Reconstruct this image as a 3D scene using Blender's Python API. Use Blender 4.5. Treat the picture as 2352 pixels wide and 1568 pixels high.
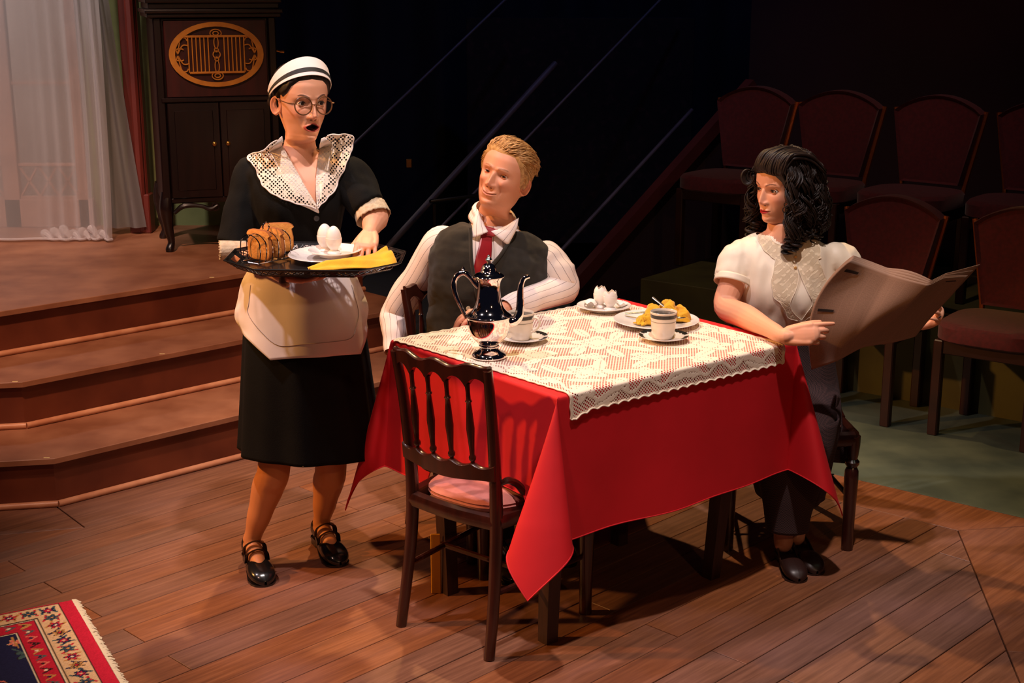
import bpy, bmesh, math, random
import numpy as np
from mathutils import Vector, Matrix, noise

for o in list(bpy.data.objects): bpy.data.objects.remove(o, do_unlink=True)
scene = bpy.context.scene
COL = scene.collection
R = math.radians
rng = random.Random(7)

# ------------------------------------------------------------------ camera
FPX, PITCH, CAMH = 3200.0, R(14.3), 1.9
cam_d = bpy.data.cameras.new('camera'); cam = bpy.data.objects.new('camera', cam_d); COL.objects.link(cam)
cam.location = (0, 0, CAMH); cam.rotation_euler = (R(90) - PITCH, 0, 0)
cam_d.sensor_width = 36.0; cam_d.lens = FPX / 2352 * 36.0
cam_d.clip_start = 0.05; cam_d.clip_end = 100
scene.camera = cam

# ------------------------------------------------------------------ world, lights, exposure
world = bpy.data.worlds.new('world'); scene.world = world; world.use_nodes = True
bg = world.node_tree.nodes['Background']; bg.inputs[0].default_value = (0.020, 0.020, 0.040, 1); bg.inputs[1].default_value = 0.15
vs = scene.view_settings
vs.view_transform = 'Standard'; vs.look = 'None'; vs.gamma = 1.0; vs.use_curve_mapping = False; vs.exposure = 0.12

def spot(name, loc, tgt, power, color, angle=40, blend=0.5, size=0.12):
    d = bpy.data.lights.new(name, 'SPOT'); d.energy = power; d.color = color
    d.spot_size = R(angle); d.spot_blend = blend; d.shadow_soft_size = size
    o = bpy.data.objects.new(name, d); COL.objects.link(o); o.location = loc
    o.rotation_euler = (Vector(tgt) - Vector(loc)).to_track_quat('-Z', 'Y').to_euler()
    return o
spot('stage_spot_top', (0.5, 2.3, 6.3), (0.15, 4.4, 0.8), 900, (1.0, 0.84, 0.80), 34, 0.6, 0.10)
spot('stage_spot_top_left', (-2.6, 3.4, 5.6), (-0.1, 4.5, 0.8), 520, (0.98, 0.80, 0.84), 36, 0.6, 0.10)
spot('stage_spot_amber', (-4.6, 3.9, 3.2), (-0.2, 4.45, 0.7), 700, (1.0, 0.44, 0.11), 36, 0.6, 0.10)
spot('stage_spot_fill', (2.4, -1.4, 3.6), (0.3, 4.5, 0.9), 95, (1.0, 0.52, 0.24), 34, 0.6, 0.12)
spot('maid_face_fill', (1.7, -0.6, 4.3), (-0.64, 4.4, 1.45), 150, (1.0, 0.78, 0.58), 9, 0.6, 0.08)  # added narrow lamp that brightens only the maid's face
spot('stage_spot_back', (-0.3, 6.9, 5.6), (0.45, 4.3, 0.4), 800, (1.0, 0.62, 0.28), 46, 0.5, 0.08)
spot('stage_spot_floor', (-1.5, 0.2, 5.4), (-1.1, 3.8, 0.0), 220, (1.0, 0.58, 0.44), 38, 0.7, 0.12)
spot('drape_blue_fill', (0.8, 6.2, 5.2), (0.2, 10.2, 1.6), 70, (0.25, 0.35, 1.0), 70, 0.8)  # added blue lamp, lifts the backstage drape out of black
spot('stage_spot_wall', (1.6, 4.6, 5.4), (3.0, 7.6, 1.9), 50, (1.0, 0.45, 0.5), 44, 0.9)
spot('stage_spot_house', (3.4, 2.4, 5.0), (2.0, 5.2, 0.0), 34, (0.80, 0.95, 0.70), 34, 0.9)
spot('stringer_riser_fill', (0.3, 4.6, 5.6), (1.2, 7.4, 0.3), 150, (1.0, 0.66, 0.50), 40, 0.8)  # added lamp so the red stringer and olive riser can be seen
spot('stage_spot_window', (-3.1, 8.1, 3.3), (-2.7, 7.9, 0.6), 160, (1.0, 0.84, 0.78), 90, 0.6)
spot('stage_spot_curtain', (-3.2, 4.2, 4.4), (-2.6, 7.4, 1.4), 430, (1.0, 0.84, 0.80), 30, 0.6)
spot('stage_spot_deck', (-1.4, 3.0, 5.2), (-2.1, 6.3, 0.6), 1000, (1.0, 0.60, 0.42), 36, 0.7)

# ------------------------------------------------------------------ helpers
_C, _S = math.cos(PITCH), math.sin(PITCH)
def at(px, py, Y):                      # a point of the place at depth Y seen at a pixel of the photograph
    dx, dy, dz = px - 1176.0, FPX * _C - (py - 784) * _S, -FPX * _S - (py - 784) * _C
    t = Y / dy
    return Vector((dx * t, Y, CAMH + dz * t))
def fl(px, py, z=0.0):                  # the same on a level of height z
    dx, dy, dz = px - 1176.0, FPX * _C - (py - 784) * _S, -FPX * _S - (py - 784) * _C
    t = (z - CAMH) / dz
    return Vector((dx * t, dy * t, z))

class MB:
    def __init__(s): s.V = []; s.F = []; s.MI = []
    def add(s, V, F, mi=0, M=None):
        b = len(s.V)
        if M is not None: V = [M @ Vector(v) for v in V]
        s.V += [tuple(v) for v in V]; s.F += [tuple(i + b for i in f) for f in F]; s.MI += [mi] * len(F)
        return s
    def build(s, name, mat, parent=None, smooth=True, angle=40, **kw):
        return make(name, s.V, s.F, mat, parent, smooth, angle, s.MI, **kw)
def make(name, V, F, mat, parent=None, smooth=True, angle=40, MI=None, col=None):
    me = bpy.data.meshes.new(name); me.from_pydata([tuple(v) for v in V], [], F)
    mats = mat if isinstance(mat, (list, tuple)) else [mat]
    for m in mats: me.materials.append(m)
    if MI and len(mats) > 1: me.polygons.foreach_set('material_index', MI)
    if smooth:
        me.polygons.foreach_set('use_smooth', [True] * len(me.polygons))
        if angle < 179: me.set_sharp_from_angle(angle=R(angle))
    if col is not None:
        a = me.color_attributes.new('col', 'FLOAT_COLOR', 'POINT')
        c = np.ones((len(V), 4), 'f'); c[:, :3] = np.asarray(col, 'f'); a.data.foreach_set('color', c.ravel())
    me.update()
    o = bpy.data.objects.new(name, me); COL.objects.link(o)
    if parent is not None: o.parent = parent
    return o
def thing(name, label, cat, loc=(0, 0, 0), rz=0, group=None):
    o = bpy.data.objects.new(name, None); COL.objects.link(o); o.empty_display_size = 0.05
    o.location = loc; o.rotation_euler = (0, 0, rz)
    return tag(o, label, cat, group)
def tag(o, label=None, cat=None, group=None, kind=None):
    if label: o['label'] = label
    if cat: o['category'] = cat
    if group: o['group'] = group
    if kind: o['kind'] = kind
    return o
def copy_tree(o, parent=None):
    c = o.copy(); COL.objects.link(c)
    if parent is not None: c.parent = parent
    for ch in list(o.children): copy_tree(ch, c)
    return c

def vec(p): return Vector(p)
def spline(pts, n, closed=False):
    P = [Vector(p) for p in pts]; out = []
    m = len(P) if closed else len(P) - 1
    for i in range(m):
        if closed: p0, p1, p2, p3 = P[i - 1], P[i], P[(i + 1) % len(P)], P[(i + 2) % len(P)]
        else:
            p1, p2 = P[i], P[i + 1]
            p0 = P[i - 1] if i > 0 else p1 * 2 - p2
            p3 = P[i + 2] if i + 2 < len(P) else p2 * 2 - p1
        for k in range(n):
            t = k / n
            out.append(0.5 * ((2 * p1) + (p2 - p0) * t + (2 * p0 - 5 * p1 + 4 * p2 - p3) * t * t + (3 * p1 - p0 - 3 * p2 + p3) * t ** 3))
    if not closed: out.append(P[-1].copy())
    return out
def lerp_list(vals, n):
    out = []
    for i in range(len(vals) - 1):
        for k in range(n):
            t = k / n; t = t * t * (3 - 2 * t)
            out.append(vals[i] + (vals[i + 1] - vals[i]) * t)
    return out + [vals[-1]]
def frames(P, up=(0, 0, 1), closed=False):
    n = len(P); T = []
    for i in range(n):
        a = P[(i - 1) % n] if (closed or i > 0) else P[i]; b = P[(i + 1) % n] if (closed or i < n - 1) else P[i]
        d = (b - a); T.append(d.normalized() if d.length > 1e-9 else Vector((0, 0, 1)))
    u = Vector(up); u = u - T[0] * u.dot(T[0])
    if u.length < 1e-4: u = Vector((1, 0, 0)); u = u - T[0] * u.dot(T[0])
    u.normalize(); out = []
    for i in range(n):
        u = u - T[i] * u.dot(T[i]); u.normalize()
        out.append((T[i], u.copy(), T[i].cross(u)))
    return out
def tube(pts, rad, sides=8, n=1, cap=True, closed=False, flat=1.0, up=(0, 0, 1), roundcap=False):
    P = spline(pts, n, closed) if n > 1 else [Vector(p) for p in pts]
    if isinstance(rad, (int, float)): r = [rad] * len(P)
    else: r = lerp_list(list(rad), n) if n > 1 else list(rad)
    if roundcap and not closed:
        d0 = (P[0] - P[1]).normalized(); d1 = (P[-1] - P[-2]).normalized()
        pre, prr, post, por = [], [], [], []
        for k in (1, 2, 3):
            a = R(90) * k / 3 * 0.97
            pre.insert(0, P[0] + d0 * r[0] * math.sin(a)); prr.insert(0, r[0] * math.cos(a))
            post.append(P[-1] + d1 * r[-1] * math.sin(a)); por.append(r[-1] * math.cos(a))
        P = pre + P + post; r = prr + r + por
    fr = frames(P, up, closed); V = []; F = []
    for (T, u, v), p, rr in zip(fr, P, r):
        for k in range(sides):
            a = 2 * math.pi * k / sides
            V.append(p + u * (math.cos(a) * rr * flat) + v * (math.sin(a) * rr))
    m = len(P)
    for i in range(m if closed else m - 1):
        for k in range(sides):
            j = (i + 1) % m
            F.append((i * sides + k, i * sides + (k + 1) % sides, j * sides + (k + 1) % sides, j * sides + k))
    if cap and not closed:
        F.append(tuple(range(sides))[::-1]); F.append(tuple((m - 1) * sides + k for k in range(sides)))
    return V, F
def lathe(prof, seg=32, cx=0, cy=0):
    V = []; F = []; n = len(prof)
    for r, z in prof:
        for k in range(seg):
            a = 2 * math.pi * k / seg; V.append(Vector((cx + r * math.cos(a), cy + r * math.sin(a), z)))
    for i in range(n - 1):
        for k in range(seg):
            F.append((i * seg + k, i * seg + (k + 1) % seg, (i + 1) * seg + (k + 1) % seg, (i + 1) * seg + k))
    F.append(tuple(range(seg))[::-1]); F.append(tuple((n - 1) * seg + k for k in range(seg)))
    return V, F
def smoothprof(prof, n=5):
    return [(max(p.x, 0.0003), p.y) for p in spline([(a, b, 0) for a, b in prof], n)]
def loft(rings, cap=True, closed=True):
    V = []; F = []; n = len(rings[0])
    for r in rings: V += [Vector(p) for p in r]
    for i in range(len(rings) - 1):
        for k in range(n if closed else n - 1):
            F.append((i * n + k, i * n + (k + 1) % n, (i + 1) * n + (k + 1) % n, (i + 1) * n + k))
    if cap and closed:
        F.append(tuple(range(n))[::-1]); F.append(tuple((len(rings) - 1) * n + k for k in range(n)))
    return V, F
def box(sx, sy, sz, c=(0, 0, 0), bev=0.0, seg=1):
    bm = bmesh.new(); bmesh.ops.create_cube(bm, size=1.0)
    for v in bm.verts: v.co = Vector((v.co.x * sx, v.co.y * sy, v.co.z * sz))
    if bev > 0: bmesh.ops.bevel(bm, geom=list(bm.edges), offset=bev, segments=seg, affect='EDGES', profile=0.6)
    bm.verts.index_update()
    V = [v.co + Vector(c) for v in bm.verts]; F = [tuple(v.index for v in f.verts) for f in bm.faces]; bm.free()
    return V, F
def prism(poly, z0, z1, bev=0.0):
    # polygon (ccw list of xy) extruded; the top edge chamfered by bev
    n = len(poly)
    def inset(d):
        out = []
        for i in range(n):
            p, a, b = Vector(poly[i]), Vector(poly[i - 1]), Vector(poly[(i + 1) % n])
            e1 = (p - a).normalized(); e2 = (b - p).normalized()
            n1 = Vector((-e1.y, e1.x)); n2 = Vector((-e2.y, e2.x)); m = n1 + n2
            m = m / max(m.dot(n1), 0.25) if m.length > 1e-6 else n1
            out.append(p + m * d)
        return out
    rings = [[(p[0], p[1], z0) for p in poly], [(p[0], p[1], z1 - bev) for p in poly]]
    if bev > 0: rings.append([(p.x, p.y, z1) for p in inset(bev)])
    return loft(rings)
def clip(poly, p, d):
    # keep the part of poly to the left of the directed line p -> p + d
    out = []; n = len(poly)
    def s(q): return d[0] * (q[1] - p[1]) - d[1] * (q[0] - p[0])
    for i in range(n):
        a, b = poly[i], poly[(i + 1) % n]; sa, sb = s(a), s(b)
        if sa >= 0: out.append(a)
        if (sa >= 0) != (sb >= 0):
            t = sa / (sa - sb); out.append((a[0] + (b[0] - a[0]) * t, a[1] + (b[1] - a[1]) * t))
    return out
def grid(nu, nv, f):
    V = [Vector(f(i / nu, j / nv)) for j in range(nv + 1) for i in range(nu + 1)]
    F = [(j * (nu + 1) + i, j * (nu + 1) + i + 1, (j + 1) * (nu + 1) + i + 1, (j + 1) * (nu + 1) + i) for j in range(nv) for i in range(nu)]
    return V, F
def solid(V, F, t):
    # give an open sheet a thickness t along its normals
    me = bpy.data.meshes.new('t'); me.from_pydata([tuple(v) for v in V], [], F); me.update()
    nrm = [v.normal.copy() for v in me.vertices]; bm = bmesh.new(); bm.from_mesh(me); bpy.data.meshes.remove(me)
    bound = [(e.verts[0].index, e.verts[1].index, e.link_faces[0]) for e in bm.edges if len(e.link_faces) == 1]
    be = []
    for a, b, f in bound:
        vs_ = [v.index for v in f.verts]; i = vs_.index(a)
        be.append((a, b) if vs_[(i + 1) % len(vs_)] == b else (b, a))
    bm.free(); n = len(V)
    V2 = [Vector(v) + nn * (t / 2) for v, nn in zip(V, nrm)] + [Vector(v) - nn * (t / 2) for v, nn in zip(V, nrm)]
    F2 = list(F) + [tuple(i + n for i in reversed(f)) for f in F] + [(b, a, a + n, b + n) for a, b in be]
    return V2, F2
def remesh(parts, voxel, it=4, fac=0.5):
    mb = MB()
    for V, F in parts: mb.add(V, F)
    me = bpy.data.meshes.new('rm'); me.from_pydata(mb.V, [], mb.F); me.update()
    o = bpy.data.objects.new('rm', me); COL.objects.link(o)
    m = o.modifiers.new('r', 'REMESH'); m.mode = 'VOXEL'; m.voxel_size = voxel
    if it:
        s = o.modifiers.new('s', 'SMOOTH'); s.factor = fac; s.iterations = it
    dg = bpy.context.evaluated_depsgraph_get(); ev = o.evaluated_get(dg); m2 = ev.to_mesh()
    V = [v.co.copy() for v in m2.vertices]; F = [tuple(p.vertices) for p in m2.polygons]
    ev.to_mesh_clear(); bpy.data.objects.remove(o, do_unlink=True); bpy.data.meshes.remove(me)
    return V, F
def fbm(p, s, o=3):
    return noise.fractal(Vector(p) * s, 0.9, 2.0, o)
def frame_m(origin, x, y, z):
    M = Matrix.Identity(4)
    for i, a in enumerate((x, y, z)):
        a = Vector(a)
        for k in range(3): M[k][i] = a[k]
    for k in range(3): M[k][3] = origin[k]
    return M
def orient(origin, yax, zax):
    y = Vector(yax).normalized(); z = Vector(zax); z = (z - y * z.dot(y)).normalized(); x = y.cross(z)
    return frame_m(origin, x, y, z)

# ------------------------------------------------------------------ materials
def srgb(r, g, b):
    f = lambda c: (c / 12.92 if c <= 0.04045 else ((c + 0.055) / 1.055) ** 2.4)
    return (f(r / 255), f(g / 255), f(b / 255), 1)
def mix(a, b, t): return tuple(a[i] * (1 - t) + b[i] * t for i in range(3)) + (1,)
def mat(name, c, rough=0.5, metal=0.0, c2=None, scale=8.0, stretch=(1, 1, 1), bump=0.0, bscale=None, spec=0.5, sheen=0, coat=0, sub=0.0, coords='Object', detail=4, lo=0.35, hi=0.65, trans=0, alpha=1):
    m = bpy.data.materials.new(name); m.use_nodes = True; nt = m.node_tree; N = nt.nodes; L = nt.links
    b = N['Principled BSDF']; b.inputs['Base Color'].default_value = c; b.inputs['Roughness'].default_value = rough
    b.inputs['Metallic'].default_value = metal; b.inputs['Specular IOR Level'].default_value = spec
    if sheen: b.inputs['Sheen Weight'].default_value = sheen
    if coat: b.inputs['Coat Weight'].default_value = coat; b.inputs['Coat Roughness'].default_value = 0.12
    if sub: b.inputs['Subsurface Weight'].default_value = sub; b.inputs['Subsurface Radius'].default_value = (0.012, 0.004, 0.002); b.inputs['Subsurface Scale'].default_value = 1.0
    if trans: b.inputs['Transmission Weight'].default_value = trans
    if alpha < 1: b.inputs['Alpha'].default_value = alpha
    if c2 is not None or bump:
        tc = N.new('ShaderNodeTexCoord'); mp = N.new('ShaderNodeMapping'); mp.inputs['Scale'].default_value = stretch
        L.new(tc.outputs[coords], mp.inputs[0]); nz = N.new('ShaderNodeTexNoise'); nz.inputs['Scale'].default_value = scale; nz.inputs['Detail'].default_value = detail
        L.new(mp.outputs[0], nz.inputs['Vector'])
        if c2 is not None:
            cr = N.new('ShaderNodeValToRGB'); cr.color_ramp.elements[0].color = c; cr.color_ramp.elements[0].position = lo
            cr.color_ramp.elements[1].color = c2; cr.color_ramp.elements[1].position = hi
            L.new(nz.outputs[0], cr.inputs[0]); L.new(cr.outputs[0], b.inputs['Base Color'])
        if bump:
            nb = nz
            if bscale:
                nb = N.new('ShaderNodeTexNoise'); nb.inputs['Scale'].default_value = bscale; nb.inputs['Detail'].default_value = 3; L.new(mp.outputs[0], nb.inputs['Vector'])
            bp = N.new('ShaderNodeBump'); bp.inputs['Strength'].default_value = bump; bp.inputs['Distance'].default_value = 0.003
            L.new(nb.outputs[0], bp.inputs['Height']); L.new(bp.outputs[0], b.inputs['Normal'])
    return m
def attr_mat(name, rough=0.5, sub=0.0, spec=0.4, bump=0.0, bscale=300):
    m = mat(name, (1, 1, 1, 1), rough, sub=sub, spec=spec, bump=bump, bscale=bscale if bump else None, scale=20)
    nt = m.node_tree; a = nt.nodes.new('ShaderNodeVertexColor'); a.layer_name = 'col'
    nt.links.new(a.outputs[0], nt.nodes['Principled BSDF'].inputs['Base Color'])
    return m
def nd(nt, t, **kw):
    n = nt.nodes.new(t)
    for k, v in kw.items(): setattr(n, k, v)
    return n
def mth(nt, op, a, b=None, c=None, clamp=False):
    n = nt.nodes.new('ShaderNodeMath'); n.operation = op; n.use_clamp = clamp
    for i, v in enumerate((a, b, c)):
        if v is None: continue
        if isinstance(v, (int, float)): n.inputs[i].default_value = v
        else: nt.links.new(v, n.inputs[i])
    return n.outputs[0]
# ------------------------------------------------------------------ the setting: floor
PA = R(45.7); PU = Vector((math.cos(PA), math.sin(PA))); PN = Vector((-math.sin(PA), math.cos(PA)))
def wood_floor_mat():
    m = bpy.data.materials.new('stage_plank_wood'); m.use_nodes = True; nt = m.node_tree; N = nt.nodes; L = nt.links
    b = N['Principled BSDF']; b.inputs['Roughness'].default_value = 0.42; b.inputs['Specular IOR Level'].default_value = 0.4
    tc = nd(nt, 'ShaderNodeTexCoord'); oi = nd(nt, 'ShaderNodeObjectInfo')
    mp = nd(nt, 'ShaderNodeMapping'); mp.inputs['Rotation'].default_value = (0, 0, -PA); L.new(tc.outputs['Object'], mp.inputs[0])
    sc = nd(nt, 'ShaderNodeMapping'); sc.inputs['Scale'].default_value = (2.2, 42, 1); L.new(mp.outputs[0], sc.inputs[0])
    off = nd(nt, 'ShaderNodeVectorMath', operation='ADD'); L.new(sc.outputs[0], off.inputs[0])
    cm = nd(nt, 'ShaderNodeCombineXYZ'); L.new(mth(nt, 'MULTIPLY', oi.outputs['Random'], 40), cm.inputs[0]); L.new(mth(nt, 'MULTIPLY', oi.outputs['Random'], 17), cm.inputs[2]); L.new(cm.outputs[0], off.inputs[1])
    g = nd(nt, 'ShaderNodeTexNoise'); g.inputs['Scale'].default_value = 1.6; g.inputs['Detail'].default_value = 7; g.inputs['Roughness'].default_value = 0.65; L.new(off.outputs[0], g.inputs['Vector'])
    cr = nd(nt, 'ShaderNodeValToRGB'); e = cr.color_ramp.elements
    e[0].position = 0.28; e[0].color = srgb(98, 58, 37); e[1].position = 0.72; e[1].color = srgb(142, 90, 58)
    x = cr.color_ramp.elements.new(0.5); x.color = srgb(121, 73, 45); L.new(g.outputs[0], cr.inputs[0])
    hs = nd(nt, 'ShaderNodeHueSaturation'); L.new(cr.outputs[0], hs.inputs['Color'])
    L.new(mth(nt, 'ADD', mth(nt, 'MULTIPLY', oi.outputs['Random'], 0.32), 0.80), hs.inputs['Value'])
    L.new(mth(nt, 'ADD', mth(nt, 'MULTIPLY', oi.outputs['Random'], 0.25), 0.8), hs.inputs['Saturation'])
    # worn dusty patches and small pale scuffs
    w = nd(nt, 'ShaderNodeTexNoise'); w.inputs['Scale'].default_value = 2.3; w.inputs['Detail'].default_value = 5; L.new(tc.outputs['Object'], w.inputs['Vector'])
    wr = mth(nt, 'MULTIPLY', mth(nt, 'MULTIPLY_ADD', w.outputs[0], 3.2, -1.45, True), 0.38)
    mx = nd(nt, 'ShaderNodeMix', data_type='RGBA'); L.new(wr, mx.inputs['Factor']); L.new(hs.outputs[0], mx.inputs[6]); mx.inputs[7].default_value = srgb(150, 108, 100)
    s1 = nd(nt, 'ShaderNodeMapping'); s1.inputs['Scale'].default_value = (30, 9, 1); s1.inputs['Rotation'].default_value = (0, 0, 0.5); L.new(tc.outputs['Object'], s1.inputs[0])
    s = nd(nt, 'ShaderNodeTexNoise'); s.inputs['Scale'].default_value = 2.2; s.inputs['Detail'].default_value = 6; s.inputs['Roughness'].default_value = 0.75; L.new(s1.outputs[0], s.inputs['Vector'])
    sm = mth(nt, 'MULTIPLY', mth(nt, 'MULTIPLY_ADD', s.outputs[0], 22, -15.6, True), mth(nt, 'MULTIPLY_ADD', w.outputs[0], 5, -2.3, True))
    m2 = nd(nt, 'ShaderNodeMix', data_type='RGBA'); L.new(mth(nt, 'MULTIPLY', sm, 0.6), m2.inputs['Factor']); L.new(mx.outputs[2], m2.inputs[6]); m2.inputs[7].default_value = srgb(225, 185, 160)
    L.new(m2.outputs[2], b.inputs['Base Color'])
    L.new(mth(nt, 'MULTIPLY_ADD', w.outputs[0], 0.35, 0.25), b.inputs['Roughness'])
    bp = nd(nt, 'ShaderNodeBump'); bp.inputs['Strength'].default_value = 0.25; bp.inputs['Distance'].default_value = 0.002; L.new(g.outputs[0], bp.inputs['Height']); L.new(bp.outputs[0], b.inputs['Normal'])
    return m
M_plank = wood_floor_mat()
M_dark = mat('dark_joint', (0.006, 0.003, 0.002, 1), 0.9)
M_black = mat('backstage_black', (0.004, 0.004, 0.007, 1), 0.9)
base = MB().add(*prism([(-5.5, 2.0), (6.5, 2.0), (6.5, 10.6), (-5.5, 10.6)], -0.10, -0.012)).build('floor', M_dark, smooth=False)
tag(base, 'brown plank stage floor with a green painted strip at the right', kind='structure')
g1, g2 = Vector((1.33, 5.263)), Vector((1.887, 4.816)); GD = (g2 - g1).normalized(); GN = Vector((-GD.y, GD.x))      # GN points upstage
b1, b2 = Vector((1.607, 4.697)), Vector((1.462, 3.765)); BD = (b2 - b1).normalized()
pw = 0.1245; n0 = 1.584; GAP = 0.0030
sl1, sl2 = Vector((-1.561, 4.739)) - PN * 0.0135, Vector((-1.835, 4.668)); SLD = (sl2 - sl1).normalized()
cnt = 0
for k in range(-10, 23):
    na = n0 + k * pw + GAP / 2; nb = n0 + (k + 1) * pw - GAP / 2
    if na > 4.41: break
    nb = min(nb, 4.41)
    cuts = [0.1, 1.965, 4.25, 6.4] if k % 2 else [0.1, 0.85, 3.105, 5.4, 6.4]
    for ua, ub in zip(cuts[:-1], cuts[1:]):
        poly = [tuple(PU * (ua + GAP / 2) + PN * na), tuple(PU * (ub - GAP / 2) + PN * na), tuple(PU * (ub - GAP / 2) + PN * nb), tuple(PU * (ua + GAP / 2) + PN * nb)]
        poly = clip(poly, b1 - GD * 0.002, -GD) if False else clip(poly, tuple(b1 - GN * 0.001), (-GD.x, -GD.y))
        if len(poly) > 2: poly = clip(poly, tuple(b1 - Vector((0.002, 0))), (-BD.x * -1 * -1, -BD.y))
        if len(poly) > 2: poly = clip(poly, tuple(sl1 - Vector((0, 0.002))), (SLD.x * -1, SLD.y * -1)) if False else poly
        if len(poly) < 3: continue
        if max(p[1] for p in poly) < 2.9 or min(p[1] for p in poly) > 8.5 or max(p[0] for p in poly) < -2.6: continue
        MB().add(*prism(poly, -0.014, rng.uniform(-0.0008, 0.0006), 0.0012)).build('plank', M_plank, base, smooth=False); cnt += 1
# border boards: right side, upstage right, and along the steps
bw = 0.2
q1 = b1 + GN * 0.0; far = b1 - GD * 3.2
def board(poly): MB().add(*prism([tuple(p) for p in poly], -0.014, 0.0, 0.0015)).build('border_board', M_plank, base, smooth=False)
mit = b1 + Vector((0.36, 0.06))
board([far + GN * 0.003, b1 + GN * 0.003, mit + GN * 0.003, g2 + GN * -0.003 if False else mit + GN * 0.16, far + GN * 0.235])
e = Vector((-BD.y, BD.x));  e = e if e.x > 0 else -e
for i, (t0, t1) in enumerate([(0, 0.95), (0.953, 1.9)]):
    board([b1 + BD * t1 + e * 0.003, b1 + BD * t1 + e * 0.34, (b1 + BD * t0 + e * 0.34) if i else mit - GN * 0.003, b1 + BD * t0 + e * 0.003])
board([b1 + BD * 1.9 + e * 0.345, Vector((3.2, b2.y - 0.9)), Vector((3.2, 3.9)), mit + Vector((0.004, -0.004))])
M_green = mat('green_painted_floor', srgb(50, 60, 50), 0.6, c2=srgb(82, 90, 72), scale=3.0, detail=6, bump=0.1)
gl = g1 - GD * 3.0
gp = MB().add(*prism([tuple(gl), tuple(g2 + GD * 2.2), tuple(g2 + GD * 2.2 + GN * 3.4), tuple(gl + GN * 3.4)], -0.012, 0.002, 0.001)).build('painted_floor', M_green, base, smooth=False)
gp['label'] = 'green painted strip of floor'

# ------------------------------------------------------------------ steps and platform at the left
SA = R(43); SU = Vector((math.cos(SA), math.sin(SA))); SN = Vector((-math.sin(SA), math.cos(SA)))
CH = Vector((math.cos(R(190.6)), math.sin(R(190.6)))); CHN = Vector((-CH.y, CH.x)); CHN = CHN if CHN.y > 0 else -CHN
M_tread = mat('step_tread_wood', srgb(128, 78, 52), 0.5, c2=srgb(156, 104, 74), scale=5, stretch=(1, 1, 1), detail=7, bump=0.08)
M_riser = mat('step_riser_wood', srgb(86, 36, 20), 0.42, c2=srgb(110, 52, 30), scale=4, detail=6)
M_mould = mat('step_moulding_wood', srgb(186, 122, 86), 0.3, c2=srgb(206, 146, 108), scale=12)
steps = thing('stage_steps', 'three brown wooden steps up to a platform behind the maid', 'steps')
S_END = 4.2
def step_poly(d, sc, back=4.0):
    c = SU * sc + SN * d
    return [tuple(SU * S_END + SN * (d + back)), tuple(c + CH * 2.2 + CHN * back), tuple(c + CH * 2.2), tuple(c), tuple(SU * S_END + SN * d)]
levels = [(4.765, 2.112, 0.195), (5.175, 2.19, 0.39), (5.60, 2.27, 0.585)]
prev = 0.0
for i, (d, sc, z) in enumerate(levels):
    back = 0.62 if i < 2 else 4.2
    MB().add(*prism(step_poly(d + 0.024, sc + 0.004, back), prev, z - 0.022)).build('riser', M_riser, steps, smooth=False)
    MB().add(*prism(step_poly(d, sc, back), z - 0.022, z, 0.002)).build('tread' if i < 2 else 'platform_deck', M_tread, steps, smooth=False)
    c = SU * (sc + 0.004) + SN * (d + 0.010); c2 = SU * S_END + SN * (d + 0.010); c3 = c + CH * 2.2
    zz = prev + 0.012
    V, F = tube([(c2.x, c2.y, zz), (c.x, c.y, zz)], 0.013, 10); MB().add(V, F).build('moulding', M_mould, steps)
    V, F = tube([(c.x, c.y, zz), (c3.x, c3.y, zz)], 0.013, 10); MB().add(V, F).build('moulding', M_mould, steps)
    # pale tape marks at the nosings
    for s in ((sc - 0.03, sc + 0.62) if i == 1 else ((sc - 0.02,) if i == 0 else (sc + 1.05,))):
        p = SU * s + SN * (d + 0.012) if s > sc else SU * sc + SN * d + CH * 0.03 + CHN * 0.012
        MB().add(*box(0.022, 0.007, 0.001, (p.x, p.y, z + 0.0006))).build('tape_mark', mat('cream_tape', srgb(232, 214, 150), 0.6) if 'cream_tape' not in bpy.data.materials else bpy.data.materials['cream_tape'], steps, smooth=False)
    prev = z
# boards laid along the foot of the steps
c0 = SU * 2.112 + SN * 4.78
board([PU * 2.2 + PN * 4.413 - PU * 0.0, PU * 6.4 + PN * 4.413, c0 + SU * 3.2, c0 + Vector((0.0, 0.0))]) if False else None
def bd(poly): MB().add(*prism([tuple(p) for p in poly], -0.014, 0.0, 0.0015)).build('border_board', M_plank, base, smooth=False)
bd([sl1 + PU * 0.003, PU * 6.2 + PN * 4.413, SU * 4.2 + SN * 4.80 + PU * 1.5, c0 + SN * 0.02 + PU * 0.003])
ls = c0 + CH * 1.5
bd([sl1 - PU * 0.002, c0 + SN * 0.02 - PU * 0.002, ls + CHN * 0.02, Vector((-2.9, 4.39))]); bd([sl1 - PU * 0.003 - PN * 0.003, Vector((-2.9, 4.385)), Vector((-2.9, 3.4)), PU * 0.98 + PN * 4.40])

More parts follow.
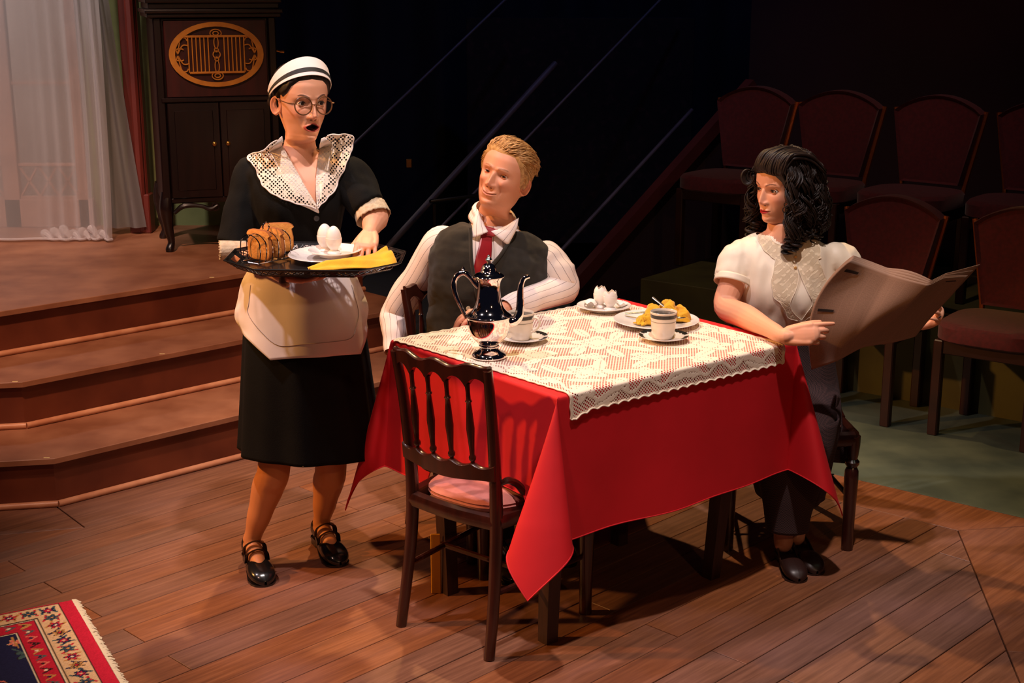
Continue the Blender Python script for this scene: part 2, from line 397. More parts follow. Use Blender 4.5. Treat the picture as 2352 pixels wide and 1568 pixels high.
# ------------------------------------------------------------------ backdrop, walls
M_navy = mat('navy_drape', (0.0045, 0.0050, 0.014, 1), 0.9, c2=(0.0025, 0.0028, 0.008, 1), scale=3)
V, F = grid(240, 2, lambda u, v: (-5 + 11 * u, 10.2 + 0.07 * math.sin(u * 150) + 0.03 * math.sin(u * 61), -0.1 + 4.6 * v))
tag(make('wall_back', V, F, M_navy), 'dark navy pleated backstage drape', kind='structure')
M_maroon = mat('maroon_wall', (0.022, 0.004, 0.008, 1), 0.85, c2=(0.016, 0.003, 0.006, 1), scale=2)
wd = GD
wp = at(1722, 120, 8.55); w0 = Vector((wp.x, wp.y))
o = MB().add(*prism([tuple(w0), tuple(w0 + wd * 4.0), tuple(w0 + wd * 4.0 + GN * 0.12), tuple(w0 + GN * 0.12)], 0.0, 3.2, 0.004)).build('wall_right', M_maroon, smooth=False); tag(o, 'dark maroon wall above the audience chairs', kind='structure')
M_flor = mat('dark_floral_wall', (0.004, 0.0025, 0.004, 1), 0.9, c2=(0.022, 0.007, 0.011, 1), scale=16, detail=3, lo=0.52, hi=0.68)
o = MB().add(*box(1.5, 0.05, 1.5, (0.45, 9.4, 0.95), 0.004)).build('wall_panel', M_flor, smooth=False); tag(o, 'dark floral patterned panel behind the stair rail', kind='structure')
M_grwall = mat('olive_wall', srgb(120, 128, 78), 0.8, c2=srgb(104, 112, 66), scale=5)
o = MB().add(*box(0.95, 0.06, 2.3, (-1.93, 7.86, 1.73), 0.003)).build('wall_left', M_grwall, smooth=False); tag(o, 'olive green wall behind the cabinet', kind='structure')
o = MB().add(*box(2.2, 0.04, 2.4, (-3.45, 8.6, 1.78), 0.003)).build('wall_window', mat('taupe_wall', srgb(150, 132, 122), 0.9, c2=srgb(128, 112, 104), scale=2), smooth=False); tag(o, 'taupe wall seen through the window and the sheer curtain', kind='structure')

# ------------------------------------------------------------------ window, post and curtains on the platform
M_post = mat('red_brown_paint', srgb(104, 38, 28), 0.45, c2=srgb(90, 32, 24), scale=5)
tr = MB()
tr.add(*box(0.098, 0.07, 2.3, (-2.040, 7.62, 1.735), 0.006)).add(*box(0.045, 0.05, 2.3, (-2.025, 7.575, 1.735), 0.012))
tr.add(*box(0.115, 0.10, 0.215, (-2.037, 7.605, 0.585 + 0.1075), 0.006))
tag(tr.build('trim_1', M_post, smooth=False), 'red brown wooden door post with a plinth beside the cabinet', kind='structure')
M_winframe = mat('window_frame_wood', srgb(150, 112, 96), 0.5, c2=srgb(132, 96, 82), scale=8)
wy = 7.78; win = MB(); DZ = 0.585
win.add(*box(0.06, 0.05, 2.4, (-2.40, wy, DZ + 1.2), 0.004)).add(*box(0.09, 0.05, 2.4, (-2.80, wy, DZ + 1.2), 0.004)).add(*box(0.07, 0.05, 2.4, (-3.3, wy, DZ + 1.2), 0.004))
win.add(*box(1.0, 0.05, 0.16, (-2.85, wy, DZ + 0.08), 0.004))
wo = win.build('window_1', M_winframe, smooth=False); tag(wo, 'tall glazed door with lattice panes behind the sheer curtain', kind='structure')
for zz in (0.165, 0.35, 0.80, 1.32, 1.85):
    z = DZ + zz
    for x0, x1 in ((-2.755, -2.43), (-3.265, -2.845)):
        MB().add(*box(x1 - x0, 0.03, 0.018, ((x0 + x1) / 2, wy, z), 0.003)).build('glazing_bar', M_winframe, wo, smooth=False)
for x0, x1 in ((-2.755, -2.43), (-3.265, -2.845)):
    n = 3; w = (x1 - x0) / n
    for k in range(n):
        for sgn in (1, -1):
            a = (x0 + k * w, wy, DZ + (0.17 if sgn > 0 else 0.345)); b = (x0 + (k + 1) * w, wy, DZ + (0.345 if sgn > 0 else 0.17))
            V, F = tube([a, b], 0.007, 6); MB().add(V, F).build('lattice_bar', M_winframe, wo)
M_glass = mat('pane_glass', (0.9, 0.9, 0.9, 1), 0.05, trans=1.0, spec=0.3)
for x0, x1 in ((-2.755, -2.43), (-3.265, -2.845)):
    for za, zb in ((0.36, 0.79), (0.81, 1.31), (1.33, 1.84)):
        MB().add(*box(x1 - x0, 0.004, zb - za - 0.01, ((x0 + x1) / 2, wy + 0.005, DZ + (za + zb) / 2))).build('pane', M_glass, wo, smooth=False)

def sheer_mat(name, c, a_lo, a_hi):
    m = bpy.data.materials.new(name); m.use_nodes = True; nt = m.node_tree; N = nt.nodes; L = nt.links
    b = N['Principled BSDF']; out = N['Material Output']
    df = nd(nt, 'ShaderNodeBsdfDiffuse'); df.inputs[0].default_value = c; tl = nd(nt, 'ShaderNodeBsdfTranslucent'); tl.inputs[0].default_value = c
    ad = nd(nt, 'ShaderNodeMixShader'); ad.inputs[0].default_value = 0.45; L.new(df.outputs[0], ad.inputs[1]); L.new(tl.outputs[0], ad.inputs[2])
    tp = nd(nt, 'ShaderNodeBsdfTransparent'); mx = nd(nt, 'ShaderNodeMixShader')
    lw = nd(nt, 'ShaderNodeLayerWeight'); lw.inputs[0].default_value = 0.35
    L.new(mth(nt, 'MULTIPLY_ADD', lw.outputs['Facing'], a_hi - a_lo, a_lo, True), mx.inputs[0]); L.new(tp.outputs[0], mx.inputs[1]); L.new(ad.outputs[0], mx.inputs[2])
    L.new(mx.outputs[0], out.inputs[0]); N.remove(b)
    return m
M_sheer = sheer_mat('sheer_white_voile', (0.82, 0.76, 0.76, 1), 0.34, 0.95)
M_sheer2 = sheer_mat('shaded_sheer_voile', (0.30, 0.27, 0.26, 1), 0.8, 1.0)  # darker copy of the sheer voile, the shade on it put into the colour
def curtain(u, v):
    # u across, v bottom to top; the gathered edge is at the right
    z = DZ + 0.012 + 2.3 * v
    x = -3.15 + 1.02 * u - 0.05 * (1 - v) ** 3 * max(0, 0.3 - u)
    fold = 0.012 * math.sin(u * 23 + v * 0.6) + 0.03 * max(0, u - 0.62) / 0.38 * math.sin(u * 88 + 1.5 * v) + 0.008 * math.sin(u * 9 + v * 21) * (1 - u)
    x += 0.03 * (1 - v) * max(0, u - 0.6)
    return (x, 7.36 + fold - 0.06 * (1 - v) ** 6, z)
V, F = grid(150, 60, curtain); cu = make('sheer_curtain', V, F, M_sheer); tag(cu, 'white translucent sheer curtain hanging to the platform at the far left', 'curtain')
hem = tube([Vector(curtain(i / 60, 0)) + Vector((0, -0.002, 0.004)) for i in range(61)], 0.006, 6); MB().add(*hem).build('hem', M_sheer, cu)
# the cloth gathered on the floor at its foot
gth = MB()
for k in range(7):
    x = -2.52 + 0.05 * k; V, F = tube([(x, 7.40, DZ + 0.014), (x + 0.03, 7.34, DZ + 0.04 + 0.012 * (k % 3)), (x + 0.08, 7.30, DZ + 0.016)], [0.012, 0.022, 0.010], 8, n=5); gth.add(V, F)
gth.build('gathered_foot', M_sheer, cu)
V, F = grid(30, 40, lambda u, v: (-2.22 + 0.17 * u * (0.55 + 0.75 * (1 - v) ** 1.5) - 0.07 * v, 7.50 + 0.02 * math.sin(u * 14) + 0.02 * u, DZ + 0.04 + 2.3 * v))
tag(make('drape', V, F, M_sheer2), 'second sheer drape with shade put into its grey colour, between the sheer curtain and the red brown post', 'curtain')

# ------------------------------------------------------------------ cabinet on the platform
M_cab = mat('dark_mahogany', srgb(24, 10, 9), 0.32, c2=srgb(15, 6, 6), scale=6, stretch=(6, 6, 0.6), coat=0.2)
M_cabp = mat('red_mahogany_panel', srgb(56, 13, 12), 0.4, c2=srgb(42, 9, 9), scale=7, stretch=(5, 5, 0.7))
M_gold = mat('gilt_fretwork', srgb(196, 128, 44), 0.45, 0.15, c2=srgb(176, 110, 36), scale=20)
M_brass = mat('aged_brass', srgb(190, 140, 70), 0.3, 0.9)
cab = thing('phonograph_cabinet', 'tall dark wooden phonograph cabinet with gilt oval fretwork grille', 'cabinet', (-1.545, 7.30, DZ + 0.001), R(18))
w, dp = 0.60, 0.46; yF = -dp / 2
MB().add(*box(w, dp - 0.02, 0.92, (0, 0.01, 0.245 + 0.46), 0.008)).build('body', M_cab, cab, smooth=False)
lid = MB()
for ww, z0, z1 in ((0.655, 1.165, 1.185), (0.675, 1.185, 1.205), (0.64, 1.205, 1.235), (0.665, 1.235, 1.262)):
    lid.add(*box(ww, dp + (ww - 0.6), z1 - z0, (0, 0, (z0 + z1) / 2), 0.006, 2))
lid.add(*loft([[(sx * (0.33 - t * 0.06), sy * (0.25 - t * 0.06), 1.262 + 0.06 * math.sqrt(t)) for sx, sy in ((-1, -1), (1, -1), (1, 1), (-1, 1))] for t in (0, 0.15, 0.4, 0.75, 1.0)]))
lid.build('lid', M_cab, cab, smooth=False)
MB().add(*box(0.50, 0.01, 0.375, (0, yF - 0.002, 0.965), 0.003)).build('grille_panel', M_cabp, cab, smooth=False)
for sx in (-1, 1): MB().add(*box(0.04, 0.03, 0.92, (sx * 0.28, yF + 0.006, 0.705), 0.006)).build('corner_stile', M_cab, cab, smooth=False)
MB().add(*box(0.56, 0.025, 0.022, (0, yF - 0.006, 0.765), 0.004)).build('rail', M_cab, cab, smooth=False)
for sx in (-1, 1):
    d = MB().add(*box(0.252, 0.018, 0.475, (sx * 0.128, yF - 0.002, 0.512), 0.003)).add(*box(0.19, 0.008, 0.40, (sx * 0.128, yF - 0.011, 0.512), 0.003)).build('door', M_cab, cab, smooth=False)
    MB().add(*lathe(smoothprof([(0.004, 0), (0.005, 0.008), (0.011, 0.014), (0.011, 0.02), (0.004, 0.025)], 3), 14), M=Matrix.Translation((sx * 0.034, yF - 0.010, 0.545)) @ Matrix.Rotation(R(90), 4, 'X')).build('knob', M_brass, d)
gr = MB(); gy = yF - 0.010; gc = (0.0, 0.985); GA, GB = 0.232, 0.158
def ring2(a0, b0, a1, b1, cx, cz, seg=48, t=0.010):
    V = []; F = []
    for k in range(seg):
        c, s = math.cos(2 * math.pi * k / seg), math.sin(2 * math.pi * k / seg)
        V += [(cx + a0 * c, gy - t, cz + b0 * s), (cx + a1 * c, gy - t, cz + b1 * s), (cx + a1 * c, gy, cz + b1 * s), (cx + a0 * c, gy, cz + b0 * s)]
    for k in range(seg):
        j = (k + 1) % seg
        for q in range(4): F.append((k * 4 + q, k * 4 + (q + 1) % 4, j * 4 + (q + 1) % 4, j * 4 + q))
    return V, F
gr.add(*ring2(GA, GB, GA - 0.030, GB - 0.022, *gc))
gm = gr.build('grille_frame', M_gold, cab)
ib = 0.088
for sz in (1, -1): MB().add(*box(0.31 if sz > 0 else 0.27, 0.010, 0.011, (0.0, gy - 0.005, gc[1] + sz * ib), 0.002)).build('grille_rail', M_gold, gm, smooth=False)
for k in range(-7, 8):
    if abs(k) < 2: continue
    x = k * 0.0195; hh = min(ib, (GB - 0.022) * math.sqrt(max(0, 1 - (x / (GA - 0.03)) ** 2)))
    MB().add(*box(0.0065, 0.009, 2 * hh, (x, gy - 0.005, gc[1]), 0.0015)).build('grille_bar', M_gold, gm, smooth=False)
for cz, a, b in ((0.0, 0.020, 0.020), (0.022, 0.012, 0.012), (-0.022, 0.012, 0.012), (0.058, 0.013, 0.032), (-0.058, 0.013, 0.032), (0.103, 0.030, 0.022), (-0.103, 0.030, 0.022), (0.103, 0.016, 0.012), (-0.103, 0.016, 0.012)):
    MB().add(*ring2(a, b, a - 0.005, b - 0.005, 0.0, gc[1] + cz, 24, 0.009)).build('grille_ornament', M_gold, gm)
for sx in (-1, 1):
    for sz in (-1, 1):
        for r0, x1 in ((0.035, 0.152), (0.062, 0.158), (0.022, 0.178)):
            pts = [(sx * (0.188 - 0.0), gy - 0.004, gc[1] + sz * 0.004)] + [(sx * (x1 + 0.018 * math.cos(a)), gy - 0.004, gc[1] + sz * (r0 + r0 * 0.35 * math.sin(a))) for a in (0.2, 1.2, 2.2, 2.9)]
            MB().add(*tube(pts, 0.0035, 6, n=4)).build('grille_scroll', M_gold, gm)
ap = MB()
ap.add(*box(0.54, 0.03, 0.03, (0, yF + 0.012, 0.262), 0.006))
for sx in (-1, 1):
    ap.add(*tube([(sx * 0.25, yF, 0.20), (sx * 0.20, yF - 0.004, 0.235), (sx * 0.12, yF - 0.008, 0.232), (sx * 0.07, yF - 0.010, 0.215), (sx * 0.03, yF - 0.010, 0.235)], [0.010, 0.014, 0.010, 0.012, 0.006], 8, n=6))
    ap.add(*tube([(sx * (0.045 + 0.018 * math.cos(a)), yF - 0.012, 0.225 + 0.018 * math.sin(a)) for a in np.linspace(0, 5.2, 10)], 0.0055, 6))
ap.build('carved_apron', M_cab, cab)
for sx in (-1, 1):
    for sy in (-1, 1):
        x, y = sx * 0.275, sy * 0.20
        V, F = tube([(x, y, 0.30), (x + sx * 0.012, y + sy * 0.012, 0.22), (x + sx * 0.006, y + sy * 0.006, 0.12), (x - sx * 0.004, y, 0.05), (x + sx * 0.006, y + sy * 0.008, 0.012), (x + sx * 0.008, y + sy * 0.01, 0.0)], [0.036, 0.036, 0.024, 0.018, 0.022, 0.020], 12, n=5)
        MB().add(V, F).build('leg', M_cab, cab)
MB().add(*tube([(0.30, -0.02, 0.99), (0.335, -0.02, 0.99), (0.35, -0.02, 0.985), (0.37, -0.02, 0.985)], [0.008, 0.006, 0.007, 0.010], 8)).build('crank_handle', M_brass, cab)

# ------------------------------------------------------------------ stair rails and stringer upstage
M_rail = mat('dim_rail_paint', srgb(92, 84, 92), 0.5, c2=srgb(74, 68, 76), scale=6)
M_redrail = mat('dark_red_stringer', srgb(84, 28, 26), 0.6, c2=srgb(70, 22, 22), scale=4)
def rail(name, pts, r, label, m=M_rail):
    pts = [pts[0] + (pts[0] - pts[1]) * 0.45, pts[1] + (pts[1] - pts[0]) * (0.6 if pts[1].z < 1.7 else 0.1)]
    V, F = tube(pts, r, 10); return tag(MB().add(V, F).build(name, m), label, 'rail')
rail('handrail', [at(818, 326, 8.2), at(1168, -8, 8.9)], 0.0085, 'thin dark rail slanting up behind the maid')
rail('handrail', [at(1150, 380, 8.2), at(1530, -14, 9.0)], 0.0085, 'thin pale rail slanting up above the seated man')
rail('handrail', [at(880, 580, 7.7), at(1135, 300, 8.3)], 0.019, 'thick dim rail slanting up behind the man at his right shoulder')
rail('handrail', [at(1285, 580, 8.3), at(1480, 370, 8.8)], 0.013, 'dim rail slanting up left of the dark red stringer')
hr = thing('rail_post', 'short black metal rail on a post behind the man', 'rail', tuple(at(995, 620, 7.4)))
l0 = hr.location
MB().add(*tube([at(990, 462, 7.4) - l0, at(1110, 447, 7.5) - l0], 0.011, 10, roundcap=True)).build('top_rail', mat('black_metal', (0.012, 0.012, 0.014, 1), 0.3, 0.4), hr)
MB().add(*tube([at(998, 468, 7.4) - l0, at(998, 620, 7.4) - l0], 0.011, 8)).build('post', bpy.data.materials['black_metal'], hr)
o = MB().add(*box(0.035, 0.02, 0.055, at(940, 375, 8.6), 0.004)).build('wall_box', M_brass, smooth=False); tag(o, 'small brass box on the dark drape behind the maid', 'box')
p0, p1 = at(1305, 668, 7.7), at(1728, 192, 8.4)
sd = (p1 - p0).normalized(); sn = Vector((0, 0, 1)); sn = (sn - sd * sn.dot(sd)).normalized(); sb = sd.cross(sn)
def slab(a, b, w0, w1, t): return loft([[p + sn * s * ww + sb * q for s, q in ((-1, -t), (1, -t), (1, t), (-1, t))] for p, ww in ((a, w0), (b, w1))])
stg = thing('stair_stringer', 'dark red sloping stair rail with a panelled side left of the audience chairs', 'railing')
MB().add(*slab(p0, p1, 0.034, 0.034, 0.035)).build('sloping_cap', M_redrail, stg, smooth=False)
MB().add(*loft([[p0 - sn * 0.03, p1 - sn * 0.03, Vector((p1.x, p1.y, 0.0)), Vector((p0.x, p0.y, 0.0))], [p + Vector((0.03, 0.03, 0)) for p in (p0 - sn * 0.03, p1 - sn * 0.03, Vector((p1.x, p1.y, 0.0)), Vector((p0.x, p0.y, 0.0)))]]).__class__ and loft([[p0 - sn * 0.03, p1 - sn * 0.03, Vector((p1.x, p1.y, 0.0)), Vector((p0.x, p0.y, 0.0))], [p + Vector((0.03, 0.03, 0)) for p in (p0 - sn * 0.03, p1 - sn * 0.03, Vector((p1.x, p1.y, 0.0)), Vector((p0.x, p0.y, 0.0)))]])).build('side_panel', M_maroon, stg, smooth=False)

# ------------------------------------------------------------------ audience riser and chairs
ra = Vector((1.604, 6.541)); RD = Vector((0.79, -0.613)).normalized(); RN = Vector((-RD.y, RD.x))
rl = Vector((0.683, 7.235)); rr = rl + RD * 4.0
M_olive = mat('olive_riser_paint', srgb(84, 82, 40), 0.65, c2=srgb(70, 66, 34), scale=4, detail=5)
o = MB().add(*prism([tuple(rl), tuple(rr), tuple(rr + RN * 1.30), tuple(rl + RN * 1.30)], 0.0, 0.40, 0.004)).build('seating_riser', M_olive, smooth=False); tag(o, 'olive green painted seating platform behind the reading woman', 'platform')
M_uph = mat('maroon_upholstery', srgb(84, 11, 22), 0.85, c2=srgb(70, 8, 18), scale=60, sheen=0.15, bump=0.15)
M_cwood = mat('dark_chair_wood', srgb(48, 20, 16), 0.4, c2=srgb(36, 14, 12), scale=10)
M_cedge = mat('polished_frame', srgb(214, 122, 66), 0.25, 0.8)
def audience_chair():
    t = thing('audience_chair', 'x', 'chair')
    # local: faces -Y
    rings = []
    for z, g in ((0.425, -0.02), (0.435, 0.0), (0.49, 0.0), (0.505, -0.012), (0.51, -0.04)):
        rings.append([( (0.235 + g) * math.copysign(abs(math.cos(a)) ** 0.55, math.cos(a)), -0.02 + (0.225 + g) * math.copysign(abs(math.sin(a)) ** 0.55, math.sin(a)), z) for a in np.linspace(0, 2 * math.pi, 29)[:-1]])
    MB().add(*loft(rings)).build('seat', M_uph, t)
    def outline(g):
        pts = []
        for u in np.linspace(0, 1, 12): pts.append((-0.16 - 0.075 * u + g * 1, 0.52 + 0.36 * u))
        for u in np.linspace(0, 1, 14)[1:-1]:
            x = -0.235 + 0.47 * u; pts.append((x * (1 - g / 0.235 * -1 * -1), 0.88 + 0.085 * math.sin(math.pi * u) ** 0.8))
        for u in np.linspace(1, 0, 12): pts.append((0.16 + 0.075 * u - g * 1, 0.52 + 0.36 * u))
        return pts
    def bk(y, g): return [(x, y + 0.10 * (z - 0.5), z + (-g if z > 0.7 else g) * 0.6) for x, z in outline(g)]
    MB().add(*loft([bk(0.19, 0.02), bk(0.175, 0.004), bk(0.20, 0.0), bk(0.245, 0.0), bk(0.255, 0.012)])).build('backrest', M_uph, t)
    for s in (-1, 1):
        MB().add(*tube([(s * 0.165, 0.225, 0.46), (s * 0.17, 0.232, 0.52), (s * 0.242, 0.262, 0.89)], 0.013, 8)).build('frame_edge', M_cedge, t)
        MB().add(*box(0.042, 0.042, 0.43, (s * 0.20, -0.19, 0.215), 0.005)).build('leg', M_cwood, t, smooth=False)
        MB().add(*box(0.042, 0.055, 0.43, (s * 0.19, 0.19, 0.215), 0.005)).build('leg', M_cwood, t, smooth=False)
        MB().add(*box(0.028, 0.34, 0.06, (s * 0.20, 0.0, 0.40), 0.004)).build('side_rail', M_cwood, t, smooth=False)
    MB().add(*box(0.38, 0.028, 0.06, (0, -0.19, 0.40), 0.004)).build('front_rail', M_cwood, t, smooth=False)
    return t
ac0 = audience_chair()
spots = [((1.62, 6.20, 0.0), 'maroon audience chair behind the newspaper in the front row', 0),
         ((2.115, 5.84, 0.0), 'maroon audience chair at the right edge with its seat in full view', 0),
         ((1.20, 7.62, 0.40), 'maroon audience chair on the riser nearest the stair rail', 3),
         ((1.60, 7.31, 0.40), 'maroon audience chair on the riser behind the woman', 3),
         ((2.02, 6.99, 0.40), 'maroon audience chair on the riser above the open newspaper', 3),
         ((2.46, 6.66, 0.40), 'rightmost maroon audience chair on the riser', 3)]
used = False
for loc, lab, k in spots:
    c = ac0 if not used else copy_tree(ac0); used = True
    c.location = loc; c.rotation_euler = (0, 0, R(-38.7 + rng.uniform(-2, 2))); c['label'] = lab; c['group'] = 'audience chairs'
# ------------------------------------------------------------------ dining chairs
M_chair = mat('mahogany_chair', srgb(58, 22, 14), 0.28, c2=srgb(42, 15, 10), scale=9, stretch=(4, 4, 0.6), coat=0.5)
M_seat = mat('pink_seat_fabric', srgb(206, 128, 116), 0.75, c2=srgb(196, 116, 106), scale=30, sheen=0.2, bump=0.1, bscale=400)
def dining_chair(label, loc, rz, group='dining chairs'):
    t = thing('dining_chair', label, 'chair', loc, rz, group); t.scale = (1, 1, 0.965)
    for s in (-1, 1):
        V, F = tube([(s * 0.176, -0.235, 0.0), (s * 0.172, -0.212, 0.14), (s * 0.166, -0.192, 0.30), (s * 0.164, -0.186, 0.45), (s * 0.166, -0.196, 0.62), (s * 0.170, -0.215, 0.78), (s * 0.176, -0.236, 0.905)],
                    [0.0165, 0.0175, 0.019, 0.020, 0.018, 0.016, 0.014], 12, n=5); MB().add(V, F).build('back_post', M_chair, t)
        P = [(0.021, 0.0), (0.020, 0.02), (0.021, 0.12), (0.025, 0.27), (0.024, 0.30), (0.017, 0.315), (0.024, 0.325), (0.025, 0.335), (0.017, 0.345), (0.020, 0.36), (0.024, 0.40), (0.024, 0.43)]
        V, F = lathe(P, 14); sk = Matrix.Translation((s * 0.208, 0.195, 0)) ; MB().add(V, F, M=sk).build('front_leg', M_chair, t)
        MB().add(*tube([(s * 0.172, -0.205, 0.20), (s * 0.205, 0.195, 0.20)], 0.009, 8)).build('side_stretcher', M_chair, t)
        # scrolled brace from the back post down to the seat rail
        MB().add(*tube([(s * 0.176, -0.18, 0.545), (s * 0.190, -0.165, 0.555), (s * 0.196, -0.13, 0.535), (s * 0.200, -0.09, 0.49), (s * 0.205, -0.03, 0.458), (s * 0.208, 0.04, 0.45)], [0.008, 0.011, 0.012, 0.012, 0.011, 0.006], 8, n=4)).build('side_brace', M_chair, t)
        MB().add(*tube([(s * 0.166, -0.186, 0.425), (s * 0.195, 0.0, 0.425), (s * 0.208, 0.20, 0.425)], 0.021, 8, n=4, flat=1.4)).build('seat_rail', M_chair, t)
    MB().add(*tube([(-0.20, -0.02, 0.20), (0.20, -0.02, 0.20)], 0.009, 8)).build('cross_stretcher', M_chair, t)
    MB().add(*tube([(-0.166, -0.186, 0.42), (0, -0.20, 0.42), (0.166, -0.186, 0.42)], 0.020, 8, n=4, flat=1.4)).build('seat_rail', M_chair, t)
    MB().add(*tube([(-0.208, 0.20, 0.42), (0, 0.225, 0.42), (0.208, 0.20, 0.42)], 0.020, 8, n=4, flat=1.4)).build('seat_rail', M_chair, t)
    rings = []
    for z, g in ((0.425, -0.03), (0.436, 0.0), (0.447, 0.004), (0.452, 0.0), (0.457, 0.003), (0.470, -0.012), (0.481, -0.05), (0.485, -0.11)):
        rr = []
        for a in np.linspace(0, 2 * math.pi, 41)[:-1]:
            c, s_ = math.cos(a), math.sin(a); wv = 0.176 + g + 0.022 * s_
            rr.append((wv * math.copysign(abs(c) ** 0.6, c), 0.012 + (0.195 + g) * math.copysign(abs(s_) ** 0.6, s_), z))
        rings.append(rr)
    MB().add(*loft(rings)).build('seat_cushion', M_seat, t)
    def yb(x, z): return -0.190 - 0.085 * (z - 0.45) - 0.25 * max(0, z - 0.8) ** 2 - 0.028 * (1 - (x / 0.176) ** 2)
    def railing(name, zt, zb, th, n=64):
        V = []; F = []
        for i in range(n + 1):
            x = -0.178 + 0.356 * i / n
            for z, dy in ((zb(x), -th), (zt(x) - 0.004, -th), (zt(x), -th * 0.4), (zt(x), th * 0.4), (zt(x) - 0.004, th), (zb(x), th)):
                V.append((x, yb(x, z) + dy, z))
        for i in range(n):
            for k in range(6): F.append((i * 6 + k, i * 6 + (k + 1) % 6, (i + 1) * 6 + (k + 1) % 6, (i + 1) * 6 + k))
        F.append(tuple(range(6))); F.append(tuple(n * 6 + k for k in range(6))[::-1])
        MB().add(V, F).build(name, M_chair, t, angle=50)
    sp = 0.0712
    arch = lambda x: abs(math.sin(math.pi * (x / sp + 0.5)))
    railing('top_rail', lambda x: 0.912 + 0.007 * math.cos(x / 0.178 * math.pi * 3) + 0.012 * (abs(x) / 0.178) ** 6, lambda x: 0.842 + 0.034 * abs(math.cos(math.pi * (x / sp))) ** 0.6 if abs(x) < 2.5 * sp else 0.842, 0.011)
    railing('lower_rail', lambda x: 0.598 + 0.012 * (1 - abs(math.cos(math.pi * x / sp))) , lambda x: 0.553 - 0.006 * math.cos(x / 0.178 * math.pi), 0.011)
    for k in (-1.5, -0.5, 0.5, 1.5):
        x = k * sp; zz = [0.590, 0.612, 0.618, 0.626, 0.633, 0.66, 0.715, 0.77, 0.795, 0.80, 0.806, 0.83, 0.855]
        rr = [0.008, 0.006, 0.0105, 0.011, 0.007, 0.0085, 0.0125, 0.009, 0.007, 0.0105, 0.007, 0.0065, 0.008]
        MB().add(*tube([(x, yb(x, z), z) for z in zz], rr, 10)).build('spindle', M_chair, t)
    return t
dining_chair('dark wooden dining chair with pink seat, empty, its back to the viewer', (-0.055, 3.998, 0), R(-39.1))
dining_chair('dark wooden dining chair the man in the waistcoat sits on', (-0.092, 4.694, 0), R(218.3))
dining_chair('dark wooden dining chair under the woman with the newspaper', (0.958, 4.72, 0), R(180))

# ------------------------------------------------------------------ table, red cloth, lace cloth
TC = Vector((0.2575, 4.31)); TA = R(38.4); TU = Vector((math.cos(TA), math.sin(TA))); TV = Vector((-TU.y, TU.x))
TZ = 0.80; HL, HW = 0.4875, 0.405
def tp(p, q, z=TZ): w_ = TC + TU * p + TV * q; return Vector((w_.x, w_.y, z))
M_tleg = mat('dark_table_wood', srgb(62, 34, 28), 0.5, c2=srgb(46, 24, 20), scale=12, stretch=(5, 5, 0.5))
tb = thing('dining_table', 'dark square-legged table hidden under the red cloth', 'table', (TC.x, TC.y, 0), TA)
MB().add(*box(2 * HL - 0.012, 2 * HW - 0.012, 0.026, (0, 0, TZ - 0.019), 0.004)).build('table_top', M_tleg, tb, smooth=False)
for fx, fy, sp_, sq in ((0.107, 3.822, -1, -1), (0.66, 4.288, 1, -1), (-0.203, 4.168, -1, 1), (0.377, 4.576, 1, 1)):
    d = Vector((fx, fy)) - TC; lp = Vector((d.dot(TU), d.dot(TV))); top = Vector((sp_ * 0.40, sq * 0.32)) * 0.5 + lp * 0.5
    rings = [[(c.x + a * h_, c.y + b * h_, z) for a, b in ((-1, -1), (1, -1), (1, 1), (-1, 1))] for c, z, h_ in ((lp, 0, 0.021), (lp * 0.5 + top * 0.5, 0.36, 0.025), (top, 0.70, 0.029), (top, TZ - 0.03, 0.029))]
    MB().add(*loft(rings)).build('table_leg', M_tleg, tb, smooth=False)
for s in (-1, 1): MB().add(*box(0.78, 0.02, 0.07, (0, s * 0.33, TZ - 0.066), 0.003)).build('apron_rail', M_tleg, tb, smooth=False)
st = Vector((-0.203, 4.168)); sy = MB().add(*box(0.032, 0.006, 0.205, (st.x - 0.042, st.y - 0.006, 0.1025), 0.002)).build('yellow_strip', mat('strip_yellow', srgb(222, 158, 20), 0.6, c2=srgb(206, 140, 16), scale=10), smooth=False)  # thin flat yellow box beside the left table leg
tag(sy, 'narrow yellow strip standing against a table leg behind the empty chair', 'strip')

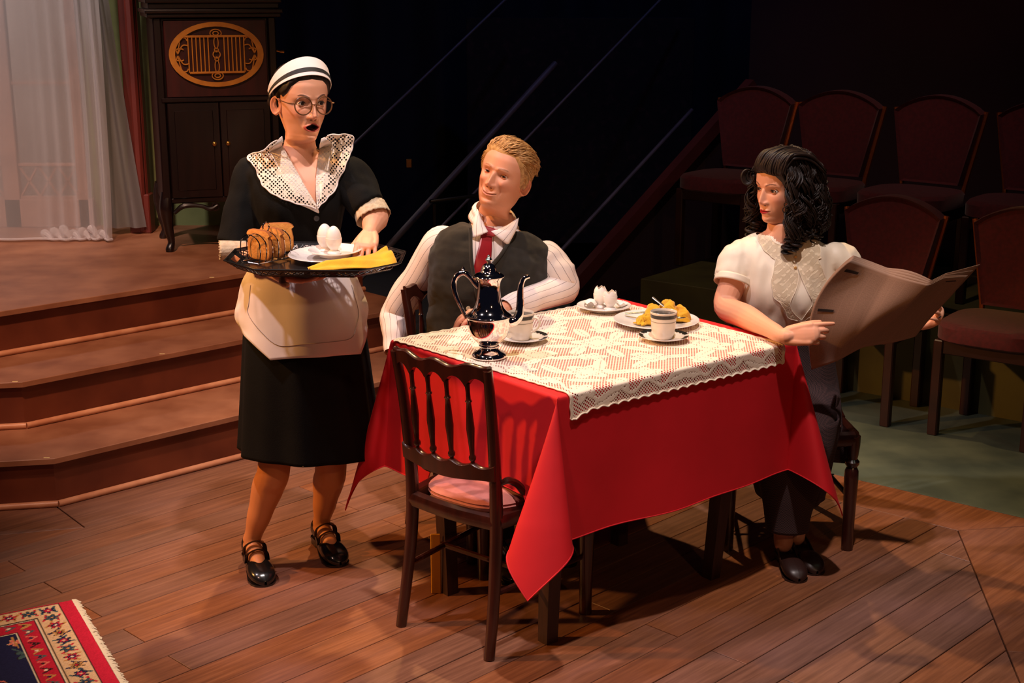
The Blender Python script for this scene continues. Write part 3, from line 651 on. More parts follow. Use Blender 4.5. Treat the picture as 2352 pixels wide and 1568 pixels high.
M_red = mat('red_tablecloth', srgb(206, 10, 26), 0.72, c2=srgb(196, 8, 22), scale=6, sheen=0.0, bump=0.25, bscale=9)
OV = 0.435
CHC = Vector((-0.055, 3.998)); CHX = Vector((math.cos(R(-39.1)), math.sin(R(-39.1)))); CHY = Vector((-CHX.y, CHX.x))
def cloth_pt(p, q, lift=0.0, ov=OV, table=True):
    sp_, sq = (1 if p > 0 else -1), (1 if q > 0 else -1); rr_ = 0.010
    a, b = abs(p) - HL, abs(q) - HW
    def hang(d):  # distance past the edge -> (outward, drop)
        if d <= 0: return 0.0, 0.0
        L_ = rr_ * math.pi / 2
        if d < L_: th = d / rr_; return rr_ * math.sin(th), rr_ * (1 - math.cos(th))
        return rr_, rr_ + d - L_
    def wave(s, d, ph):
        return (d / 0.43) ** 1.3 * (0.012 + 0.013 * math.sin(s * 7.5 + ph) + 0.006 * math.sin(s * 17 + 2 * ph))
    if a <= 0 and b <= 0:
        x, y, z = p, q, 0
    elif b <= 0:
        o_, dr = hang(a); x = sp_ * (HL + o_ + lift * min(1, a / 0.01) + wave(q, max(dr, 0), 1.3 + sp_)); y = q; z = -dr
    elif a <= 0:
        o_, dr = hang(b); y = sq * (HW + o_ + lift * min(1, b / 0.01) + wave(p, max(dr, 0), 0.4 - sq)); x = p; z = -dr
    else:
        r_ = math.hypot(a, b); ph = math.atan2(b, a); o_, dr = hang(r_)
        if sp_ < 0 and sq < 0: dr *= 1 - 0.09 * min(1, r_ / 0.4)
        k1 = 0.30 if sq < 0 else 0.24
        s2 = math.sin(2 * ph); off = r_ * k1 * (s2 ** 1.0); lat = r_ * (0.20 if sq < 0 else 0.12) * math.sin(4 * ph)
        if sp_ < 0 and sq < 0: lat -= r_ * 0.10 * s2          # this corner swings aside
        ca, sa = math.cos(ph) ** 2, math.sin(ph) ** 2
        ox = o_ * math.cos(ph) + wave(sq * HW, dr, 1.3 + sp_) * ca + (off - lat) * 0.7071
        oy = o_ * math.sin(ph) + wave(sp_ * HL, dr, 0.4 - sq) * sa + (off + lat) * 0.7071
        x, y = sp_ * (HL + ox + lift), sq * (HW + oy + lift); z = -math.sqrt(max(dr * dr - off * off, 0))
    w_ = tp(x, y, TZ + 0.004 + lift + z)
    if table and w_.z < 0.50:
        d = Vector((w_.x, w_.y)) - CHC; lx, ly = d.dot(CHX), d.dot(CHY)
        if abs(lx) < 0.26 and ly > -0.16:                    # the cloth rests on the seat of the empty chair
            k = min(1, (0.26 - abs(lx)) / 0.05); w_.z = max(w_.z, 0.476 * k + w_.z * (1 - k))
    return w_
def cloth_mesh(p0, p1, q0, q1, n, f):
    # finer rows close to the table edge
    def ax(a, b, h):
        s = sorted(set([round(a + (b - a) * i / n, 5) for i in range(n + 1)] + [round(sg * (h + d), 5) for sg in (-1, 1) for d in (-0.01, -0.001, 0.0, 0.004, 0.008, 0.012, 0.016, 0.022) if a < sg * (h + d) < b]))
        return s
    P_, Q_ = ax(p0, p1, HL), ax(q0, q1, HW)
    V = [f(p, q) for q in Q_ for p in P_]; m = len(P_)
    F = [(j * m + i, j * m + i + 1, (j + 1) * m + i + 1, (j + 1) * m + i) for j in range(len(Q_) - 1) for i in range(m - 1)]
    return V, F, P_, Q_
V, F, _, _ = cloth_mesh(-HL - OV, HL + OV, -HW - OV, HW + OV, 150, cloth_pt)
rc = make('red_tablecloth', V, F, M_red, angle=180); tag(rc, 'bright red tablecloth hanging in points over the dining table', 'tablecloth')
ed = [cloth_pt(p, q) for p, q in [(-HL - OV + (2 * (HL + OV)) * i / 90, -HW - OV) for i in range(91)] + [(HL + OV, -HW - OV + 2 * (HW + OV) * i / 80) for i in range(1, 81)] + [(HL + OV - 2 * (HL + OV) * i / 90, HW + OV) for i in range(1, 91)] + [(-HL - OV, HW + OV - 2 * (HW + OV) * i / 80) for i in range(1, 80)]]
MB().add(*tube(ed, 0.0022, 5, closed=True)).build('hem', M_red, rc)

def lace_mat(name, c, scale, motif, solid_edge, attr=False):
    m = bpy.data.materials.new(name); m.use_nodes = True; nt = m.node_tree; N = nt.nodes; L = nt.links
    b = N['Principled BSDF']; b.inputs['Base Color'].default_value = c; b.inputs['Roughness'].default_value = 0.85; out = N['Material Output']
    uv = nd(nt, 'ShaderNodeUVMap'); uv.uv_map = 'uv'; sx = nd(nt, 'ShaderNodeSeparateXYZ'); L.new(uv.outputs[0], sx.inputs[0])
    u, v = sx.outputs[0], sx.outputs[1]
    def sn(x, k, ph=0.0): return mth(nt, 'SINE', mth(nt, 'MULTIPLY_ADD', x, k, ph))
    pp = mth(nt, 'ADD', u, v); mm = mth(nt, 'SUBTRACT', u, v)
    k = 2 * math.pi / scale
    net = mth(nt, 'MULTIPLY', sn(pp, k / 2), sn(mm, k / 2))
    net = mth(nt, 'ABSOLUTE', net)                                     # 1 in hole centres
    # solid leafy motifs: warped rosettes
    nz = nd(nt, 'ShaderNodeTexNoise'); nz.inputs['Scale'].default_value = 9; nz.inputs['Detail'].default_value = 3; L.new(uv.outputs[0], nz.inputs['Vector'])
    wu = mth(nt, 'MULTIPLY_ADD', nz.outputs[0], 0.10, u); wv = mth(nt, 'MULTIPLY_ADD', nz.outputs[0], -0.08, v)
    k2 = 2 * math.pi / motif
    ro = mth(nt, 'ADD', mth(nt, 'MULTIPLY', sn(wu, k2), sn(wv, k2 * 1.15, 0.6)), mth(nt, 'MULTIPLY', sn(wu, k2 * 2.3, 1.0), mth(nt, 'MULTIPLY', sn(wv, k2 * 2.1), 0.55)))
    vo = nd(nt, 'ShaderNodeTexVoronoi'); vo.inputs['Scale'].default_value = 1 / (motif * 0.42); L.new(uv.outputs[0], vo.inputs['Vector'])
    pet = mth(nt, 'ADD', ro, mth(nt, 'MULTIPLY_ADD', vo.outputs['Distance'], -1.1, 0.38))
    fine = nd(nt, 'ShaderNodeTexNoise'); fine.inputs['Scale'].default_value = 120; L.new(uv.outputs[0], fine.inputs['Vector'])
    mot = mth(nt, 'MULTIPLY_ADD', pet, 1.6, 0.12, True)                # 1 in the solid motif
    if attr:
        va = nd(nt, 'ShaderNodeVertexColor'); va.layer_name = 'col'; sp_ = nd(nt, 'ShaderNodeSeparateColor'); L.new(va.outputs[0], sp_.inputs[0]); mot = sp_.outputs[0]
    hole = mth(nt, 'SUBTRACT', net, mth(nt, 'MULTIPLY', mot, mth(nt, 'MULTIPLY_ADD', fine.outputs[0], 0.9, 0.20)))
    a = mth(nt, 'MULTIPLY_ADD', hole, -7.0, 4.0, True)                 # alpha: 0 in holes
    al = mth(nt, 'MAXIMUM', a, solid_edge(nt, u, v, sn)) if solid_edge else a
    tp_ = nd(nt, 'ShaderNodeBsdfTransparent'); mx = nd(nt, 'ShaderNodeMixShader')
    L.new(al, mx.inputs[0]); L.new(tp_.outputs[0], mx.inputs[1]); L.new(b.outputs[0], mx.inputs[2]); L.new(mx.outputs[0], out.inputs[0])
    bp = nd(nt, 'ShaderNodeBump'); bp.inputs['Strength'].default_value = 0.35; bp.inputs['Distance'].default_value = 0.002; L.new(mot, bp.inputs['Height']); L.new(bp.outputs[0], b.inputs['Normal'])
    return m
M_lace = lace_mat('cream_crochet_lace', srgb(242, 226, 204), 0.0115, 0.30, None, True)
def set_uv(o, UV):
    me = o.data; l = me.uv_layers.new(name='uv'); idx = np.zeros(len(me.loops), 'i'); me.loops.foreach_get('vertex_index', idx)
    l.data.foreach_set('uv', np.asarray(UV, 'f')[idx].ravel())
LP0, LP1, LQ0, LQ1 = -0.452, 0.437, -0.475, 0.398
def lace_pt(p, q):
    u = (p - LP0) / (LP1 - LP0); v = (q - LQ0) / (LQ1 - LQ0)
    p2 = p - 0.045 * (1 - u) ** 2 * v + 0.0
    # scalloped edges
    e = min(u, 1 - u) * (LP1 - LP0); f = min(v, 1 - v) * (LQ1 - LQ0)
    if e < 0.014: p2 += (0.5 - u) * 2 * 0.006 * abs(math.sin(q * 80)) * (1 - e / 0.014) * 0.6
    if f < 0.014: q = q + (0.5 - v) * 2 * 0.007 * abs(math.sin(p * 80)) * (1 - f / 0.014)
    q2 = q - 0.02 * max(0, 0.08 - u) / 0.08 * (1 - v)
    w_ = cloth_pt(p2, q2, lift=0.0035, table=False); w_.z += 0.0012 * fbm((p * 9, q * 9, 0), 1.0)
    return w_
V, F, P_, Q_ = cloth_mesh(LP0, LP1, LQ0, LQ1, 230, lace_pt)
def lace_motif(p, q):
    # roses, leaves and a leafy border, mirrored about the middle of the cloth
    x, y = abs(p - (LP0 + LP1) / 2), abs(q - (LQ0 + LQ1) / 2); m = 0.0
    for cx, cy, R_, k, ro in ((0, 0, 0.085, 3, 0.2), (0.235, 0.0, 0.060, 2.5, 0.9), (0.0, 0.225, 0.060, 2.5, 0.1), (0.250, 0.235, 0.075, 3, 0.5), (0.125, 0.120, 0.045, 2.5, 1.2), (0.375, 0.09, 0.048, 2.5, 0.3), (0.115, 0.345, 0.048, 2.5, 0.8), (0.385, 0.36, 0.045, 2.5, 0.3), (0.25, 0.37, 0.040, 2, 1.0), (0.39, 0.235, 0.038, 2, 0.2)):
        dx_, dy_ = x - cx, y - cy; r_ = math.hypot(dx_, dy_); e = R_ * (0.55 + 0.45 * abs(math.cos(k * (math.atan2(dy_, dx_) + ro))))
        if r_ < e: m = max(m, 1.0 if abs(r_ / e - 0.55) > 0.07 else 0.25)
    for cx, cy, a, b, ro in ((0.11, 0.035, 0.055, 0.020, 0.6), (0.045, 0.13, 0.055, 0.020, 1.2), (0.17, 0.20, 0.060, 0.020, 0.8), (0.19, 0.08, 0.05, 0.018, -0.5), (0.07, 0.27, 0.05, 0.018, 0.4), (0.31, 0.15, 0.055, 0.02, 1.4), (0.32, 0.30, 0.05, 0.018, -0.7), (0.17, 0.30, 0.055, 0.019, -0.3), (0.30, 0.05, 0.045, 0.017, 0.3), (0.02, 0.39, 0.05, 0.018, 0.2), (0.43, 0.02, 0.018, 0.05, 0.1), (0.42, 0.16, 0.02, 0.05, 0.4), (0.31, 0.41, 0.05, 0.018, 0.3)):
        c_, s_ = math.cos(ro), math.sin(ro); u_, v_ = (x - cx) * c_ + (y - cy) * s_, -(x - cx) * s_ + (y - cy) * c_
        if (u_ / a) ** 2 + (v_ / b) ** 2 < 1: m = max(m, 0.35 if abs(v_) < 0.003 else 0.95)
    bx, by = (LP1 - LP0) / 2 - x, (LQ1 - LQ0) / 2 - y; bd_ = min(bx, by); al = y if bx < by else x
    if bd_ < 0.008: m = max(m, 0.9)
    if 0.020 < bd_ < 0.060 and abs(bd_ - 0.040 - 0.014 * math.sin(al * 52)) < 0.006: m = max(m, 0.9)
    return m
lcol = [(lace_motif(p, q),) * 3 for q in Q_ for p in P_]
lc = make('lace_cloth', V, F, M_lace, angle=180, col=lcol); set_uv(lc, [(p, q) for q in Q_ for p in P_])
tag(lc, 'cream crochet lace cloth spread over the red tablecloth', 'tablecloth')
# scalloped border cord
bpts = [(LP0 + (LP1 - LP0) * i / 140, LQ0) for i in range(141)] + [(LP1, LQ0 + (LQ1 - LQ0) * i / 140) for i in range(1, 141)] + [(LP1 - (LP1 - LP0) * i / 140, LQ1) for i in range(1, 141)] + [(LP0, LQ1 - (LQ1 - LQ0) * i / 140) for i in range(1, 140)]
M_cord = mat('cream_cord', srgb(240, 224, 200), 0.85, bump=0.4, bscale=300, scale=20)
MB().add(*tube([lace_pt(p, q) + Vector((0, 0, 0.001)) for p, q in bpts], 0.0042, 6, closed=True, flat=0.5)).build('scalloped_edge', M_cord, lc)

# ------------------------------------------------------------------ tableware
ZT = TZ + 0.0095
M_silver = mat('polished_silver', (0.86, 0.82, 0.80, 1), 0.06, 1.0)
M_porc = mat('white_porcelain', srgb(238, 232, 226), 0.18, c2=srgb(234, 226, 220), scale=4, coat=0.3)
M_cream = mat('cream_porcelain', srgb(232, 218, 200), 0.2, coat=0.3)
M_band = mat('black_band_glaze', (0.02, 0.02, 0.018, 1), 0.2)
pot = thing('coffee_pot', 'tall polished silver coffee pot on the lace cloth', 'coffee pot', (*tp(-0.395, 0.028)[:2], ZT), R(2))
MB().add(*lathe(smoothprof([(0.0500, 0), (0.0535, 0.003), (0.0525, 0.009), (0.046, 0.016), (0.036, 0.021), (0.028, 0.027), (0.0255, 0.033), (0.031, 0.037), (0.027, 0.041), (0.032, 0.045), (0.047, 0.058), (0.058, 0.074), (0.0645, 0.096), (0.0665, 0.121), (0.0690, 0.126), (0.0690, 0.131), (0.064, 0.135), (0.054, 0.143), (0.0445, 0.156), (0.0385, 0.173), (0.0350, 0.196), (0.0335, 0.219), (0.0355, 0.234), (0.0400, 0.243), (0.042, 0.247)], 4), 56)).build('body', M_silver, pot, angle=60)
ld = MB().add(*lathe(smoothprof([(0.042, 0.247), (0.0465, 0.249), (0.0465, 0.252), (0.038, 0.258), (0.028, 0.262), (0.0235, 0.268), (0.0215, 0.276), (0.017, 0.284), (0.010, 0.289), (0.005, 0.291)], 4), 48)).build('lid', M_silver, pot, angle=60)
MB().add(*lathe(smoothprof([(0.004, 0.289), (0.005, 0.293), (0.0095, 0.298), (0.0095, 0.303), (0.004, 0.308), (0.0045, 0.312), (0.001, 0.316)], 4), 20)).build('finial', M_silver, ld)
MB().add(*tube([(0.056, 0, 0.108), (0.074, 0, 0.112), (0.088, 0, 0.124), (0.094, 0, 0.155), (0.094, 0, 0.19), (0.0965, 0, 0.222), (0.106, 0, 0.243), (0.122, 0, 0.249)], [0.018, 0.0165, 0.0145, 0.012, 0.010, 0.0085, 0.0075, 0.006], 14, n=6, flat=1.0)).build('spout', M_silver, pot)
hd = MB().add(*tube([(-0.032, 0, 0.216), (-0.044, 0, 0.231), (-0.058, 0, 0.250), (-0.076, 0, 0.262), (-0.097, 0, 0.250), (-0.105, 0, 0.222), (-0.096, 0, 0.184), (-0.080, 0, 0.148), (-0.068, 0, 0.122)], [0.006, 0.007, 0.0075, 0.0085, 0.0085, 0.008, 0.007, 0.006, 0.0055], 12, n=6)).build('handle', M_silver, pot)
MB().add(*lathe([(0.001, 0), (0.007, 0.002), (0.005, 0.006), (0.001, 0.012)], 10), M=Matrix.Translation((-0.076, 0, 0.268))).build('thumb_piece', M_silver, hd)
MB().add(*tube([(-0.030, -0.012, 0.248), (-0.046, 0, 0.246), (-0.030, 0.012, 0.248)], 0.006, 8, n=4)).build('hinge', M_silver, pot)

def saucer(label, loc):
    t = thing('saucer', label, 'saucer', loc, 0)
    MB().add(*lathe([(0.001, 0.003), (0.026, 0.003), (0.028, 0.001), (0.031, 0.001), (0.033, 0.004), (0.055, 0.008), (0.078, 0.0155), (0.080, 0.0165), (0.0795, 0.0175), (0.074, 0.016), (0.054, 0.0105), (0.030, 0.0065), (0.001, 0.006)], 56)).build('dish', M_porc, t)
    for a0, a1 in ((0.15, 1.25), (1.45, 2.7), (2.85, 3.6), (5.5, 6.1)):
        V = []; F = []
        for i, a in enumerate(np.linspace(a0, a1, 18)):
            ro, ri = 0.0792, 0.0665 + 0.003 * math.sin(i * 1.7)
            for rr_, dz in ((ro, 0.0181), (ri, 0.0151)): V.append((rr_ * math.cos(a), rr_ * math.sin(a), dz))
        F = [(i * 2, i * 2 + 1, i * 2 + 3, i * 2 + 2) for i in range(17)]
        MB().add(*solid(V, F, 0.0004)).build('black_rim_band', M_band, t)
    return t
def cup(label, loc, rz):
    t = thing('coffee_cup', label, 'cup', loc, rz)
    MB().add(*lathe([(0.001, 0.002), (0.024, 0.002), (0.026, 0), (0.029, 0), (0.030, 0.005), (0.031, 0.008), (0.0365, 0.016), (0.0385, 0.035), (0.040, 0.060), (0.0422, 0.082), (0.0428, 0.086), (0.042, 0.087), (0.0405, 0.084), (0.038, 0.050), (0.034, 0.018), (0.020, 0.010), (0.001, 0.009)], 48)).build('bowl', M_cream, t)
    MB().add(*lathe([(0.0409, 0.068), (0.0412, 0.068), (0.0423, 0.0795), (0.0419, 0.0795)], 48)).build('black_band', M_band, t)
    MB().add(*lathe([(0.0401, 0.0560), (0.0404, 0.0560), (0.0405, 0.0568), (0.0402, 0.0568)], 48)).build('thin_line', M_band, t)
    MB().add(*tube([(0.040, 0, 0.068), (0.052, 0, 0.074), (0.064, 0, 0.066), (0.064, 0, 0.050), (0.053, 0, 0.034), (0.037, 0, 0.026)], [0.004, 0.0042, 0.004, 0.0036, 0.0035, 0.004], 10, n=6, flat=1.3, up=(0, 1, 0))).build('handle', M_cream, t)
    MB().add(*lathe([(0.001, 0.063), (0.0385, 0.063), (0.0385, 0.0632), (0.001, 0.0635)], 32)).build('coffee', mat('milky_coffee', srgb(190, 150, 118), 0.15) if 'milky_coffee' not in bpy.data.materials else bpy.data.materials['milky_coffee'], t)
    return t
c1 = tp(-0.190, 0.118); c2p = tp(0.168, -0.150)
saucer('black rimmed saucer behind the silver coffee pot', (c1.x, c1.y, ZT)); cup('cream cup with black band half hidden behind the coffee pot', (c1.x - 0.008, c1.y, ZT + 0.0075), R(-25))
saucer('black rimmed saucer near the front edge of the lace cloth', (c2p.x, c2p.y, ZT)); cup('cream cup with black band standing alone near the lace edge', (c2p.x - 0.002, c2p.y, ZT + 0.0075), R(70))
def plate(label, loc, r, name='plate'):
    k = r / 0.14
    V, F = lathe([(0.001, 0.003 * k), (0.078 * k, 0.003 * k), (0.080 * k, 0), (0.085 * k, 0), (0.090 * k, 0.005), (0.110 * k, 0.011), (0.139 * k, 0.0165), (0.141 * k, 0.018), (0.139 * k, 0.0195), (0.112 * k, 0.0145), (0.090 * k, 0.0085), (0.080 * k, 0.006), (0.001, 0.006)], 72)
    o = MB().add(V, F).build(name, M_porc); o.location = loc; return tag(o, label, 'plate')
pl1 = tp(0.305, 0.285); pl2 = tp(0.300, 0.020)
plate('small white plate with broken eggshells in egg cups', (pl1.x, pl1.y, ZT), 0.094); plate('large white plate with a crumpled yellow napkin on it', (pl2.x, pl2.y, ZT), 0.142)
M_egg = mat('egg_white_shell', srgb(240, 234, 228), 0.45, sub=0.05)
def egg_pt(a, t, R_=0.0225):     # t 0 bottom .. 1 top
    th = math.pi * t; r = R_ * math.sin(th) * (1 + 0.10 * math.cos(th)); return (r * math.cos(a), r * math.sin(a), -0.0295 * math.cos(th))
def egg_cup(label, loc, h=0.048):
    k = h / 0.048
    V, F = lathe(smoothprof([(0.020, 0), (0.0225, 0.002), (0.021, 0.005), (0.013, 0.010), (0.0125, 0.014), (0.019, 0.022), (0.0235, 0.034), (0.0245, 0.046), (0.0240, 0.048), (0.0225, 0.046), (0.020, 0.032), (0.010, 0.024), (0.001, 0.022)], 3), 36)
    o = MB().add([(v.x, v.y, v.z * k) for v in V], F).build('egg_cup', M_porc); o.location = loc; return tag(o, label, 'egg cup')
def broken_shell(label, loc, seed, top):
    r_ = random.Random(seed); V = []; F = []; n = 36; m = 14
    lim = [top + 0.13 * abs(((i * 5.0 / n + r_.random() * 0.1) % 1) - 0.5) * 2 for i in range(n)]
    for i in range(n):
        for j in range(m + 1): V.append(egg_pt(2 * math.pi * i / n, 0.02 + (lim[i] - 0.02) * j / m))
    for i in range(n):
        for j in range(m): F.append((i * (m + 1) + j, ((i + 1) % n) * (m + 1) + j, ((i + 1) % n) * (m + 1) + j + 1, i * (m + 1) + j + 1))
    o = MB().add(*solid(V, F, 0.0008)).build('eggshell', M_egg); o.location = loc; return tag(o, label, 'eggshell')
for dx, dy, sd_, tp_z, lb, ls in ((-0.012, 0.016, 3, 0.66, 'white egg cup at the back of the small plate', 'tall jagged eggshell in the rear egg cup on the small plate'), (0.020, -0.022, 5, 0.56, 'white egg cup at the front of the small plate', 'low broken eggshell in the front egg cup on the small plate')):
    egg_cup(lb, (pl1.x + dx, pl1.y + dy, ZT + 0.0065)); broken_shell(ls, (pl1.x + dx, pl1.y + dy, ZT + 0.0065 + 0.052), sd_, tp_z)
sh = broken_shell('eggshell cap lying on the small plate', (pl1.x - 0.048, pl1.y - 0.005, ZT + 0.026), 9, 0.36); sh.rotation_euler = (R(150), 0.3, 0.2); sh.location.z = ZT + 0.0145 - 0.001
sh.location.z = ZT + 0.012
sh2 = broken_shell('small eggshell bit at the rim of the small plate', (pl1.x + 0.062, pl1.y + 0.004, ZT + 0.034), 12, 0.26); sh2.location.z = ZT + 0.040

M_yel = mat('yellow_napkin_cotton', srgb(226, 172, 14), 0.85, c2=srgb(212, 152, 8), scale=18, sheen=0.3, bump=0.3, bscale=250)
def napkin_blob(name, loc, rz, label, sx, sy, hgt, seed, ridges):
    def f(u, v):
        x = (u - 0.5) * sx; y = (v - 0.5) * sy * (1 - 0.35 * abs(u - 0.5))
        e = max(0.0, 1 - (2 * abs(u - 0.5)) ** 3) * max(0.0, 1 - (2 * abs(v - 0.5)) ** 3)
        z = hgt * e * (0.35 + 0.5 * abs(math.sin(u * ridges + 2.4 * v + seed)) + 0.25 * fbm((u * 3, v * 3, seed), 1.4)) + 0.004
        x += 0.016 * fbm((u * 2.2, v * 2.2, seed + 4), 1.3); y += 0.016 * fbm((u * 2.2, v * 2.2, seed + 9), 1.3)
        return (x, y, max(z, 0.0035))
    V, F = grid(60, 44, f); o = MB().add(*solid(V, F, 0.0035)).build(name, M_yel, angle=180); o.location = loc; o.rotation_euler = (0, 0, rz); return tag(o, label, 'napkin')
napkin_blob('napkin', (pl2.x + 0.040, pl2.y + 0.035, ZT + 0.009), R(-18), 'crumpled yellow napkin piled on the large plate', 0.150, 0.085, 0.066, 2.0, 9)
napkin_blob('napkin', (pl2.x - 0.032, pl2.y - 0.028, ZT + 0.008), R(30), 'folded yellow napkin end lying at the front of the large plate', 0.080, 0.060, 0.036, 6.0, 4)
M_steel = mat('dull_steel', (0.30, 0.28, 0.26, 1), 0.25, 1.0)
fk = thing('fork', 'dark steel fork leaning across the yellow napkin on the plate', 'fork', (pl2.x + 0.045, pl2.y + 0.005, ZT + 0.02))
d0, d1 = Vector((-0.050, 0.055, 0.058)), Vector((0.030, -0.050, 0.006))
MB().add(*tube([d0, d0 * 0.6 + d1 * 0.4, d0 * 0.2 + d1 * 0.8 + Vector((0, 0, 0.002))], [0.007, 0.005, 0.004], 8, n=4, flat=0.5)).build('handle', M_steel, fk)
for k in range(4):
    off = Vector((0.65, 0.75, 0)) * (0.0045 * (k - 1.5)); b_ = d0 * 0.2 + d1 * 0.8
    MB().add(*tube([b_, b_ + off + Vector((0.010, -0.012, -0.006)), b_ + off + Vector((0.028, -0.028, -0.002))], 0.0014, 6, n=3)).build('tine', M_steel, fk)
kn = MB().add(*tube([(-0.10, 0.02, 0.019), (-0.02, 0.015, 0.026), (0.03, 0.012, 0.028)], [0.006, 0.006, 0.004], 8, n=3, flat=0.4)).build('knife', M_steel); kn.location = (pl2.x, pl2.y + 0.035, ZT + 0.004); tag(kn, 'dark table knife behind the cup on the large plate', 'knife')

# ------------------------------------------------------------------ rug
def rug():
    c = Vector((-1.40, 4.09)); dx = Vector((math.cos(R(-61)), math.sin(R(-61)))); dy = Vector((-math.cos(R(29)), -math.sin(R(29))))
    LX, LY, n = 0.95, 0.62, 0.0036
    nx, ny = int(LX / n), int(LY / n); X = np.arange(nx + 1) * n; Y = np.arange(ny + 1) * n; XX, YY = np.meshgrid(X, Y)   # XX along the fringe, YY inward from it
    red = np.array(srgb(190, 34, 62)[:3]); navy = np.array(srgb(34, 36, 78)[:3]); creamc = np.array(srgb(214, 180, 146)[:3]); dk = np.array(srgb(40, 30, 36)[:3]); teal = np.array(srgb(70, 96, 104)[:3]); gold = np.array(srgb(190, 140, 84)[:3]); pink = np.array(srgb(222, 120, 110)[:3]); white = np.array(srgb(226, 214, 196)[:3])
    r0 = np.random.RandomState(4); wob = 0.004 * np.sin(XX * 40) + 0.003 * np.sin(YY * 55 + 1)
    colr = np.zeros(XX.shape + (3,)); colr[:] = red
    YY2 = YY - 0.012; dist = np.minimum(YY2 - 0.028, XX - 0.004)      # the end band is plain red
    def put(m, c_): colr[m] = c_
    m_ = dist > 0; put(m_, dk); put(dist > 0.004, creamc)
    def motif(cx, cy, kind, s=1.0, rot=0.0):
        ax = (XX - cx) * math.cos(rot) + (YY2 - cy) * math.sin(rot); ay = -(XX - cx) * math.sin(rot) + (YY2 - cy) * math.cos(rot)
        rr_ = np.hypot(ax, ay) / s; th = np.arctan2(ay, ax); pet = 0.018 + 0.006 * np.cos(6 * th)
        a_, b_, c_, d_ = [(navy, red, creamc, teal), (teal, navy, gold, red), (red, navy, white, gold), (gold, dk, red, navy)][kind % 4]
        leaf = (np.abs(np.abs(ay) / s - 0.017 - 0.25 * np.abs(ax) / s) < 0.0045) & (np.abs(ax) / s < 0.026); put(leaf, d_)
        put(rr_ < pet + 0.0025, dk); put(rr_ < pet, a_); put(rr_ < pet * 0.62, b_); put(rr_ < 0.005, c_)
    W1 = 0.082
    for i in range(16): motif(0.045 + i * 0.058, 0.028 + 0.042, i, 0.95, 0.3 * i)
    for i in range(10): motif(0.045, 0.028 + 0.042 + (i + 1) * 0.058, i + 1, 0.95, 0.4 * i)
    put((dist > W1) & (dist < W1 + 0.004), dk); put((dist > W1 + 0.004) & (dist < W1 + 0.010), white); put((dist > W1 + 0.010) & (dist < W1 + 0.013), dk)
    inner = dist > W1 + 0.013; put(inner, red)
    W2 = W1 + 0.013
    for i in range(22):
        for cx, cy in ((W2 + 0.030 + i * 0.045, 0.028 + W2 + 0.026), (W2 + 0.026, 0.028 + W2 + 0.030 + i * 0.045)):
            ax, ay = XX - cx, YY2 - cy; v_ = np.abs(np.abs(ax) - 0.55 * (ay + 0.014)) < 0.0036; put(v_ & (np.abs(ay) < 0.016) & inner, [gold, teal, pink, dk][i % 4])
            put((np.hypot(ax, ay - 0.004) < 0.006) & inner, [dk, white, navy][i % 3])
    W3 = W2 + 0.056; put((dist > W3) & (dist < W3 + 0.004), dk); put((dist > W3 + 0.004) & (dist < W3 + 0.008), white); fld = dist > W3 + 0.008; put(fld, navy)
    # scalloped red medallion and leafy field
    mx_, my_ = 0.42, 0.56; ax, ay = XX - mx_, YY2 - my_; rr_ = np.hypot(ax, ay); th = np.arctan2(ay, ax); sc_ = 0.255 + 0.018 * np.abs(np.cos(5 * th)) + wob
    put(fld & (rr_ < sc_ + 0.008), gold); put(fld & (rr_ < sc_ + 0.004), dk); put(fld & (rr_ < sc_), red)
    for i in range(46):
        cx, cy = r0.uniform(0.16, 0.95), r0.uniform(0.18, 0.62); s = r0.uniform(0.7, 1.25); k = r0.randint(4); rot = r0.uniform(0, 3)
        ax = (XX - cx) * math.cos(rot) + (YY2 - cy) * math.sin(rot); ay = -(XX - cx) * math.sin(rot) + (YY2 - cy) * math.cos(rot)
        rr_ = np.hypot(ax, ay) / s; th = np.arctan2(ay, ax); pet = 0.024 * np.abs(np.cos(2.5 * th)) + 0.006
        put(fld & (rr_ < pet + 0.003), [creamc, dk, gold, dk][k]); put(fld & (rr_ < pet), [pink, teal, navy, gold][k]); put(fld & (rr_ < 0.006), white)
        put(fld & (np.abs(ay - 0.4 * ax) < 0.003) & (np.abs(ax) < 0.05 * s), [gold, teal, creamc, pink][k])
    colr *= r0.uniform(0.82, 1.08, XX.shape)[..., None]
    Z = 0.0095 + 0.0015 * np.sin(XX * 9 + YY * 4) + r0.uniform(-0.0006, 0.0006, XX.shape)
    V = [(c.x + dx.x * x + dy.x * y, c.y + dx.y * x + dy.y * y, z) for x, y, z in zip(XX.ravel(), YY.ravel(), Z.ravel())]
    m = nx + 1; F = [(j * m + i, (j + 1) * m + i, (j + 1) * m + i + 1, j * m + i + 1) for j in range(ny) for i in range(nx)]
    t = thing('rug', 'red and navy patterned oriental rug with cream fringe on the stage floor', 'rug', (0, 0, 0))
    make('pile', V, F, attr_mat('rug_wool', 0.95, spec=0.1), t, col=colr.reshape(-1, 3), angle=180)
    pl = [tuple(c), tuple(c + dy * LY), tuple(c + dy * LY + dx * LX), tuple(c + dx * LX)]
    MB().add(*prism(pl, 0.0015, 0.0055)).build('backing', mat('rug_backing', srgb(120, 40, 50), 0.95), t, smooth=False)
    fr = MB(); r1 = random.Random(3)
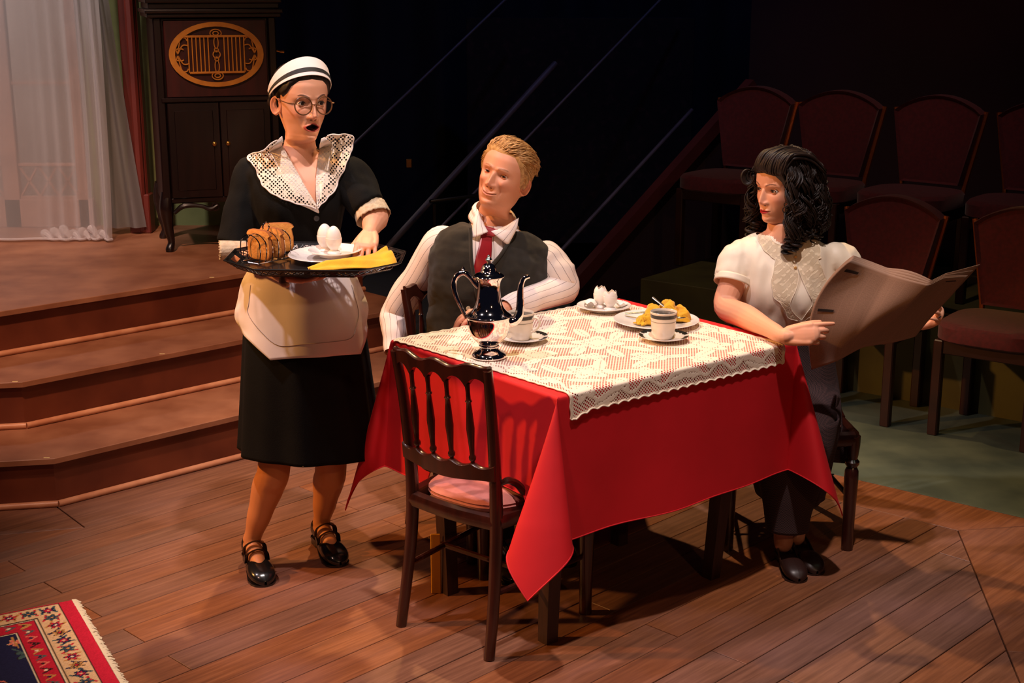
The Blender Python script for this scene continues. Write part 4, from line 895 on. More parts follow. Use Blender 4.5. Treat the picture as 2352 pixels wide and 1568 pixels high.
    for i in range(330):
        p = c + dx * (LX * i / 330); L_ = r1.uniform(0.012, 0.026); a = r1.uniform(-0.5, 0.5); d = (-dy + dx * a).normalized()
        p0 = Vector((p.x, p.y, 0.009)); p1 = Vector((p.x + d.x * L_ * 0.6, p.y + d.y * L_ * 0.6, 0.008)); p2 = Vector((p.x + d.x * L_, p.y + d.y * L_, 0.0022))
        fr.add(*tube([p0, p1, p2], [0.0026, 0.003, 0.0018], 5))
    o = fr.build('fringe', mat('cream_fringe_wool', srgb(232, 220, 196), 0.9), t); o['kind'] = 'stuff'
rug()
# ------------------------------------------------------------------ people: heads, hands, garments
from mathutils.bvhtree import BVHTree
M_skin = attr_mat('skin', 0.48, sub=0.10, spec=0.35, bump=0.05, bscale=500)
M_eyew = mat('eye_white', srgb(228, 214, 204), 0.15); M_iris = mat('eye_iris', srgb(44, 28, 20), 0.08)
M_hairdk = mat('dark_hair', srgb(22, 14, 11), 0.5, c2=srgb(36, 22, 16), scale=60, spec=0.32)
M_hairbl = mat('sandy_blond_hair', srgb(164, 118, 66), 0.48, c2=srgb(206, 160, 100), scale=70, spec=0.5)
M_lash = mat('eyelash', srgb(24, 14, 12), 0.5)
SKIN = np.array(srgb(226, 164, 132)[:3])
def sstep(a, b, x): t = np.clip((x - a) / (b - a), 0, 1); return t * t * (3 - 2 * t)
def head_grid(P):
    """returns (V[rows, cols, 3], colour) of a head in its own frame: x to the person's right, y forward, z up, eyes at z = 0"""
    nc = 168; t = np.linspace(-1, 1, nc + 1)[:-1]; th = math.pi * (0.55 * t + 0.45 * t ** 3)
    zz = np.concatenate([np.linspace(-0.215, -0.135, 12)[:-1], np.linspace(-0.135, 0.045, 116)[:-1], np.linspace(0.045, 0.105, 22)[:-1], 0.105 + 0.0115 * np.sin(np.linspace(0, math.pi / 2, 9))])
    kz = [-0.215, -0.17, -0.145, -0.132, -0.124, -0.118, -0.112, -0.10, -0.08, -0.055, -0.03, 0.0, 0.03, 0.055, 0.08, 0.10, 0.11, 0.1145, 0.1165]
    fr = [0.020, 0.013, 0.014, 0.022, 0.038, 0.060, 0.072, 0.0785, 0.081, 0.083, 0.085, 0.087, 0.091, 0.0895, 0.079, 0.058, 0.036, 0.018, -0.012]
    bk = [-0.078, -0.072, -0.068, -0.066, -0.066, -0.066, -0.067, -0.069, -0.076, -0.087, -0.096, -0.103, -0.106, -0.105, -0.097, -0.079, -0.058, -0.042, -0.018]
    wd_ = [0.068, 0.056, 0.052, 0.0505, 0.049, 0.048, 0.0475, 0.049, 0.055, 0.0620, 0.0680, 0.0725, 0.0765, 0.0765, 0.0695, 0.0535, 0.034, 0.020, 0.004]
    nk = P.get('neck', 1.0); jw = P.get('jaw', 1.0)
    f = np.interp(zz, kz, fr); b = np.interp(zz, kz, bk); w = np.interp(zz, kz, wd_)
    low = sstep(-0.115, -0.14, zz); w = w * (1 + (nk - 1) * low) * (1 + (jw - 1) * np.exp(-((zz + 0.085) / 0.03) ** 2)); f = f * (1 + 0.3 * (nk - 1) * low)
    # smooth the profiles
    for arr in (f, b, w):
        for _ in range(3): arr[1:-1] = 0.25 * arr[:-2] + 0.5 * arr[1:-1] + 0.25 * arr[2:]
    yc = np.interp(zz, [-0.215, -0.13, -0.10, 0.0, 0.06, 0.1165], [-0.03, -0.02, 0.005, -0.005, -0.012, -0.015])
    c, s = np.cos(th)[None], np.sin(th)[None]
    X = w[:, None] * np.sign(s) * np.abs(s) ** 0.93
    Yf = yc[:, None] + (f - yc)[:, None] * np.sign(c) * np.abs(c) ** (0.90 + 0.12 * sstep(0.03, -0.08, zz))[:, None]; Yb = yc[:, None] + (yc - b)[:, None] * np.sign(c) * np.abs(c) ** 0.92
    X = X * P.get('wide', 1.0)
    Y = np.where(c > 0, Yf, Yb); Z = zz[:, None] + 0 * X
    X = X * (1 - P.get('taper', 0.26) * sstep(-0.045, -0.112, Z) * sstep(0.0, 0.75, c) * sstep(-0.135, -0.12, Z))
    face = sstep(0.05, 0.45, c) * sstep(-0.128, -0.112, Z)
    G = lambda x0, z0, sx, sz: np.exp(-((np.abs(X) - x0) / sx) ** 2 - ((Z - z0) / sz) ** 2)
    G1 = lambda x0, z0, sx, sz: np.exp(-((X - x0) / sx) ** 2 - ((Z - z0) / sz) ** 2)
    d = -0.0125 * G(0.0315, 0.001, 0.0165, 0.0105) + P.get('brow', 0.004) * G(0.024, 0.019, 0.024, 0.007)
    d += -0.003 * G1(0, 0.010, 0.007, 0.008)
    ns = P.get('nose', 1.0)
    hn = np.interp(Z, [-0.054, -0.0505, -0.0465, -0.041, -0.0345, -0.025, -0.010, 0.008, 0.020], [0, 0.0015, 0.009, 0.0205, 0.0235, 0.0195, 0.0125, 0.0048, 0]) * ns
    sg = np.interp(Z, [-0.05, -0.035, -0.015, 0.01], [0.0105, 0.0098, 0.0078, 0.0085])
    d += hn * np.exp(-(np.abs(X) / sg) ** 2.3) + 0.0095 * G(0.0135, -0.0395, 0.0058, 0.0062) - 0.006 * G(0.0068, -0.0478, 0.0036, 0.0026)
    sm = P.get('smile', 0.0)
    d += (0.004 + 0.006 * sm) * G(0.044, -0.030 + 0.004 * sm, 0.019, 0.016) + 0.0045 * G1(0, -0.070, 0.030, 0.020) - (0.0015 + 0.003 * sm) * G(0.030 + 0.004 * sm, -0.058, 0.004, 0.016)
    dz = P.get('drop', 0.0)
    d += P.get('chin', 0.007) * G1(0, -0.1035 - dz * 0.4, 0.019, 0.012) - 0.003 * G1(0, -0.0885 - dz * 0.6, 0.020, 0.005)
    col = np.empty(X.shape + (3,)); col[:] = P.get('skin', SKIN)
    def tint(m, cc): col[:] = col * (1 - m[..., None]) + np.array(cc) * m[..., None]
    tint(0.30 * face * (G(0.046, -0.030, 0.020, 0.016) + 0.9 * G1(0, -0.036, 0.012, 0.010)), srgb(206, 100, 80)[:3])
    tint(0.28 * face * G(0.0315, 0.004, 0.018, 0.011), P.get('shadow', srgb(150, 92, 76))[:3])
    mw = P.get('mw', 0.024); lip = np.array(P.get('lip', srgb(176, 76, 68))[:3])
    zc = -0.0705 + P.get('mz', 0.0)
    ax = np.abs(X) / mw
    curve = sm * 0.0065 * (ax ** 2) + P.get('skew', 0) * X - 0.0012 * np.exp(-(X / 0.004) ** 2)
    if P.get('open'):
        mh = P['open']; zc2 = zc - mh * 0.55
        q = np.sqrt((X / (mw * 0.86)) ** 2 + np.where(Z > zc2, (Z - zc2) / (mh * (0.9 + 0.25 * np.cos(X / mw * 4))), (Z - zc2) / (mh * 0.95)) ** 2)
        d += 0.0050 * np.exp(-((q - 1.18) / 0.20) ** 2) - 0.024 * sstep(1.04, 0.80, q)
        tint(face * sstep(1.44, 1.30, q) * sstep(0.9, 1.0, q), lip); tint(face * sstep(1.02, 0.94, q), srgb(40, 8, 8)[:3])
        th_ = face * sstep(0.95, 0.85, q) * sstep(zc2 + mh * 0.42, zc2 + mh * 0.60, Z) * (np.abs(X) < mw * 0.55); tint(th_ * 0.8, srgb(214, 196, 180)[:3])
    else:
        ul = np.maximum(0.0, 0.0078 * (1 - ax ** 1.7) - 0.0016 * np.exp(-(X / 0.0035) ** 2)) * P.get('full', 1.0); ll = np.maximum(0.0, 0.0088 * (1 - ax ** 2)) * P.get('full', 1.0)
        zl = Z - (zc + curve)
        d += 0.0042 * np.exp(-((zl - 0.0042) / 0.0042) ** 2) * sstep(1.1, 0.7, ax) + 0.0050 * np.exp(-((zl + 0.0048) / 0.0045) ** 2) * sstep(1.0, 0.6, ax) - 0.0042 * np.exp(-(zl / 0.0016) ** 2) * sstep(1.15, 0.9, ax)
        m = np.where(zl > 0, sstep(ul + 0.0007, ul - 0.0007, zl), sstep(-ll - 0.0007, -ll + 0.0007, zl)) * (ax < 1.02); tint(face * m * P.get('lipmix', 1.0), lip)
        tint(face * np.exp(-(zl / 0.0011) ** 2) * sstep(1.12, 1.0, ax) * 0.75, srgb(90, 30, 26)[:3])
    # eyebrows coloured into the skin, and nostrils
    bz = 0.0205 + P.get('browz', 0.0); bx = (np.abs(X) - 0.012) / 0.034; arc = bz + P.get('arch', 0.007) * np.sin(np.clip(bx, 0, 1) * 2.4) - P.get('frown', 0.0) * np.clip(1 - bx, 0, 1) ** 2
    th_b = P.get('bthick', 0.0030) * (1 - 0.55 * np.clip(bx, 0, 1)); bm_ = sstep(1.25, 0.7, np.abs(Z - arc) / th_b) * sstep(-0.06, 0.10, bx) * sstep(1.08, 0.9, bx)
    tint(face * bm_ * P.get('bmix', 0.85), P.get('browc', srgb(52, 32, 24))[:3]); d += 0.0012 * bm_
    tint(face * G(0.0070, -0.0480, 0.0034, 0.0022), srgb(70, 26, 22)[:3])
    Y = Y + d * face
    if dz: Z = Z - dz * sstep(-0.060, -0.085, Z) * sstep(-0.14, -0.118, Z) * sstep(-0.2, 0.5, c)
    kl = P.get('lower', 1.0); Z = np.where(Z < -0.045, -0.045 + (Z + 0.045) * np.where(Z > -0.125, kl, 1.0) + np.where(Z > -0.125, 0, (1 - kl) * 0.08), Z)
    return np.stack([X, Y, Z], -1), col
def grid_faces(r, c, keep=None):
    F = []
    for i in range(r - 1):
        for k in range(c):
            j = (k + 1) % c
            if keep is None or (keep[i, k] and keep[i, j] and keep[i + 1, k] and keep[i + 1, j]): F.append((i * c + k, i * c + j, (i + 1) * c + j, (i + 1) * c + k))
    return F
def ear_mesh(side, sc=1.0):
    V = []; F = []; nr, na = 9, 30
    for i in range(nr + 1):
        r = i / nr
        for k in range(na):
            a = 2 * math.pi * k / na; ca, sa = math.cos(a), math.sin(a)
            hh = 0.031 * (1.0 if sa > 0 else 0.98); wd2 = 0.0185 * (1.0 + 0.22 * sa)
            y = -wd2 * ca * r; z = hh * sa * r
            rim = math.exp(-((r - 0.86) / 0.14) ** 2) * (1.0 if (ca > -0.72) else 0.35); inner = math.exp(-((r - 0.50) / 0.13) ** 2) * (0.7 if sa > -0.5 else 0.2)
            x = 0.006 + 0.0085 * rim + 0.004 * inner - 0.006 * math.exp(-(r / 0.3) ** 2) + 0.010 * (ca * r + 0.2) * 0.9
            V.append(Vector((side * x * sc, y * sc, z * sc)))
    n = len(V)
    for i in range(nr):
        for k in range(na): F.append((i * na + k, i * na + (k + 1) % na, (i + 1) * na + (k + 1) % na, (i + 1) * na + k))
    b = len(V)
    for k in range(na):
        p = V[nr * na + k]; V.append(Vector((p.x - side * 0.010, p.y * 0.55, p.z * 0.62)))
    for k in range(na): F.append((nr * na + k, nr * na + (k + 1) % na, b + (k + 1) % na, b + k))
    return V, F
def head_parts(P, Mh, Mb):
    """skin of head, lids and ears in world space; the neck blends from the head frame to the body frame"""
    g, col = head_grid(P); r, c, _ = g.shape; V = []; out = []
    for i in range(r):
        for k in range(c):
            v = Vector(g[i, k]); s = float(sstep(-0.112, -0.20, v.z))
            V.append((Mh @ v).lerp(Mb @ v, s))
    F = grid_faces(r, c); F.append(tuple((r - 1) * c + k for k in range(c)))
    out.append((V, F, col.reshape(-1, 3)))
    sk = np.array(P.get('skin', SKIN))
    for s in (-1, 1):
        E_, F_ = ear_mesh(s, P.get('ear', 1.0)); M = Mh @ Matrix.Translation((s * 0.0705, -0.012, -0.012)) @ Matrix.Rotation(R(-8), 4, 'X')
        out.append(([M @ v for v in E_], F_, np.array([sk * np.array([1.0, 0.84, 0.80]) * (0.62 if 60 <= q < 130 else 1.0) for q in range(len(E_))])))  # inner ear rings darkened in the skin colour as shade of the hollow
        # eyelids: shells around the eyeball
        ce = Vector((s * 0.0315, EYE_Y, 0.001)); up, lo = P.get('lid', (22, 20)); pitch = P.get('lidpitch', 0)
        for sg, amp in ((1, up), (-1, lo)):
            LV = []; n1, n2 = 20, 10; lc = []
            for j in range(n2 + 1):
                for i in range(n1 + 1):
                    u = -1 + 2 * i / n1; e0 = amp * (1 - abs(u) ** 2.2) * sg + pitch + (3.0 * u * s); e = e0 + (80 * sg - e0) * (j / n2)
                    az = u * 54; rr_ = 0.01335 + (0.0006 if j == 0 else 0)
                    d = Vector((math.sin(R(az)) * math.cos(R(e)), math.cos(R(az)) * math.cos(R(e)), math.sin(R(e)))); LV.append(Mh @ (ce + d * rr_))
                    lc.append(sk * (np.array([0.78, 0.66, 0.62]) if (sg > 0 and j < 6) else np.array([0.92, 0.84, 0.8])))
            F2 = [(j * (n1 + 1) + i, j * (n1 + 1) + i + 1, (j + 1) * (n1 + 1) + i + 1, (j + 1) * (n1 + 1) + i) for j in range(n2) for i in range(n1)]
            out.append((LV, F2, np.array(lc)))
    return out, g, col
EYE_Y = 0.0655
def eye_objs(P, Mh, gaze, parent):
    for s in (-1, 1):
        ce = Vector((s * 0.0315, EYE_Y, 0.001)); gd = Vector(gaze).normalized()
        q = Vector((0, 0, 1)).rotation_difference(gd).to_matrix().to_4x4(); M = Mh @ Matrix.Translation(ce) @ q
        prof = [(0.0122 * math.sin(a), 0.0122 * math.cos(a)) for a in np.linspace(math.pi - 0.02, 0.46, 18)]
        V, F = lathe([(max(r_, 0.0002), z) for r_, z in prof], 28); eb = MB().add(V, F, M=M).build('eyeball', M_eyew, parent)
        prof = [(0.01245 * math.sin(a), 0.01245 * math.cos(a)) for a in np.linspace(0.50, 0.02, 8)]
        V, F = lathe([(max(r_, 0.0002), z) for r_, z in prof], 24); MB().add(V, F, M=M).build('iris', M_iris, eb)
        up, lo = P.get('lid', (22, 20)); pts = []
        for i in range(15):
            u = -1.02 + 2.04 * i / 14; e = up * max(0, 1 - abs(u) ** 2.2) + P.get('lidpitch', 0) + 3.0 * u * s; az = u * 54
            d = Vector((math.sin(R(az)) * math.cos(R(e)), math.cos(R(az)) * math.cos(R(e)), math.sin(R(e)))); pts.append(Mh @ (ce + d * 0.0139))
        MB().add(*tube(pts, P.get('lash', 0.0009), 6)).build('eyelashes', M_lash, eb)
def join_body(name, pieces, parent, label=None):
    V = []; F = []; C_ = []
    for v, f, c in pieces:
        b = len(V); V += v; F += [tuple(i + b for i in q) for q in f]; C_.append(np.asarray(c) if np.ndim(c) == 2 else np.tile(np.asarray(c), (len(v), 1)))
    o = make(name, V, F, M_skin, parent, angle=180, col=np.concatenate(C_))
    if label: o['label'] = label
    return o

FING = {'index': (0.0265, 0.090, 0.070, 0.0083), 'middle': (0.0085, 0.095, 0.078, 0.0085), 'ring': (-0.0100, 0.091, 0.072, 0.0081), 'little': (-0.0270, 0.081, 0.056, 0.0070)}
def hand_parts(pose, side, sc=1.0, nails=None):
    """hand in its own frame: fingers along +y, back of the hand +z; side +1 puts the thumb at +x"""
    parts = []
    def T(p): return Vector((p[0] * side * sc, p[1] * sc, p[2] * sc))
    tips = {}
    parts.append(tube([T((0, -0.004, 0)), T((0, 0.012, 0)), T((0.001, 0.036, 0.001)), T((0.0, 0.066, 0.001)), T((0.0, 0.084, 0.001))], [0.022 * sc, 0.028 * sc, 0.034 * sc, 0.036 * sc, 0.032 * sc], 16, n=4, flat=0.42, up=(0, 0, 1), roundcap=True))
    for nme, (kx, ky, L_, r_) in FING.items():
        sp_, c1, c2_, c3 = pose[nme]
        parts.append(tube([T((kx * 0.5, 0.004, 0.0)), T((kx * 0.8, ky * 0.5, 0.002)), T((kx, ky, 0.0015))], [0.0135 * sc, 0.0128 * sc, 0.0108 * sc], 12, n=3, roundcap=True))
        p = Vector((kx, ky, 0.001)); pts = [p.copy()]; cur = 0.0; ang_ = R(-sp_)
        for seg, cc in ((0.44, c1), (0.30, c2_), (0.26, c3)):
            cur += R(cc); d = Vector((-math.sin(ang_) * -1 * math.cos(cur) * (1 if True else 1), math.cos(ang_) * math.cos(cur), -math.sin(cur)))
            d = Vector((math.sin(R(sp_)) * math.cos(cur), math.cos(R(sp_)) * math.cos(cur), -math.sin(cur)))
            p = p + d * (L_ * seg); pts.append(p.copy())
        parts.append(tube([T(q) for q in pts], [r_ * 1.08 * sc, r_ * 0.98 * sc, r_ * 0.90 * sc, r_ * 0.74 * sc], 12, n=4, roundcap=True)); tips[nme] = T(pts[-1])
    (tx, ty, tz), (c1, c2_) = pose.get('thumb_dir', (0.75, 0.62, -0.25)), pose.get('thumb_curl', (18, 22))
    d = Vector((tx, ty, tz)).normalized(); p = Vector((0.018, 0.016, -0.006)); pts = [p.copy()]; bend = Vector(pose.get('thumb_bend', (-0.5, 0.8, -0.3))).normalized()
    for seg, cc in ((0.044, 0), (0.033, c1), (0.027, c2_)):
        d = (d * math.cos(R(cc)) + bend * math.sin(R(cc))).normalized(); p = p + d * seg; pts.append(p.copy())
    parts.append(tube([T(q) for q in pts], [0.0155 * sc, 0.0118 * sc, 0.0102 * sc, 0.0082 * sc], 12, n=4, roundcap=True)); tips['thumb'] = T(pts[-1])
    parts.append(tube([T((0.014, 0.010, -0.004)), T((0.019, 0.040, -0.006)), T((0.020, 0.066, -0.003))], [0.013 * sc, 0.014 * sc, 0.010 * sc], 10, n=3, roundcap=True))
    parts.append(tube([T((-0.018, 0.006, -0.004)), T((-0.023, 0.045, -0.004)), T((-0.022, 0.068, -0.002))], [0.012 * sc, 0.0125 * sc, 0.010 * sc], 10, n=3, roundcap=True))
    return parts, tips
def xf(parts, M): return [([M @ v for v in V], F) for V, F in parts]
def ringpts(c, rv, fv, w, fr, bk, n=44, e=0.88):
    out = []
    for k in range(n):
        a = 2 * math.pi * k / n; s, q = math.sin(a), math.cos(a)
        out.append(Vector(c) + Vector(rv) * (w * math.copysign(abs(s) ** e, s)) + Vector(fv) * ((fr if q > 0 else bk) * math.copysign(abs(q) ** e, q)))
    return out
def interp_rings(rs, n):
    """rs: list of (c, rv, fv, w, fr, bk) -> smooth in between"""
    cs = spline([r[0] for r in rs], n); rv = spline([r[1] for r in rs], n); fv = spline([r[2] for r in rs], n)
    wv = spline([(r[3], r[4], r[5]) for r in rs], n)
    return [(c, a.normalized(), b.normalized(), max(w.x, 0.002), max(w.y, 0.002), max(w.z, 0.002)) for c, a, b, w in zip(cs, rv, fv, wv)]
def bvh_of(V, F): return BVHTree.FromPolygons([tuple(v) for v in V], F)
CAMP = Vector((0, 0, CAMH))
def hit(bvh, px, py, off=0.004, default_Y=None):
    d = (at(px, py, 4.0) - CAMP).normalized(); loc, nrm, _, _ = bvh.ray_cast(CAMP, d)
    if loc is None: return at(px, py, default_Y) if default_Y else None
    if nrm.dot(d) > 0: nrm = -nrm
    return loc + nrm * off
def proj(p):
    q = Vector(p) - CAMP; z = q.y * _C - q.z * _S; return (1176 + FPX * q.x / z, 784 - FPX * (q.y * _S + q.z * _C) / z)
def inpoly(x, y, poly):
    r_ = False; n = len(poly); j = n - 1
    for i in range(n):
        xi, yi = poly[i]; xj, yj = poly[j]
        if (yi > y) != (yj > y) and x < (xj - xi) * (y - yi) / (yj - yi) + xi: r_ = not r_
        j = i
    return r_
def strip_sheet(bvh, left, right, nu, nv, off, defY, wav=None):
    """a sheet laid over a body: left and right are pixel polylines that bound it; it sits off metres above the cloth below"""
    A = spline([(a, b, 0) for a, b in left], 8); B = spline([(a, b, 0) for a, b in right], 8)
    def pick(L_, t): x = t * (len(L_) - 1); i = min(int(x), len(L_) - 2); return L_[i].lerp(L_[i + 1], x - i)
    V = []; UV = []; last = defY
    for j in range(nv + 1):
        a, b = pick(A, j / nv), pick(B, j / nv)
        for i in range(nu + 1):
            q = a.lerp(b, i / nu); p = hit(bvh, q.x, q.y, off + (wav(i / nu, j / nv) if wav else 0))
            if p is None: p = at(q.x, q.y, last)
            last = p.y; V.append(p); UV.append((q.x / 700, q.y / 700))
    # soften jumps
    m = nu + 1
    for _ in range(3):
        W = [v.copy() for v in V]
        for j in range(nv + 1):
            for i in range(1, nu): V[j * m + i] = W[j * m + i] * 0.5 + (W[j * m + i - 1] + W[j * m + i + 1]) * 0.25
        W = [v.copy() for v in V]
        for j in range(1, nv):
            for i in range(m): V[j * m + i] = W[j * m + i] * 0.5 + (W[(j - 1) * m + i] + W[(j + 1) * m + i]) * 0.25
    F = [(j * m + i, j * m + i + 1, (j + 1) * m + i + 1, (j + 1) * m + i) for j in range(nv) for i in range(nu)]
    return V, F, UV
def wrinkle(V, amp, sc, seed=0.0, stretch=(1, 1, 1), z0=None):
    out = []
    me = None
    for v in V:
        n = fbm((v.x * stretch[0] + seed, v.y * stretch[1], v.z * stretch[2]), sc, 3); out.append(n * amp)
    return out
def displace(V, F, amp, sc, seed=0.0, stretch=(1, 1, 1), mask=None):
    me = bpy.data.meshes.new('d'); me.from_pydata([tuple(v) for v in V], [], F); me.update(); N = [v.normal.copy() for v in me.vertices]; bpy.data.meshes.remove(me)
    return [v + n * (amp * (mask(v) if mask else 1.0) * fbm((v.x * stretch[0] + seed, v.y * stretch[1] + seed * 0.7, v.z * stretch[2]), sc, 3)) for v, n in zip(V, N)]
def drop_faces(V, F, test):
    keep = [f for f in F if not test(sum((V[i] for i in f), Vector()) / len(f))]
    used = sorted(set(i for f in keep for i in f)); mp = {o_: n_ for n_, o_ in enumerate(used)}
    return [V[i] for i in used], [tuple(mp[i] for i in f) for f in keep]
UP = Vector((0, 0, 1))
# ------------------------------------------------------------------ the maid with the tray
M_blackcl = mat('black_dress_cotton', srgb(9, 9, 9), 0.9, c2=srgb(13, 13, 12), scale=12, bump=0.2, bscale=300, spec=0.2)
M_whitecl = mat('white_apron_cotton', srgb(236, 226, 222), 0.8, c2=srgb(230, 218, 214), scale=5, bump=0.15, bscale=30)
M_shoe = mat('black_shoe_leather', srgb(20, 18, 18), 0.22, c2=srgb(26, 22, 20), scale=15, coat=0.3)
M_cuff = mat('ecru_cuff_lace', srgb(206, 188, 160), 0.85, c2=srgb(186, 166, 138), scale=80, bump=0.5, bscale=160)
M_tights = np.array(srgb(206, 134, 84)[:3])
def shoe_parts(parent, M, straps=2, heel=0.03, mat_=None, name='shoe'):
    mat_ = mat_ or M_shoe
    ys = 0.5 - 0.5 * np.cos(np.linspace(0, 1, 45) * math.pi); L_ = 0.245
    def sm(a): 
        for _ in range(4): a[1:-1] = 0.25 * a[:-2] + 0.5 * a[1:-1] + 0.25 * a[2:]
        return a
    Wd = np.interp(ys, [0, .08, .3, .55, .75, .88, .95, .985, 1], [0.014, 0.029, 0.031, 0.038, 0.044, 0.040, 0.030, 0.018, 0.004]); Ht = np.interp(ys, [0, .06, .2, .45, .62, .8, .93, 1], [0.052, 0.062, 0.052, 0.046, 0.056, 0.048, 0.036, 0.014])
    Al = np.interp(ys, [0, .05, .16, .3, .52, .585, .60, 1], [180, 140, 118, 108, 110, 135, 180, 180]); Wd, Ht = sm(Wd), sm(Ht)
    rings = []
    for t, w, h, al in zip(ys, Wd, Ht, Al):
        y = L_ * t; zb = heel * float(sstep(0.55, 0.25, t)) + 0.006; out = []
        for k in range(25):
            a = R(-al + 2 * al * k / 24); out.append((w * math.copysign(abs(math.sin(a)) ** 0.85, math.sin(a)), y, zb + h * 0.5 - h * 0.5 * math.copysign(abs(math.cos(a)) ** 0.8, math.cos(a))))
        rings.append(out)
    V, F = loft(rings, cap=False, closed=False); V, F = solid([M @ v for v in V], F, 0.003)
    o = MB().add(V, F).build(name, mat_, parent, angle=70)
    sole = MB(); rr_ = []
    for t in ys:
        y = L_ * t; w = np.interp(t, [0, .08, .3, .55, .75, .88, .95, .985, 1], [0.014, 0.030, 0.029, 0.038, 0.046, 0.042, 0.032, 0.020, 0.006]); zb = heel * float(sstep(0.55, 0.25, t))
        rr_.append([(-w, y, zb), (w, y, zb), (w, y, zb + 0.007), (-w, y, zb + 0.007)])
    sole.add(*loft(rr_), M=M)
    if heel > 0.01: sole.add(*box(0.048, 0.058, heel + 0.002, (0, 0.031, heel / 2), 0.006), M=M)
    sole.build('sole', mat_, o)
    for i in range(straps):
        y = 0.098 + 0.032 * i; zt = (0.086 - 0.010 * i) + heel * (0.55 - 0.25 * i)
        so = MB().add(*tube([(-0.036, y - 0.004, zt - 0.040), (-0.030, y, zt - 0.010), (0, y + 0.004, zt + 0.004), (0.030, y, zt - 0.010), (0.036, y - 0.004, zt - 0.040)], 0.0090, 8, n=5, flat=0.25, up=(0, 0, 1)), M=M).build('strap', mat_, o)
        if i == 0:
            MB().add(*tube([(s * 0.007 + -0.024, y + q * 0.010, zt - 0.001 + 0.003 * -s * -1) for s, q in ((-1, -1), (1, -1), (1, 1), (-1, 1))], 0.0011, 5, closed=True), M=M).build('buckle', M_brass, so)
    return o
maid = thing('person', 'woman in black maid dress, white apron, cap and round glasses carrying a tray', 'person', (-0.70, 4.40, 0))
maid_inv = Matrix.Translation((0.70, -4.40, 0))
def W2L(o): o.matrix_parent_inverse = Matrix.Translation(-Vector(o.parent.location)) if o.parent else Matrix()
fb = Vector((0.16, -1, 0)).normalized(); rb = fb.cross(UP)
def build_maid():
    cx, cy = -0.682, 4.43
    C = lambda z, dx=0, dy=0: Vector((cx + dx, cy + dy, z))
    torso = [(C(0.90), rb, fb, 0.160, 0.118, 0.125), (C(1.0), rb, fb, 0.142, 0.105, 0.11), (C(1.09), rb, fb, 0.117, 0.092, 0.085), (C(1.17), rb, fb, 0.132, 0.108, 0.088), (C(1.24), rb, fb, 0.145, 0.128, 0.095),
             (C(1.30), rb, fb, 0.150, 0.110, 0.10), (C(1.345, 0.002), rb, fb, 0.152, 0.080, 0.09), (C(1.375, 0.006), rb, fb, 0.105, 0.054, 0.075), (C(1.397, 0.008), rb, fb, 0.058, 0.038, 0.055), (C(1.41, 0.010), rb, fb, 0.040, 0.030, 0.045)]
    def trings(g, lo=0, hi=99):
        return [ringpts(c, a, b, w + g, f + g, k + g) for c, a, b, w, f, k in interp_rings(torso[lo:hi], 5)]
    pieces = []
    skinT = remesh([loft(trings(0.0)), tube([C(1.30, 0.004, -0.01), C(1.36, 0.006, -0.004), C(1.41, 0.010, 0.0), C(1.44, 0.012, -0.002)], [0.085, 0.068, 0.0515, 0.047], 20, n=4)], 0.006, 14); skin_bvh = bvh_of(*skinT)
    pieces.append(([Vector(v) for v in skinT[0]], skinT[1], SKIN))
    # head
    hf = Vector((math.sin(R(31)), -math.cos(R(31)), -0.02)); Mh = orient(Vector((-0.655, 4.395, 1.551)), hf, Vector((0.03, 0.0, 1)))
    Mb = orient(Vector((-0.672, 4.420, 1.548)), fb, UP)
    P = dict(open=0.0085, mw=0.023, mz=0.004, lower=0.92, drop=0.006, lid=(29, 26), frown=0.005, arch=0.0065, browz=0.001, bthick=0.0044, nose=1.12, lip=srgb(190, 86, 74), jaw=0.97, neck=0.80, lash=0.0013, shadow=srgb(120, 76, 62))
    hp, g, col = head_parts(P, Mh, Mb); pieces += hp
    # arms, hands
    shR, elR, wrR = Vector((-0.825, 4.44, 1.318)), at(540, 568, 4.38), at(655, 632, 4.12)
    shL, elL, wrL = Vector((-0.520, 4.42, 1.318)), at(862, 496, 4.34), at(849, 535, 4.255)
    relax = dict(index=(3, 20, 18, 10), middle=(0, 22, 20, 10), ring=(-3, 24, 22, 12), little=(-7, 26, 24, 14))
    hp_, _ = hand_parts(dict(index=(4, 8, 10, 6), middle=(0, 6, 8, 6), ring=(-4, 8, 10, 6), little=(-9, 10, 10, 6), thumb_dir=(0.9, 0.5, 0.15)), -1, 0.97)
    Mr = orient(wrR, (wrR - elR) * 0.6 + Vector((0.10, 0.02, 0.03)), Vector((0, 0.1, -1)))
    armR = remesh([tube([shR, shR.lerp(elR, 0.5), elR, elR.lerp(wrR, 0.35), wrR.lerp(elR, 0.12), wrR], [0.048, 0.043, 0.040, 0.040, 0.029, 0.0255], 16, n=5, roundcap=True, flat=1.0)] + xf(hp_, Mr), 0.0026, 4)
    pieces.append((armR[0], armR[1], SKIN))
    hp_, _ = hand_parts(dict(index=(4, 22, 30, 20), middle=(1, 24, 32, 20), ring=(-3, 24, 32, 20), little=(-8, 22, 30, 20), thumb_dir=(-0.1, 0.85, -0.5) if False else (0.55, 0.72, -0.5), thumb_curl=(12, 18), thumb_bend=(-0.3, 0.5, -0.8)), 1, 0.98)
    Ml = orient(wrL, Vector((-0.04, -0.95, -0.26)), Vector((0.10, -0.26, 0.95)))
    armL = remesh([tube([shL, shL.lerp(elL, 0.5), elL, elL.lerp(wrL, 0.45), wrL], [0.048, 0.043, 0.041, 0.034, 0.0225], 16, n=5, roundcap=True)] + xf(hp_, Ml), 0.0022, 4)
    pieces.append((armL[0], armL[1], SKIN))
